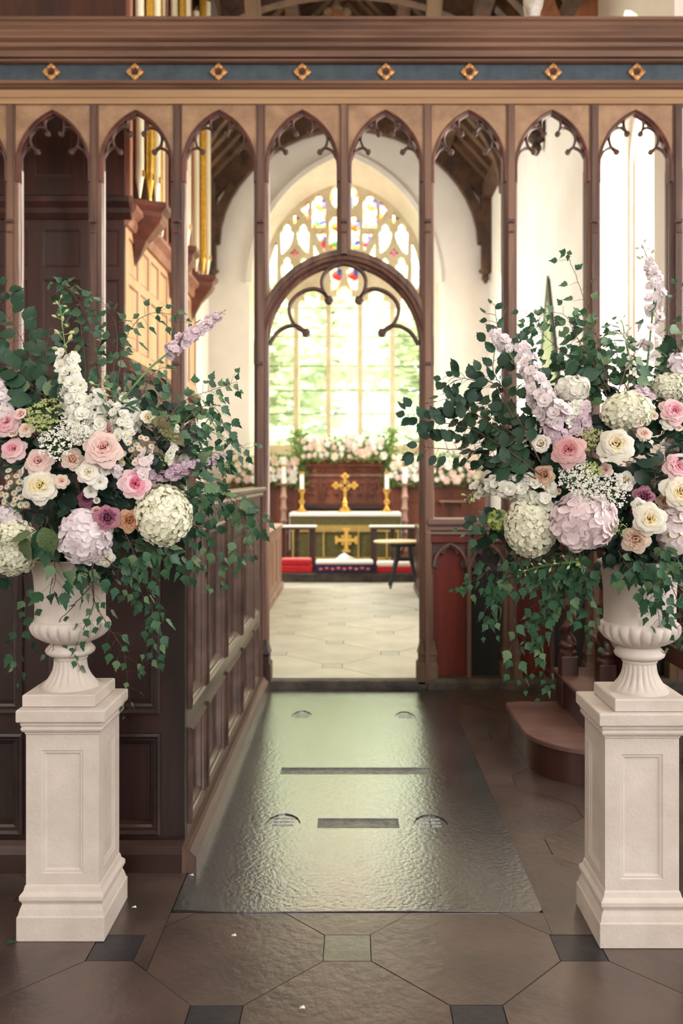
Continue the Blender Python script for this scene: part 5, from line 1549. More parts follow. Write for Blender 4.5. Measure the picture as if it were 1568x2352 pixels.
def floret_mesh(name, npet, r, cup, ruff=0.0, second=0, wk=1.12, eye=False):
    mb = MB()
    for layer in range(1 + second):
        k = 1 - 0.36 * layer
        for p in range(npet):
            a0 = 2 * PI * (p + 0.5 * layer) / npet + rm.uniform(-0.12, 0.12) * second
            M = Matrix.Rotation(a0, 4, 'Z') @ Matrix.Rotation(rm.uniform(-0.3, 0.12) * (1 if second else 0), 4, 'Y')
            w = r * k * math.sin(PI / npet) * wk
            z = lambda q: cup * r * (q ** 1.5) + 0.12 * r * layer
            rf = lambda: rm.uniform(-ruff, ruff) * r
            mb.add([(0.02 * r, 0, 0.02 * r * layer), (0.45 * r * k, -w * 0.8, z(0.45) + rf()), (0.50 * r * k, 0, z(0.5) - 0.05 * r), (0.45 * r * k, w * 0.8, z(0.45) + rf()),
                    (0.82 * r * k, -w * 0.9, z(0.85) + rf()), (0.90 * r * k, 0, z(0.92) - 0.03 * r), (0.82 * r * k, w * 0.9, z(0.85) + rf()), (1.04 * r * k, -w * 0.34, z(1.0) + rf()), (1.04 * r * k, w * 0.34, z(1.0) + rf())],
                   [(0, 1, 2), (0, 2, 3), (1, 4, 5, 2), (2, 5, 6, 3), (4, 7, 5), (5, 7, 8), (5, 8, 6)], M)
    nf = len(mb.f)
    if eye:
        mb.ball((0, 0, 0.16 * r), 0.13 * r, 5, 3, sq=(1, 1, 1.3))
    me = mb.mesh(name, smooth='all', fix=False)
    me.materials.append(MATS['floret_white'])
    if eye:
        me.materials.append(MATS['floret_lime'])
        for q in range(nf, len(me.polygons)):
            me.polygons[q].material_index = 1
    return me
FLORET4 = [floret_mesh('floret', 4, 1.0, 0.12, 0.06) for _ in range(2)]
RUFFLE = [floret_mesh('floret', 5, 1.0, 0.22, 0.17, second=1, wk=1.0, eye=True) for _ in range(4)]
bmx = MB(); bmx.lathe([(0.02, -0.5), (0.22, -0.2), (0.28, 0.1), (0.2, 0.4), (0.03, 0.6)], n=7); bmx.tube([(0, 0, -0.5), (0.1, 0, -1.0), (0.28, 0, -1.35)], [0.05, 0.04, 0.04], 4)
BUD = bmx.mesh('bud', smooth=True); BUD.materials.append(MATS['bud_green'])
dm = MB()
for p in range(12):
    M = Matrix.Rotation(2 * PI * p / 12, 4, 'Z')
    dm.add([(0.22, -0.07, 0.02), (0.22, 0.07, 0.02), (0.75, 0.13, 0.0), (0.98, 0.0, -0.06), (0.75, -0.13, 0.0)], [(0, 4, 3, 2, 1)], M)
DAISY = dm.mesh('daisy_head', fix=False); DAISY.materials.append(MATS['daisy_white'])
de = MB().ball((0, 0, 0.05), 0.34, 9, 5, sq=(1, 1, 0.75)); DEYE = de.mesh('daisy_eye', smooth=True); DEYE.materials.append(MATS['daisy_eye'])

def leaf_mesh(name, L, shape, serr, petiole, droop, fold, rnd, m_='leaf_birch'):
    """leaf along +X from its petiole, upper side +Z; shape = half widths along the blade"""
    mb = MB()
    vs, fs = [], []
    nn = len(shape)
    for j, w in enumerate(shape):
        v = j / (nn - 1)
        x = petiole + L * v
        z = -droop * L * v * v
        ww = w * L * (1 + (serr if j % 2 else -serr) * (1 if 0 < j < nn - 1 else 0))
        yb = 0.03 * L * math.sin(v * 5 + rnd.random())
        vs += [(x - (0.05 * L if j % 2 == 0 else 0) * (w > 0.05), -ww, z + fold * ww + yb), (x + 0.02 * L, 0, z), (x - (0.05 * L if j % 2 == 0 else 0) * (w > 0.05), ww, z + fold * ww - yb)]
    for j in range(nn - 1):
        a = 3 * j
        fs += [(a, a + 3, a + 4, a + 1), (a + 1, a + 4, a + 5, a + 2)]
    mb.add(vs, fs)
    t = 0.010 * 1
    mb.add([(0, -t, 0), (0, t, 0), (petiole + 0.05 * L, t, 0), (petiole + 0.05 * L, -t, 0), (0, 0, t), (petiole + 0.05 * L, 0, t)], [(0, 3, 5, 4), (1, 4, 5, 2)])
    me = mb.mesh(name, smooth='all', fix=False)
    me.materials.append(MATS[m_])
    return me
BIRCH = [leaf_mesh('leaf', 1.0, [0.07, 0.27, 0.37, 0.35, 0.29, 0.21, 0.14, 0.085, 0.045, 0.0], 0.12, 0.28, d, f, rm) for d, f in ((0.10, 0.18), (0.28, 0.30), (0.0, 0.12), (0.2, 0.45))]
BEECH = [leaf_mesh('leaf', 1.0, [0.05, 0.18, 0.26, 0.31, 0.32, 0.30, 0.25, 0.17, 0.08, 0.0], 0.045, 0.10, d, f, rm) for d, f in ((0.06, 0.12), (0.18, 0.25), (-0.05, 0.05))]
LANCE = [leaf_mesh('leaf', 1.0, [0.03, 0.10, 0.14, 0.15, 0.13, 0.09, 0.04, 0.0], 0.02, 0.06, d, 0.3, rm) for d in (0.1, 0.3)]

# ------------------------------------------------------------------ placing: each bloom stands at its own place in a dome about its urn
URN = {'left': dict(c=Vector((LUX, LUY, 1.34)), px=166, D=LUY), 'right': dict(c=Vector((RUX, RUY, 1.34)), px=1466, D=RUY)}
def dome(u, px, py, off=0.0):
    g = URN[u]
    ex, ey = (px - g['px']) / 360.0, (py - 1090) / 330.0
    q = 1 - ex * ex - ey * ey
    D = g['D'] - 0.02 - 0.25 * math.sqrt(max(q, 0)) + 0.10 * max(0, -q) + off
    return PT(px, py, D)
def facing(u, p, cam_w=0.8, up=0.10):
    v = (p - URN[u]['c'])
    v.normalize()
    return (v + Vector((0, -cam_w, up)) + (Vector((0, 0, EYE)) - p).normalized() * 0.3).normalized()
def frame_at(p, d, spin=0.0, s=1.0):
    q = d.to_track_quat('Z', 'Y')
    return Matrix.Translation(p) @ q.to_matrix().to_4x4() @ Matrix.Rotation(spin, 4, 'Z') @ Matrix.Scale(s, 4)
def bloom_thing(name, label, cat, M, group):
    o = bpy.data.objects.new(name, None)
    o.empty_display_size = 0.02
    COL.objects.link(o)
    o.matrix_basis = M
    return tag(o, label, cat, group)
rf_ = random.Random(17)
BLOOMS = []
def px_m(rpx, D): return rpx * D / F

def rose(u, px, py, rpx, color, label, kind='rose', off=0.0, tilt=None, name='rose'):
    p = dome(u, px, py, off)
    d = facing(u, p)
    if tilt: d = (d + Vector(tilt)).normalized()
    BLOOMS.append((u, px, py, rpx, label))
    s = px_m(rpx, p.y) / 0.98
    M = frame_at(p - d * s * 0.35, d, rf_.uniform(0, 6.28), s)
    t = bloom_thing(name, label, 'rose' if name == 'rose' else 'flower', M, 'roses in the %s urn' % u)
    H, Mi, Ri = ['petal_%s_%s' % (color, k) for k in ('heart', 'middle', 'rim')]
    def ring(key, n_, m_, s_, sz, a0, lean=0.0, mix=None):
        for k in range(n_):
            a = a0 + 2 * PI * k / n_ + rf_.uniform(-0.16, 0.16)
            ss = s_ * rf_.uniform(0.93, 1.07)
            MM = Matrix.Rotation(a, 4, 'Z') @ Matrix.Rotation(lean + rf_.uniform(-0.06, 0.06), 4, 'Y') @ Matrix.Diagonal((ss, ss, sz * rf_.uniform(0.93, 1.05), 1))
            inst('petal', PM[key], t, MM, m_ if not mix or rf_.random() > 0.4 else mix)
    if kind == 'garden':                              # full quartered bloom: many small ruffled petals in the middle
        ring('bud', 3, H, 0.9, 0.9, 0)
        ring('bud', 4, H, 1.5, 0.9, 1.0)
        for k in range(24):
            a = k * 2.4; r = 0.10 + 0.098 * math.sqrt(k)
            inst('petal', PM['ruffle'], t, Matrix.Translation((r * math.cos(a), r * math.sin(a), 0.06 - 0.16 * r * r)) @ Matrix.Rotation(a + rf_.uniform(-1.4, 1.4), 4, 'Z') @ Matrix.Scale(rf_.uniform(0.85, 1.15), 4), H if k < 9 else Mi)
        ring('mid', 7, Mi, 1.1, 0.92, 0.3, 0.05)
        ring('outer', 7, Ri, 0.98, 1.0, 0.1)
        ring('guard', 5, Ri, 0.98, 1.0, 0.5)
    elif kind == 'bud':
        ring('bud', 3, H, 1.7, 1.0, 0)
        ring('inner', 4, Mi, 1.7, 1.05, 0.4)
        ring('mid', 5, Ri, 1.35, 1.05, 0.9, 0.02)
        ring('outer', 4, Ri, 0.95, 1.1, 0.2, -0.12)
    elif kind == 'ranunculus':
        ring('bud', 3, H, 0.9, 0.66, 0)
        for n_, s_, sz in ((4, 0.8, 0.66), (5, 1.35, 0.66), (6, 1.75, 0.68), (7, 2.2, 0.66)):
            ring('inner', n_, H if s_ < 1.2 else Mi, s_, sz, rf_.uniform(0, 3))
        ring('mid', 7, Ri, 1.45, 0.75, 0.2)
        ring('outer', 5, Ri, 1.1, 0.8, 0.2)
    else:                                             # hybrid tea: spiral heart, rolled outer petals
        ring('bud', 3, H, 1.0, 1.0, 0)
        ring('bud', 3, H, 1.8, 0.98, 1.0)
        ring('inner', 4, H, 1.3, 1.0, 0.5, mix=Mi)
        ring('inner', 5, Mi, 1.75, 1.0, 0.1, mix=H)
        ring('inner', 5, Mi, 2.2, 0.99, 0.7)
        ring('mid', 6, Mi, 1.24, 1.02, 0.6, mix=Ri)
        ring('mid', 6, Ri, 1.46, 1.0, 0.1, mix=Mi)
        ring('outer', 7, Ri, 1.0, 1.12, 0.2)
        ring('guard', 6, Ri, 0.96, 1.15, 0.7)
    inst('calyx', CALYX, t, Matrix.Scale(1.0, 4))
    st = MB().tube([(0, 0, -0.35), (0.05, 0, -1.0), (0.0, 0.1, -1.7)], 0.055, 6)
    me = st.mesh('stem', smooth=True); me.materials.append(MATS['stem_green'])
    inst('stem', me, t, Matrix())
    return t

def sphere_pts(n, zmin=-0.5):
    out = []
    k = 0
    N_ = int(n / ((1 - zmin) / 2))
    for i in range(N_):
        z = 1 - (2 * i + 1) / N_
        if z < zmin: break
        a = i * 2.39996
        s = math.sqrt(1 - z * z)
        out.append(Vector((s * math.cos(a), s * math.sin(a), z)))
    return out
def mophead(u, px, py, rpx, color, label, n=110, fs=0.21, sq=(1, 1, 0.85), off=0.0, small=False, core='floret_lime', name='hydrangea', tilt=None):
    p = dome(u, px, py, off)
    d = facing(u, p)
    if tilt: d = (d + Vector(tilt)).normalized()
    BLOOMS.append((u, px, py, rpx, label))
    s = px_m(rpx, p.y)
    # squash axes are picture-like: x across, y up, z towards the viewer
    M = Matrix.Translation(p - d * s * 0.25) @ d.to_track_quat('Z', 'Y').to_matrix().to_4x4() @ Matrix.Scale(s, 4)
    t = bloom_thing(name, label, 'flower', M, 'hydrangeas in the %s urn' % u)
    core_m = MB().ball((0, 0, 0), 0.80, 14, 10, sq=sq)
    me = core_m.mesh('flower_core', smooth=True); me.materials.append(MATS[core])
    inst('flower_core', me, t, Matrix())
    pts = sphere_pts(n, -0.55)
    if small:
        mb = MB()
        base = FLORET4[0]
        bv = [v.co.copy() for v in base.vertices]; bf = [tuple(f.vertices) for f in base.polygons]
        for v in pts:
            rr = rf_.uniform(0.80, 1.0)
            dd = (v + Vector((rf_.uniform(-0.5, 0.5), rf_.uniform(-0.5, 0.5), rf_.uniform(-0.5, 0.5)))).normalized()
            MM = Matrix.Translation(Vector((v.x * sq[0], v.y * sq[1], v.z * sq[2])) * rr) @ dd.to_track_quat('Z', 'Y').to_matrix().to_4x4() @ Matrix.Rotation(rf_.uniform(0, 6), 4, 'Z') @ Matrix.Scale(fs * rf_.uniform(0.7, 1.1), 4)
            mb.add(bv, bf, MM)
        me = mb.mesh('florets', smooth='all', fix=False); me.materials.append(MATS[color])
        o = inst('florets', me, t, Matrix()); o['kind'] = 'stuff'
    else:
        for v in pts:
            rr = rf_.uniform(0.88, 1.02)
            dd = (v + Vector((rf_.uniform(-0.5, 0.5), rf_.uniform(-0.5, 0.5), rf_.uniform(-0.5, 0.5)))).normalized()
            MM = Matrix.Translation(Vector((v.x * sq[0], v.y * sq[1], v.z * sq[2])) * rr) @ dd.to_track_quat('Z', 'Y').to_matrix().to_4x4() @ Matrix.Rotation(rf_.uniform(0, 6), 4, 'Z') @ Matrix.Scale(fs * rf_.uniform(0.85, 1.15), 4)
            inst('floret', rf_.choice(FLORET4), t, MM, color)
    st = MB().tube([(0, 0, -0.7), (0.05, 0, -1.6)], 0.05, 6)
    me = st.mesh('stem', smooth=True); me.materials.append(MATS['stem_green'])
    inst('stem', me, t, Matrix())
    return t

def smooth_path(pts, n=8):
    out = []
    m = len(pts)
    for i in range(m - 1):
        p0, p1, p2, p3 = pts[max(i - 1, 0)], pts[i], pts[i + 1], pts[min(i + 2, m - 1)]
        for k in range(n):
            t = k / n
            out.append(0.5 * ((2 * p1) + (p2 - p0) * t + (2 * p0 - 5 * p1 + 4 * p2 - p3) * t * t + (3 * p1 - p0 - 3 * p2 + p3) * t ** 3))
    out.append(pts[-1].copy())
    return out
def img_path(u, L, off=0.0):
    """a stem traced by its bends: (px, py[, depth shift])"""
    out = []
    for q in L:
        p = dome(u, q[0], q[1], off + (q[2] if len(q) > 2 else 0.0))
        out.append(p)
    return out

def spike(u, L, label, color, n=22, fr=0.020, wid=0.030, buds=6, bud_m='bud_green', off=0.0, start=0.0, name='delphinium', bud_r=0.009, bud_from=0.78):
    pts = smooth_path(img_path(u, L, off), 8)
    t = bloom_thing(name, label, 'flower', Matrix.Translation(pts[0]), 'tall flower spikes in the %s urn' % u)
    loc = [p - pts[0] for p in pts]
    st = MB().tube(loc, [0.0042 - 0.0027 * i / (len(loc) - 1) for i in range(len(loc))], 6)
    me = st.mesh('stem', smooth=True); me.materials.append(MATS['stem_green'])
    inst('stem', me, t, Matrix())
    tot = len(loc) - 1
    def at(v):
        f = min(max(v, 0), 0.9999) * tot
        i = int(f)
        return loc[i].lerp(loc[i + 1], f - i), (loc[min(i + 1, tot)] - loc[i]).normalized()
    n = int(n * 1.7); fr *= 0.80
    for k in range(n):
        v = start + (bud_from - start) * (k + rf_.random() * 0.6) / n
        p, tg = at(v)
        a = k * 2.4 + rf_.uniform(-0.4, 0.4)
        o1 = tg.orthogonal().normalized(); o2 = tg.cross(o1)
        d = (o1 * math.cos(a) + o2 * math.sin(a))
        if d.y > 0.45: d.y *= -0.6
        d.normalize()
        taper = 1.0 - 0.45 * max(0, (v - 0.4) / 0.6)
        pos = p + d * wid * taper * rf_.uniform(0.55, 1.1)
        dd = (d + Vector((0, -0.5, 0.1)) + tg * 0.15).normalized()
        inst('floret', rf_.choice(RUFFLE), t, frame_at(pos, dd, rf_.uniform(0, 6.28), fr * taper * rf_.uniform(0.85, 1.15)), color)
    for k in range(buds):
        v = bud_from + (1 - bud_from) * (k + 0.5) / max(1, buds)
        p, tg = at(v)
        a = k * 2.4
        o1 = tg.orthogonal().normalized(); o2 = tg.cross(o1)
        d = (o1 * math.cos(a) + o2 * math.sin(a) + tg * 0.5).normalized()
        r = bud_r * (1.15 - 0.6 * (k / max(1, buds)))
        inst('bud', BUD, t, frame_at(p + d * r * 3.0, d, rf_.uniform(0, 6), r * 2.2), bud_m)
    return t

def umbel(u, px, py, rpx, label, color='lace_white', stem_to=None, off=0.0, rays=22, dots=22, name='lace_flower', flat=0.35, tilt=None):
    p = dome(u, px, py, off)
    BLOOMS.append((u, px, py, rpx, label))
    d = (facing(u, p, 0.5, 0.6) + (Vector(tilt) if tilt else Vector())).normalized()
    s = px_m(rpx, p.y)
    t = bloom_thing(name, label, 'flower', frame_at(p, d, rf_.uniform(0, 6), s), 'lace flowers in the %s urn' % u)
    ry = MB(); fl = MB()
    for k in range(rays):
        r = math.sqrt((k + 0.5) / rays); a = k * 2.4
        e = Vector((r * math.cos(a), r * math.sin(a), flat * (1 - r * r) + rf_.uniform(-0.05, 0.05)))
        ry.tube([(0, 0, -0.55), (e.x * 0.55, e.y * 0.55, e.z - 0.25), tuple(e)], 0.012, 3)
        for q in range(dots):
            b = Vector((rf_.gauss(0, 0.095), rf_.gauss(0, 0.095), rf_.uniform(-0.01, 0.07)))
            c = e + b
            w = rf_.uniform(0.032, 0.056)
            MM = Matrix.Translation(c) @ Matrix.Rotation(rf_.uniform(0, 3), 4, 'Z') @ Matrix.Rotation(rf_.uniform(-0.6, 0.6), 4, 'X')
            fl.add([(-w, -w * 0.4, 0), (w, -w * 0.4, 0), (w, w * 0.4, 0.01), (-w, w * 0.4, 0.01), (-w * 0.4, -w, 0.01), (w * 0.4, -w, 0.01), (w * 0.4, w, 0), (-w * 0.4, w, 0)], [(0, 1, 2, 3), (4, 5, 6, 7)], MM)
    ry.tube([(0, 0, -0.55), (0.05, 0, -1.2), (0, 0.05, -2.0)], 0.03, 5)
    me = ry.mesh('stalks'); me.materials.append(MATS['stem_green']); o = inst('stalks', me, t, Matrix()); o['kind'] = 'stuff'
    me = fl.mesh('tiny_flowers', fix=False); me.materials.append(MATS[color]); o = inst('tiny_flowers', me, t, Matrix()); o['kind'] = 'stuff'
    return t

def chamomile(u, px, py, w, h, n, rpx, label, off=-0.01):
    p = dome(u, px, py, off)
    t = bloom_thing('chamomile', label, 'flower', Matrix.Translation(p), 'chamomile in the %s urn' % u)
    root = Vector((rf_.uniform(-0.01, 0.01), 0.05, -px_m(h, p.y) - 0.02))
    stk = MB()
    pts = []
    for k in range(n):
        for _ in range(30):
            x, y = rf_.uniform(-1, 1), rf_.uniform(-1, 1)
            if x * x + y * y < 1 and all((x - a) ** 2 * w * w + (y - b) ** 2 * h * h > (rpx * 1.5) ** 2 for a, b in pts): break
        pts.append((x, y))
        q = Vector((px_m(x * w, p.y), rf_.uniform(-0.015, 0.015), -px_m(y * h, p.y)))
        d = Vector((x * 0.5, -1.0, 0.5 - y * 0.4)).normalized()
        hd = inst('daisy', DAISY, t, frame_at(q, d, rf_.uniform(0, 6), px_m(rpx, p.y) * rf_.uniform(0.85, 1.1)))
        inst('yellow_eye', DEYE, hd, Matrix())
        stk.tube([tuple(root), tuple(root.lerp(q, 0.6) + Vector((0, 0.01, 0))), tuple(q - d * 0.002)], 0.0011, 4)
    me = stk.mesh('stalks'); me.materials.append(MATS['stem_green']); o = inst('stalks', me, t, Matrix()); o['kind'] = 'stuff'
    return t

def branch(u, L, label, leaves='birch', n=26, size=0.040, m_='leaf_birch', off=0.0, droop=0.5, spread=0.030, name=None, group=None, stem='stem_brown', start=0.08, twig=0.5, pale=0.15, rad=0.0019):
    pts = smooth_path(img_path(u, L, off), 7)
    nm = name or {'birch': 'birch_branch', 'beech': 'beech_branch', 'lance': 'leafy_stem'}[leaves]
    t = bloom_thing(nm, label, 'branch', Matrix.Translation(pts[0]), group or 'leafy branches in the %s urn' % u)
    loc = [p - pts[0] for p in pts]
    tot = len(loc) - 1
    for i in range(1, tot + 1):
        loc[i] = loc[i] + Vector((rf_.uniform(-1, 1), rf_.uniform(-1, 1), rf_.uniform(-1, 1))) * 0.0018
    sb = MB().tube(loc, [rad * (1 - 0.72 * i / tot) for i in range(tot + 1)], 5)
    SETM = {'birch': BIRCH, 'beech': BEECH, 'lance': LANCE}[leaves]
    c = URN[u]['c']
    for k in range(n):
        v = start + (1 - start) * (k + rf_.uniform(0.1, 0.9)) / n
        if k == n - 1: v = 0.999
        f = v * tot; i = min(int(f), tot - 1)
        p = loc[i].lerp(loc[i + 1], f - i)
        tg = (loc[i + 1] - loc[i]).normalized()
        view = (Vector((0, 0, EYE)) - (p + pts[0])).normalized()
        side = tg.cross(view).normalized() * (1 if k % 2 else -1)
        if rf_.random() < twig:                       # leaf on a short side twig
            q = p + (side * rf_.uniform(0.5, 1.2) + tg * rf_.uniform(0.2, 0.8) + view * rf_.uniform(-0.4, 0.5) + Vector((0, 0, -droop * 0.4))) * spread
            sb.tube([tuple(p), tuple(p.lerp(q, 0.5) + Vector((0, 0, 0.003))), tuple(q)], [rad * 0.45, rad * 0.35, rad * 0.28], 4)
            p = q
        d = (tg * rf_.uniform(0.35, 0.9) + side * rf_.uniform(0.4, 1.0) + Vector((0, 0, -droop * rf_.uniform(0.5, 1.3))) + view * rf_.uniform(-0.3, 0.25))
        if k == n - 1: d = tg + Vector((0, 0, -droop * 0.3))
        d.normalize()
        up = (view * rf_.uniform(0.5, 1.2) + Vector((0, 0, 0.5)) + Vector((rf_.uniform(-0.6, 0.6), rf_.uniform(-0.6, 0.6), rf_.uniform(-0.6, 0.6))))
        z = (up - d * up.dot(d)).normalized()
        yv = z.cross(d)
        s = size * rf_.uniform(0.72, 1.15) * (1.0 - 0.35 * max(0, v - 0.6) / 0.4)
        R3 = Matrix((d, yv, z)).transposed().to_4x4()
        mm = m_
        if rf_.random() < pale: mm = 'leaf_birch_pale'
        inst('leaf', rf_.choice(SETM), t, Matrix.Translation(p) @ R3 @ Matrix.Scale(s, 4), mm)
    me = sb.mesh('stem', smooth='all', fix=False); me.materials.append(MATS[stem])
    inst('stem', me, t, Matrix())
    return t
# ------------------------------------------------------------------ blooms of the left urn
u = 'left'
for a in (
    (236, 1030, 43, 'blush', 'largest blush pink rose, broad and open, near the top right of the left arrangement', 'tea', -0.02),
    (247, 992, 34, 'blush', 'pale pink rose directly behind and above the largest blush rose', 'tea', 0.05),
    (94, 1118, 41, 'ivory', 'large ivory rose with a pale yellow heart above the white pillar at left', 'tea', -0.02),
    (90, 1062, 32, 'blush', 'peachy pink rose just above the large ivory rose', 'tea', 0.0),
    (32, 1034, 30, 'pink', 'pink rose near the left picture edge, above the chamomile', 'tea', 0.0),
    (16, 974, 30, 'pink', 'pink rose half cut by the left edge of the picture', 'tea', 0.0),
    (48, 953, 20, 'blush', 'small blush rose topmost of the left cluster', 'bud', -0.02),
    (61, 988, 19, 'peach', 'small pale rose with a spiral heart, left of the white lace flowers', 'tea', -0.02),
    (31, 996, 17, 'peach', 'tiny pale spray rose under the pink roses at the left edge', 'bud', 0.0),
    (167, 1056, 27, 'peach', 'creamy pink spray rose between the lace flowers and the white roses', 'garden', 0.0),
    (202, 1086, 27, 'cream', 'white rose with a pink spiral heart under the largest blush rose', 'tea', -0.02),
    (229, 1107, 21, 'white', 'white ranunculus touching the lower right of a white rose', 'ranunculus', -0.01),
    (242, 1078, 17, 'white', 'small white ranunculus above another, right of the white rose', 'ranunculus', 0.01),
    (209, 1129, 18, 'white', 'white ranunculus lowest of the three round white ones', 'ranunculus', 0.01),
    (142, 1106, 17, 'peach', 'small peach rose tucked against the large ivory rose', 'tea', -0.02),
    (309, 1113, 35, 'hotpink', 'pink rose with a bright pink spiral heart beside the cream hydrangea', 'tea', -0.02),
    (198, 1146, 20, 'plum', 'dark plum rose in the shade under the white ranunculus', 'tea', 0.03),
    (246, 1190, 29, 'mauve', 'ruffled mauve rose right of the pale lilac hydrangea', 'garden', -0.03),
    (222, 1176, 17, 'dusty', 'folded dusty pink rose against the ruffled mauve rose', 'bud', 0.0),
    (297, 1196, 26, 'apricot', 'apricot toffee rose left of the cream hydrangea', 'garden', 0.0),
    (240, 1281, 22, 'cream', 'cream garden rose hanging lowest over the left urn', 'garden', -0.02),
    (338, 962, 26, 'ivory', 'ivory rose half hidden by a brown leaf, high on the right', 'bud', 0.03),
    (147, 1068, 13, 'plum', 'small dark plum bloom in shadow left of the spray rose', 'tea', 0.05),
    (222, 1150, 11, 'white', 'tiny white bud rose beneath the round white blooms', 'bud', 0.03),
):
    rose(u, *a[:4], a[4], a[5], a[6], name='ranunculus' if a[5] == 'ranunculus' else 'rose')
mophead(u, 196, 1232, 60, 'floret_lilac', 'pale lilac mophead hydrangea over the rim of the left urn', 160, 0.20, (0.95, 1.05, 0.8), -0.03)
mophead(u, 381, 1181, 70, 'floret_green', 'big cream green hydrangea head at the right of the left arrangement', 900, 0.088, (0.95, 1.05, 0.85), -0.02, small=True)
mophead(u, 22, 1258, 62, 'floret_green', 'cream green hydrangea head at the left picture edge', 860, 0.088, (0.95, 1.1, 0.85), -0.02, small=True)
mophead(u, 12, 1186, 30, 'floret_lilac', 'small lilac hydrangea above the cream one at the left edge', 50, 0.28, (1, 1, 0.8), 0.02)
mophead(u, 292, 948, 40, 'floret_white', 'fluffy white stock cluster behind the ivory rose', 130, 0.22, (0.85, 1.35, 0.8), 0.06, name='white_stock', core='floret_white')
spike(u, [(190, 1010), (168, 900), (150, 800), (136, 690)], 'tall white delphinium with green buds at its tip, left arrangement', 'floret_white', 34, 0.027, 0.034, 16, off=0.03, bud_from=0.62, bud_r=0.010)
spike(u, [(214, 985), (222, 930), (228, 880)], 'short white delphinium spray right of the tall white one', 'floret_white', 14, 0.024, 0.03, 3, off=0.04)
spike(u, [(250, 960), (330, 860), (400, 800), (468, 748), (512, 716)], 'lilac delphinium reaching right towards the doorway, left arrangement', 'floret_mauve', 30, 0.021, 0.025, 3, off=0.0, start=0.46, bud_from=0.94, bud_r=0.006)
spike(u, [(330, 1090), (390, 1085), (450, 1068), (515, 1052)], 'mauve stock spike lying to the right above the cream hydrangea', 'floret_violet', 24, 0.020, 0.022, 0, off=0.02, start=0.1, bud_from=1.0, name='mauve_stock')
spike(u, [(20, 990), (6, 930), (-6, 870)], 'pale lilac delphinium at the left picture edge', 'floret_lilac', 22, 0.026, 0.032, 0, off=0.03, bud_from=1.0)
spike(u, [(400, 1070), (440, 1020), (480, 960)], 'hazy white delphinium behind the birch leaves at right', 'floret_white', 18, 0.024, 0.028, 2, off=0.12, start=0.15)
spike(u, [(320, 1090), (332, 1060), (338, 1030)], 'short pinkish white stock above the bright pink rose', 'floret_pinkwhite', 9, 0.019, 0.02, 0, off=-0.01, bud_from=1.0, name='pale_stock')
spike(u, [(386, 1060), (400, 1020), (408, 975)], 'thin fluffy white spire among the fennel heads', 'floret_white', 26, 0.010, 0.010, 0, off=-0.02, bud_from=1.0, name='white_spire')
spike(u, [(286, 1010), (270, 950), (262, 900)], 'white delphinium stem with few florets beside the fluffy stock', 'floret_white', 12, 0.022, 0.03, 6, off=0.02)
spike(u, [(280, 1090), (268, 1080), (262, 1068)], 'small pale nigella sprig between the white ranunculus and the pink rose', 'floret_lilac', 6, 0.016, 0.012, 2, off=0.0, name='pale_stock')
umbel(u, 108, 950, 52, 'greenish lace flower umbel behind the small pale roses', 'lace_green', off=0.02)
umbel(u, 132, 1020, 44, 'white lace flower umbel left of the largest blush rose', 'lace_white', off=-0.03, dots=20)
umbel(u, 166, 985, 34, 'white lace flower umbel higher up behind the lace flowers', 'lace_white', off=0.0, dots=20)
umbel(u, 92, 975, 30, 'small yellow green lace flower umbel by the pale roses', 'lace_green', off=-0.02)
umbel(u, 190, 1000, 26, 'little white lace umbel touching the blush rose behind', 'lace_white', off=-0.02, dots=18)
umbel(u, 384, 1058, 18, 'small bright green fennel umbel above the cream hydrangea', 'floret_lime', off=-0.06, rays=12, dots=8)
umbel(u, 388, 1002, 22, 'spiky green seed umbel among the birch leaves', 'floret_lime', off=-0.05, rays=14, dots=4)
chamomile(u, 306, 1036, 44, 42, 18, 9, 'spray of chamomile daisies right of the largest blush rose')
chamomile(u, 30, 1122, 34, 46, 20, 9, 'spray of chamomile daisies left of the large ivory rose')

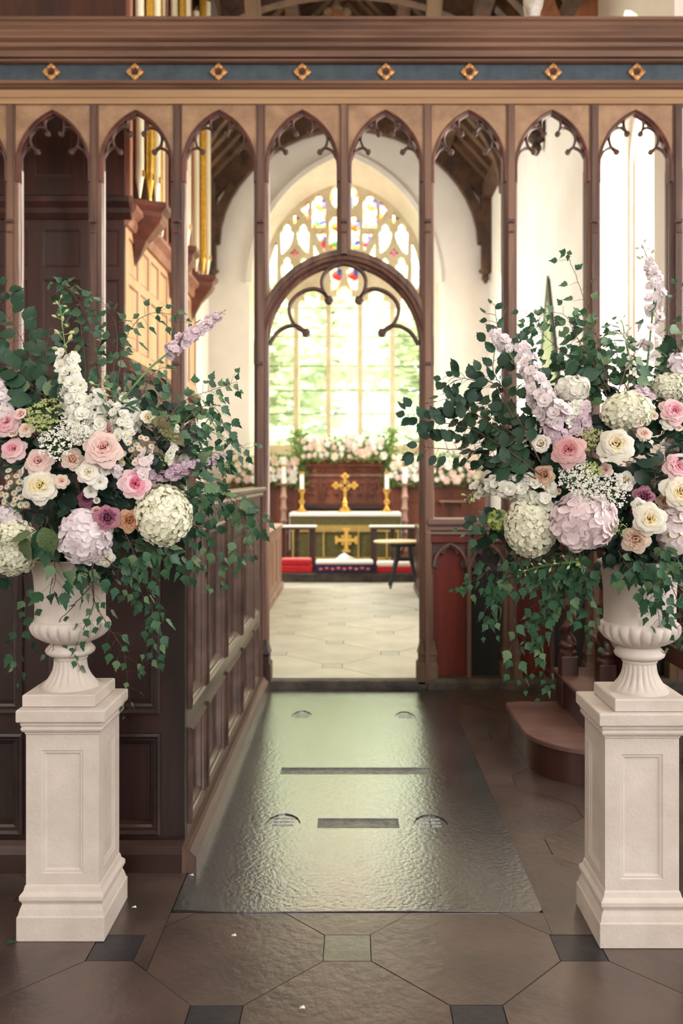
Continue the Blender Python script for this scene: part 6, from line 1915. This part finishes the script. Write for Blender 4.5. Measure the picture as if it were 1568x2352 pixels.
# ------------------------------------------------------------------ blooms of the right urn
u = 'right'
for a in (
    (1306, 1036, 37, 'dusty', 'dusty pink rose with a spiral heart, left centre of the right arrangement', 'tea', -0.02),
    (1414, 1021, 40, 'ivory', 'large ivory rose right of the dusty pink rose', 'tea', -0.02),
    (1243, 1022, 30, 'cream', 'cream rose turned to the side at the left of the dusty pink rose', 'bud', 0.02),
    (1250, 1091, 24, 'tan', 'small toffee rose above the cream green hydrangea', 'garden', 0.0),
    (1478, 997, 18, 'peach', 'small blush spray rose just right of the large ivory rose', 'tea', 0.0),
    (1464, 965, 18, 'peach', 'small blush spray rose under the flat white hydrangea', 'tea', 0.0),
    (1499, 957, 16, 'peach', 'small blush spray rose left of the big pink rose', 'bud', 0.0),
    (1534, 973, 18, 'cream', 'small cream spray rose below the big pink rose', 'tea', 0.0),
    (1556, 984, 14, 'peach', 'tiny drooping blush rose at the right picture edge', 'bud', 0.0),
    (1547, 947, 34, 'pink', 'big pink rose cut by the right edge of the picture', 'tea', -0.01),
    (1556, 1072, 33, 'pink', 'pink rose with pointed petals at the right edge, below the spray roses', 'tea', 0.0),
    (1560, 1130, 41, 'ivory', 'large ivory rose cut by the right picture edge', 'tea', -0.02),
    (1490, 1193, 37, 'ivory', 'creamy yellow rose right of the big pale pink hydrangea', 'tea', -0.04),
    (1459, 1238, 31, 'beige', 'peach beige garden rose lowest in the right arrangement', 'garden', -0.03),
    (1478, 1142, 25, 'mauve', 'mauve rose above the creamy yellow rose', 'garden', 0.0),
    (1526, 1152, 20, 'tan', 'faded brown pink rose between the mauve and the cut ivory rose', 'tea', 0.03),
    (1466, 1160, 16, 'white', 'small white garden rose under the mauve rose', 'garden', -0.02),
    (1474, 1100, 15, 'apricot', 'little apricot rose in the shadow above the mauve rose', 'bud', 0.03),
    (1436, 1104, 22, 'cream', 'white spray rose beside the lace flowers at right', 'garden', 0.02),
    (1262, 1117, 17, 'white', 'small white ranunculus under the toffee rose', 'ranunculus', 0.0),
    (1281, 1130, 12, 'apricot', 'tiny orange centred rose above the pale pink hydrangea', 'bud', 0.02),
    (1390, 1080, 17, 'blush', 'blush rose peeping from behind the green lace flower', 'tea', 0.04),
    (1446, 990, 20, 'dusty', 'soft pink rose hidden behind the large ivory rose', 'tea', 0.05),
    (1396, 1226, 11, 'plum', 'dark plum bloom in the shade under the pink hydrangea', 'tea', 0.02),
    (1452, 1176, 9, 'plum', 'small dark plum bud by the creamy yellow rose', 'bud', 0.03),
):
    rose(u, *a[:4], a[4], a[5], a[6], name='ranunculus' if a[5] == 'ranunculus' else 'rose')
mophead(u, 1337, 1196, 73, 'floret_pinkwhite', 'big pale pink mophead hydrangea in the middle of the right arrangement', 190, 0.19, (1.0, 0.9, 0.85), -0.04)
mophead(u, 1213, 1207, 68, 'floret_green', 'cream green hydrangea head at the lower left of the right arrangement', 900, 0.088, (0.92, 1.08, 0.85), -0.02, small=True)
mophead(u, 1442, 938, 62, 'floret_green', 'flat creamy hydrangea head at the top right above the ivory rose', 760, 0.092, (1.0, 0.72, 0.8), 0.0, small=True)
mophead(u, 1541, 884, 44, 'floret_green', 'creamy hydrangea head at the right picture edge near the top', 480, 0.105, (1.1, 0.8, 0.8), 0.04, small=True)
mophead(u, 1556, 1222, 42, 'floret_pinkwhite', 'pale hydrangea cut by the right edge beside the creamy rose', 70, 0.26, (0.95, 1.3, 0.8), -0.03)
mophead(u, 1142, 1195, 24, 'floret_lime', 'small lime green hydrangea left of the cream green one', 46, 0.28, (1, 1, 0.8), 0.02)
mophead(u, 1313, 888, 32, 'floret_white', 'double white stock cluster between the lilac spikes, right arrangement', 60, 0.32, (1.15, 0.9, 0.8), 0.02, name='white_stock', core='floret_white')
mophead(u, 1562, 838, 26, 'floret_lilac', 'pale stock cluster at the right edge near the top', 40, 0.32, (1, 1.5, 0.8), 0.04, name='pale_stock_cluster', core='floret_lilac')
spike(u, [(1282, 965), (1252, 920), (1228, 870), (1205, 815), (1192, 795)], 'broad lilac white delphinium leaning up left, right arrangement', 'floret_lilac', 36, 0.027, 0.036, 0, off=0.01, bud_from=1.0)
spike(u, [(1262, 1150), (1210, 1122), (1150, 1118), (1100, 1122), (1072, 1146)], 'white delphinium lying level to the left, green buds hanging at its tip', 'floret_white', 28, 0.025, 0.032, 6, off=0.0, bud_from=0.82, bud_r=0.008)
spike(u, [(1180, 830), (1158, 795), (1138, 768), (1128, 752)], 'few pink double florets on a stem before the beech leaves', 'floret_lilac', 7, 0.024, 0.016, 1, off=-0.01, start=0.3)
spike(u, [(1480, 900), (1490, 800), (1500, 700), (1503, 640), (1490, 605), (1474, 560)], 'tallest pale delphinium rising on the right before the window', 'floret_lilac', 20, 0.024, 0.030, 9, 'bud_pale', off=0.03, start=0.18, bud_from=0.80, bud_r=0.009)
spike(u, [(1450, 850), (1438, 790), (1428, 735)], 'stem of nodding white buds left of the tallest delphinium', 'floret_white', 3, 0.014, 0.012, 14, 'bud_pale', off=0.02, bud_from=0.25, bud_r=0.009)
spike(u, [(1330, 1000), (1338, 960), (1345, 925)], 'mauve stock between the dusty rose and the flat hydrangea', 'floret_mauve', 13, 0.020, 0.024, 0, off=0.04, bud_from=1.0, name='mauve_stock')
spike(u, [(1284, 1010), (1270, 985), (1258, 965)], 'lilac stock above the cream side turned rose', 'floret_mauve', 11, 0.020, 0.024, 0, off=0.03, bud_from=1.0, name='mauve_stock')
spike(u, [(1300, 960), (1318, 940), (1335, 925)], 'white stock under the double white cluster', 'floret_white', 10, 0.020, 0.022, 0, off=0.04, bud_from=1.0, name='pale_stock')
spike(u, [(1460, 900), (1476, 905), (1500, 910)], 'mauve florets behind the flat creamy hydrangea', 'floret_mauve', 7, 0.018, 0.016, 0, off=0.02, bud_from=1.0, name='mauve_stock')
spike(u, [(1330, 1290), (1270, 1296), (1215, 1308), (1190, 1320)], 'trailing stem of small lime green buds under the pale hydrangea', 'floret_lime', 2, 0.008, 0.01, 20, 'bud_green', off=-0.03, bud_from=0.1, bud_r=0.006, name='budded_stem')
umbel(u, 1326, 1092, 46, 'white lace flower umbel above the big pale pink hydrangea', 'lace_white', off=-0.02, dots=22)
umbel(u, 1404, 1128, 42, 'white lace flower umbel at the upper right of the pink hydrangea', 'lace_white', off=-0.03, dots=22)
umbel(u, 1352, 1128, 34, 'greenish lace flower umbel lying on the pink hydrangea', 'lace_white', off=-0.05, dots=14)
umbel(u, 1352, 1010, 34, 'fine green lace umbel between the dusty and the ivory roses', 'lace_green', off=0.02)
umbel(u, 1218, 1004, 34, 'white lace flower umbel behind the cream side turned rose', 'lace_white', off=0.04, dots=18)
umbel(u, 1358, 1082, 24, 'bright green lace umbel right of the white lace flowers', 'floret_lime', off=-0.02)
umbel(u, 1420, 1214, 24, 'green fennel umbel right of the pink hydrangea', 'floret_lime', off=-0.07, rays=14, dots=7)
umbel(u, 1204, 1080, 26, 'hazy green lace flowers at the left end of the arrangement', 'lace_green', off=0.05)

# ------------------------------------------------------------------ branches, left urn
u = 'left'
BB = [
 ([(235, 960), (228, 860), (212, 760), (185, 700), (150, 655), (138, 645)], 'birch branch arching over highest in the left arrangement', 30, 0.046, 0.05, 0.9),
 ([(200, 960), (196, 850), (188, 770), (178, 700)], 'birch branch rising behind the tall white delphinium', 22, 0.044, 0.08, 0.9),
 ([(255, 950), (258, 860), (270, 790), (262, 735), (232, 690)], 'birch branch curving left before the organ case', 20, 0.040, 0.06, 0.7),
 ([(262, 930), (278, 830), (300, 755), (340, 722), (392, 722), (412, 740)], 'thin birch branch arching right before the light organ panels', 22, 0.036, 0.05, 0.7),
 ([(300, 960), (340, 880), (360, 850), (390, 845)], 'birch twig under the lilac delphinium', 16, 0.040, 0.03, 0.7),
 ([(350, 1010), (410, 930), (460, 905), (505, 890), (545, 876)], 'birch branch reaching right, its tip nearest the doorway post', 24, 0.040, 0.0, 0.4),
 ([(380, 1030), (440, 950), (490, 935), (520, 990), (548, 1042)], 'birch branch drooping in front of the white wall', 24, 0.044, -0.02, 0.8),
 ([(390, 1040), (430, 1000), (480, 990), (530, 1020), (575, 1030)], 'fine birch twig ending in a single leaf by the doorway post', 14, 0.034, 0.0, 0.6),
 ([(400, 1090), (470, 1100), (530, 1140), (580, 1175), (606, 1230)], 'birch branch hanging lowest right before the pew top', 30, 0.042, -0.02, 0.8),
 ([(430, 1100), (490, 1120), (545, 1165), (560, 1230), (555, 1290)], 'pale birch branch trailing down the pew side', 30, 0.044, -0.03, 1.0),
 ([(420, 1200), (470, 1230), (500, 1290), (505, 1340)], 'short birch sprig hanging right of the cream hydrangea', 16, 0.040, 0.0, 1.0),
 ([(285, 1220), (320, 1300), (345, 1380), (352, 1440), (346, 1520)], 'long birch trail hanging before the dark pew front', 34, 0.044, -0.05, 1.0),
 ([(240, 1280), (275, 1310), (300, 1330), (305, 1370)], 'small birch sprig starting the trail beside the urn', 12, 0.040, -0.05, 1.0),
 ([(212, 1290), (215, 1370), (244, 1432), (282, 1490), (292, 1560), (302, 1625)], 'long thin birch trail right of the left urn stem', 16, 0.036, -0.07, 0.9),
 ([(212, 1300), (214, 1390), (190, 1450), (172, 1500), (195, 1555)], 'thin birch trail across the front of the left urn', 12, 0.034, -0.10, 0.9),
 ([(214, 1340), (170, 1390), (135, 1430), (122, 1490), (125, 1505)], 'thin bare twig slanting across the left urn bowl', 7, 0.030, -0.10, 0.8),
 ([(55, 1320), (58, 1400), (48, 1455), (44, 1500), (30, 1540)], 'birch trail hanging left of the left urn', 14, 0.040, -0.04, 0.9),
 ([(120, 1270), (128, 1320), (118, 1360)], 'serrated leaves hanging over the left urn rim', 7, 0.060, -0.08, 1.2),
 ([(160, 1280), (180, 1310), (200, 1325)], 'dark leaves at the rim under the lilac hydrangea', 6, 0.055, -0.04, 1.2),
 ([(300, 1240), (360, 1265), (420, 1290), (450, 1300)], 'leafy fringe under the cream hydrangea', 22, 0.044, 0.02, 1.1),
 ([(280, 1230), (330, 1262), (390, 1272)], 'dark leaves beneath the apricot rose', 16, 0.046, 0.04, 1.0),
 ([(400, 1150), (450, 1140), (500, 1170)], 'dense birch leaves at the right of the cream hydrangea', 22, 0.044, 0.03, 0.8),
 ([(420, 1090), (460, 1060), (500, 1040), (520, 1080)], 'large birch leaves around the mauve stock tip', 18, 0.050, 0.02, 0.7),
 ([(400, 1010), (440, 970), (450, 930)], 'birch leaves in front of the white delphinium haze', 18, 0.044, 0.02, 0.7),
]
for L, lab, n_, s_, off, dr in BB:
    branch(u, L, lab, 'birch', int(n_ * 1.25), s_ * 1.06, 'leaf_birch', off, dr, pale=0.18 if 'pale' not in lab else 0.5)
for L, lab, n_, s_, off in (
 ([(150, 960), (100, 870), (50, 780), (10, 710), (-10, 660)], 'beech branch rising to the left picture edge', 24, 0.056, 0.06),
 ([(150, 960), (90, 900), (40, 850), (-5, 840)], 'beech branch of broad dark leaves at the far left', 24, 0.060, 0.03),
 ([(140, 930), (110, 840), (108, 790), (115, 760)], 'small beech branch left of the white delphinium', 16, 0.044, 0.05),
 ([(150, 960), (110, 930), (60, 880)], 'broad beech leaves behind the pink roses', 16, 0.064, 0.07)):
    branch(u, L, lab, 'beech', int(n_ * 1.2), s_ * 1.3, 'leaf_beech', off, 0.1, pale=0.04)
for L, lab, n_, s_, off, m_ in (
 ([(100, 1200), (70, 1225), (30, 1235)], 'big yellowing green leaves across the cream hydrangea at left', 4, 0.10, -0.07, 'leaf_yellow'),
 ([(110, 1190), (100, 1230), (110, 1260)], 'large green leaves left of the lilac hydrangea', 7, 0.075, -0.05, 'leaf_birch'),
 ([(350, 990), (365, 975), (375, 965)], 'brown olive leaves beside the ivory rose', 5, 0.070, -0.03, 'leaf_olive'),
 ([(330, 1040), (365, 1040), (372, 1050)], 'grey green broad leaf right of the chamomile', 5, 0.090, 0.0, 'leaf_dark')):
    branch(u, L, lab, 'beech', n_, s_, m_, off, 0.5, name='leaf_spray', pale=0.0, twig=0.1)

# ------------------------------------------------------------------ branches, right urn
u = 'right'
for L, lab, n_, s_, off in (
 ([(1240, 1090), (1160, 1030), (1080, 985), (1000, 968), (930, 955)], 'beech branch reaching furthest left across the doorway post', 26, 0.056, -0.02),
 ([(1230, 1100), (1150, 1060), (1080, 1035), (1000, 1030), (960, 1022)], 'lower beech branch pointing left across the white wall', 20, 0.056, -0.03),
 ([(1240, 1060), (1200, 980), (1160, 900), (1132, 850), (1142, 770), (1136, 700)], 'beech branch rising with a slim tip before the pillar', 26, 0.052, 0.0),
 ([(1180, 960), (1130, 880), (1080, 872), (1030, 862)], 'short level beech branch above the dark leaves', 16, 0.052, 0.0),
 ([(1160, 1000), (1090, 950), (1040, 930), (1015, 895)], 'beech branch with upturned leaves left of the pillar', 18, 0.052, 0.0),
 ([(1230, 1050), (1180, 1000), (1130, 960), (1100, 920)], 'dense dark beech branch in front of the pillar', 30, 0.056, 0.04),
 ([(1230, 1080), (1170, 1040), (1120, 1030), (1090, 1000)], 'dense dark beech leaves over the lying white delphinium', 28, 0.056, 0.05),
 ([(1250, 1000), (1220, 900), (1200, 820), (1190, 780)], 'beech branch behind the broad lilac delphinium', 22, 0.052, 0.07),
 ([(1230, 1110), (1170, 1070), (1120, 1075)], 'dark beech leaves just above the white delphinium', 18, 0.056, 0.03)):
    branch(u, L, lab, 'beech', int(n_ * 1.2), s_ * 1.12, 'leaf_beech', off, 0.05, pale=0.02, rad=0.0026)
for L, lab, n_, s_, off, dr in (
 ([(1400, 900), (1380, 820), (1358, 730), (1335, 670), (1305, 590), (1302, 582)], 'slim birch tip standing highest before the plain white wall', 14, 0.040, 0.04, 0.2),
 ([(1400, 900), (1360, 830), (1320, 770), (1290, 720), (1215, 725)], 'birch branch arching left at the top of the right arrangement', 24, 0.042, 0.05, 0.7),
 ([(1380, 900), (1340, 850), (1280, 800), (1240, 760), (1230, 740)], 'birch branch rising left past the lancet', 26, 0.046, 0.07, 0.6),
 ([(1400, 880), (1380, 800), (1360, 760), (1320, 740)], 'dense pale birch leaves at the top before the post', 30, 0.050, 0.05, 0.6),
 ([(1420, 900), (1440, 840), (1480, 780), (1540, 690), (1560, 660)], 'reddish birch twig slanting up right across the tallest delphinium', 14, 0.046, -0.01, 0.4),
 ([(1440, 900), (1420, 830), (1410, 780), (1400, 740)], 'birch branch behind the nodding buds', 18, 0.044, 0.06, 0.6),
 ([(1480, 900), (1530, 850), (1560, 790), (1572, 720)], 'birch branch at the right picture edge', 16, 0.046, 0.05, 0.6),
 ([(1400, 930), (1370, 860), (1330, 830)], 'dark birch leaves in the crown of the right arrangement', 30, 0.050, 0.07, 0.6),
 ([(1420, 920), (1450, 870), (1480, 850)], 'birch leaves over the flat creamy hydrangea', 18, 0.046, 0.04, 0.6),
 ([(1280, 1270), (1180, 1290), (1110, 1320), (1060, 1350)], 'birch branch spreading low left before the painted panels', 26, 0.042, -0.02, 0.9),
 ([(1290, 1270), (1200, 1310), (1140, 1360), (1120, 1440)], 'birch trail hanging before the dark painted panel', 34, 0.044, -0.03, 1.0),
 ([(1300, 1275), (1260, 1340), (1236, 1420), (1240, 1500), (1256, 1590)], 'longest birch trail of the right arrangement, hanging towards the wooden step', 32, 0.040, -0.05, 1.0),
 ([(1310, 1275), (1290, 1340), (1270, 1400), (1210, 1440)], 'thick birch trail left of the twisted post', 30, 0.044, -0.03, 1.0),
 ([(1330, 1270), (1345, 1340), (1350, 1400), (1355, 1470)], 'birch trail hanging before the twisted posts', 18, 0.040, -0.05, 1.0),
 ([(1180, 1420), (1190, 1490), (1195, 1570)], 'thin birch tail hanging low over the dado', 9, 0.042, -0.04, 0.9),
 ([(1180, 1180), (1120, 1200), (1070, 1225)], 'small birch sprig over the dado rail', 11, 0.042, 0.0, 0.7),
 ([(1330, 1260), (1300, 1290), (1230, 1300), (1150, 1310)], 'dense birch leaves below the cream green hydrangea', 36, 0.042, 0.02, 0.9),
 ([(1340, 1265), (1330, 1310), (1310, 1350)], 'dense birch leaves under the pink hydrangea', 26, 0.042, 0.0, 1.0),
 ([(1420, 1265), (1440, 1300), (1470, 1325), (1510, 1350)], 'birch leaves lapping over the right urn rim', 18, 0.044, -0.06, 1.0),
 ([(1470, 1290), (1500, 1340), (1510, 1400), (1515, 1470)], 'birch trail down the right side of the right urn', 22, 0.044, -0.08, 1.0),
 ([(1500, 1270), (1535, 1330), (1560, 1400), (1566, 1480)], 'birch trail at the right picture edge', 24, 0.044, -0.06, 1.0),
 ([(1510, 1240), (1530, 1280), (1545, 1320)], 'pale birch leaves under the cut hydrangea', 14, 0.050, -0.06, 0.9)):
    branch(u, L, lab, 'birch', int(n_ * 1.25), s_ * 1.06, 'leaf_birch', off, dr, pale=0.15 if 'pale' not in lab else 0.55)
branch(u, [(1430, 1060), (1450, 1060), (1470, 1040)], 'broad dark rose leaves right of the large ivory rose', 'beech', 8, 0.060, 'leaf_dark', 0.0, 0.3, name='leaf_spray', pale=0)
branch(u, [(1500, 1120), (1510, 1060), (1520, 1010)], 'dark narrow leaves in the shadow at the right', 'lance', 22, 0.055, 'leaf_dark', 0.03, 0.3, name='leaf_spray', pale=0)
branch('left', [(255, 960), (262, 930), (300, 900)], 'narrow green delphinium leaves on the slanting stem', 'lance', 14, 0.05, 'leaf_birch', 0.0, 0.2, name='leaf_spray', pale=0)
branch('left', [(170, 1020), (168, 970), (172, 930)], 'narrow dark leaves at the foot of the white delphinium', 'lance', 12, 0.055, 'leaf_dark', 0.01, 0.2, name='leaf_spray', pale=0)

# dark filler greenery deep among the blooms, so that the arrangements close up
rg = random.Random(99)
STOP = set('the a an of in on at by with to from and left right beside behind above under between against over near just cut half his its turned touching hanging for than into through'.split())
used_short = set()
def short(label):
    w = label.replace(',', '').split()
    for n_ in range(6, 12):
        q = w[:n_]
        while q and q[-1] in STOP: q = q[:-1]
        t_ = ' '.join(q)
        if t_ not in used_short and len(q) >= 4:
            used_short.add(t_)
            return t_
    return label
for u, px, py, rpx, lab in list(BLOOMS):
    g = URN[u]
    for k in range(1):
        dx, dy = px - g['px'] + rg.uniform(-60, 60), py - 1095 + rg.uniform(-50, 90)
        l = math.hypot(dx, dy) or 1
        dx, dy = dx / l, dy / l
        x, y = px + dx * rpx * 0.5, py + dy * rpx * 0.5
        branch(u, [(x - 50 * dx, y - 46 * dy), (x, y), (x + (34 + rpx * 0.5) * dx, y + (32 + rpx * 0.5) * dy)],
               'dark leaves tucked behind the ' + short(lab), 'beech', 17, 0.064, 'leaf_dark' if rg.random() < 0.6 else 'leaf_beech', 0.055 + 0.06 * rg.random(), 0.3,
               name='leafy_sprig', group='dark filler sprigs in the %s urn' % u, pale=0, start=0.0)

# ------------------------------------------------------------------ garlands along the reredos and panelling
ORD = 'first second third fourth fifth sixth seventh eighth ninth tenth eleventh twelfth thirteenth fourteenth fifteenth sixteenth seventeenth eighteenth nineteenth twentieth'.split()
ORD += ['twenty-' + q for q in ORD[:9]] + ['thirtieth'] + ['thirty-' + q for q in ORD[:9]]
def rosette(name):
    mb = MB()
    for lay, (n_, r, z, lift) in enumerate(((6, 1.0, 0.0, 0.25), (5, 0.72, 0.18, 0.42), (4, 0.42, 0.36, 0.5))):
        for k in range(n_):
            M = Matrix.Rotation(2 * PI * (k + 0.5 * lay) / n_, 4, 'Z')
            w = r * 0.62
            mb.add([(0.05, -0.05, z), (0.05, 0.05, z), (r * 0.65, w * 0.8, z + lift * 0.6), (r * 0.65, -w * 0.8, z + lift * 0.6), (r, 0.3 * w, z + lift * 0.8), (r, -0.3 * w, z + lift * 0.8)], [(0, 1, 2, 3), (3, 2, 4, 5)], M)
    me = mb.mesh(name, smooth='all', fix=False); me.materials.append(MATS['petal_cream_rim'])
    return me
ROS = rosette('garland_rose')
gr = random.Random(3)
def garland(nm, lab, x0, x1, y0, y1, D, nb, nl, seg):
    """a bank of foliage and blooms lying along the woodwork; the box is given in pixels at distance D"""
    p0, p1 = PT(x0, y1, D), PT(x1, y0, D)
    c = (p0 + p1) / 2
    mb = MB()
    for _ in range(nl):
        p = Vector((gr.uniform(p0.x, p1.x), D + gr.uniform(-0.10, 0.10), p0.z + (p1.z - p0.z) * gr.betavariate(1.6, 1.6)))
        M = Matrix.Translation(p) @ Matrix.Rotation(gr.uniform(0, 6.28), 4, 'Y') @ Matrix.Rotation(gr.uniform(-0.9, 0.9), 4, 'X')
        s = gr.uniform(0.03, 0.07)
        mb.add([(0, 0, 0), (s * 0.5, -0.01, s * 0.32), (s, 0, 0), (s * 0.5, -0.01, -s * 0.32)], [(0, 1, 2, 3)], M)
    me = mb.mesh(nm, (c.x, D, c.z), fix=False); me.materials.append(MATS['garland_leaf'])
    o = bpy.data.objects.new(nm, me); COL.objects.link(o); o.location = (c.x, D, c.z)
    tag(o, lab, 'garland', kind='stuff')
    names = (('petal_cream_rim', 'white'), ('petal_blush_rim', 'blush pink'), ('petal_peach_middle', 'peach'), ('petal_ivory_middle', 'ivory'))
    pts = []
    made = []
    for _ in range(nb):
        for _t in range(40):
            x, z = gr.uniform(p0.x + 0.05, p1.x - 0.05), p0.z + (p1.z - p0.z) * gr.uniform(0.18, 0.86)
            if all((x - a) ** 2 + (z - b) ** 2 > 0.082 ** 2 for a, b in pts): break
        else:
            continue
        pts.append((x, z))
        m_, cn = names[gr.choice((0, 0, 0, 1, 1, 2, 3))]
        d = Vector((gr.uniform(-0.5, 0.5), -1, gr.uniform(-0.2, 0.6))).normalized()
        s = gr.choice((0.04, 0.046, 0.056, 0.07, 0.085)) if seg != 'side' else gr.choice((0.045, 0.06, 0.08))
        b = inst('garland_rose', ROS, None, frame_at(Vector((x, D - 0.11 - gr.uniform(0, 0.04), z)), d, gr.uniform(0, 6), s), m_)
        made.append((cn, x, b))
    for cn in sorted({q[0] for q in made}):
        row = sorted((q for q in made if q[0] == cn), key=lambda q: q[1])
        for k, (_, x, b) in enumerate(row):
            tag(b, '%s %s rose from the left in the flower bank %s' % (ORD[k], cn, seg), 'rose', 'blurred %s roses %s' % (cn, seg))
mat('garland_leaf', S(122, 152, 74), S(82, 116, 62), 0.55, scale=2.5, transl=0.3, contrast=(0.3, 0.7))
garland('garland', 'bank of leaves and roses along the top of the reredos', 690, 888, 1000, 1060, 13.86, 46, 1500, 'on the reredos top')
garland('garland', 'lower bank of leaves and roses on the panelling left of the reredos', 508, 690, 1040, 1118, 13.94, 40, 1500, 'on the left panelling')
garland('garland', 'lower bank of leaves and roses on the panelling right of the reredos', 890, 1100, 1040, 1118, 13.94, 46, 1700, 'on the right panelling')
for px, lr in ((684, 'left'), (897, 'right')):
    mb = MB()
    for _ in range(500):
        px_ = px + gr.gauss(0, 11); py_ = gr.uniform(985, 1120)
        p = PT(px_, py_, 13.92 + gr.uniform(-0.05, 0.05))
        M = Matrix.Translation(p) @ Matrix.Rotation(gr.uniform(0, 6.28), 4, 'Y') @ Matrix.Rotation(gr.uniform(-0.9, 0.9), 4, 'X')
        s = gr.uniform(0.03, 0.065)
        mb.add([(0, 0, 0), (s * 0.5, -0.01, s * 0.32), (s, 0, 0), (s * 0.5, -0.01, -s * 0.32)], [(0, 1, 2, 3)], M)
    c = PT(px, 1050, 13.92)
    me = mb.mesh('ivy_trail', tuple(c), fix=False); me.materials.append(MATS['garland_leaf'])
    o = bpy.data.objects.new('ivy_trail', me); COL.objects.link(o); o.location = c
    tag(o, 'loose trail of green leaves down the %s end of the reredos' % lr, 'foliage', kind='stuff')

# ------------------------------------------------------------------ bits fallen on the floor
fl_ = inst('fallen_leaf', BIRCH[0], None, Matrix.Translation((-1.115, 2.70, 0.006)) @ Matrix.Rotation(0.6, 4, 'Z') @ Matrix.Rotation(0.12, 4, 'X') @ Matrix.Scale(0.032, 4), 'leaf_birch')
tag(fl_, 'single green leaf fallen on the floor left of the left pedestal', 'leaf')
for k, (px, py, lab) in enumerate(((440, 2016, 'white petal scrap on the floor beside the pew corner'), (308, 2090, 'white petal scrap on the floor right of the left pedestal'), (537, 2155, 'tiny white petal on the floor in the middle of the left stones'), (694, 2322, 'tiny pale petal on the floor nearest the bottom edge'))):
    x, D = gp(px, py)
    m_ = MB().add([(x - 0.008, D - 0.004, 0.009), (x, D - 0.007, 0.012), (x + 0.009, D - 0.002, 0.008), (x + 0.004, D + 0.006, 0.013), (x - 0.006, D + 0.005, 0.010)], [(0, 1, 2, 3, 4)])
    tag(obj('fallen_petal', m_, 'daisy_white', origin=(x, D, 0.006)), lab, 'petal', 'petals fallen on the floor')
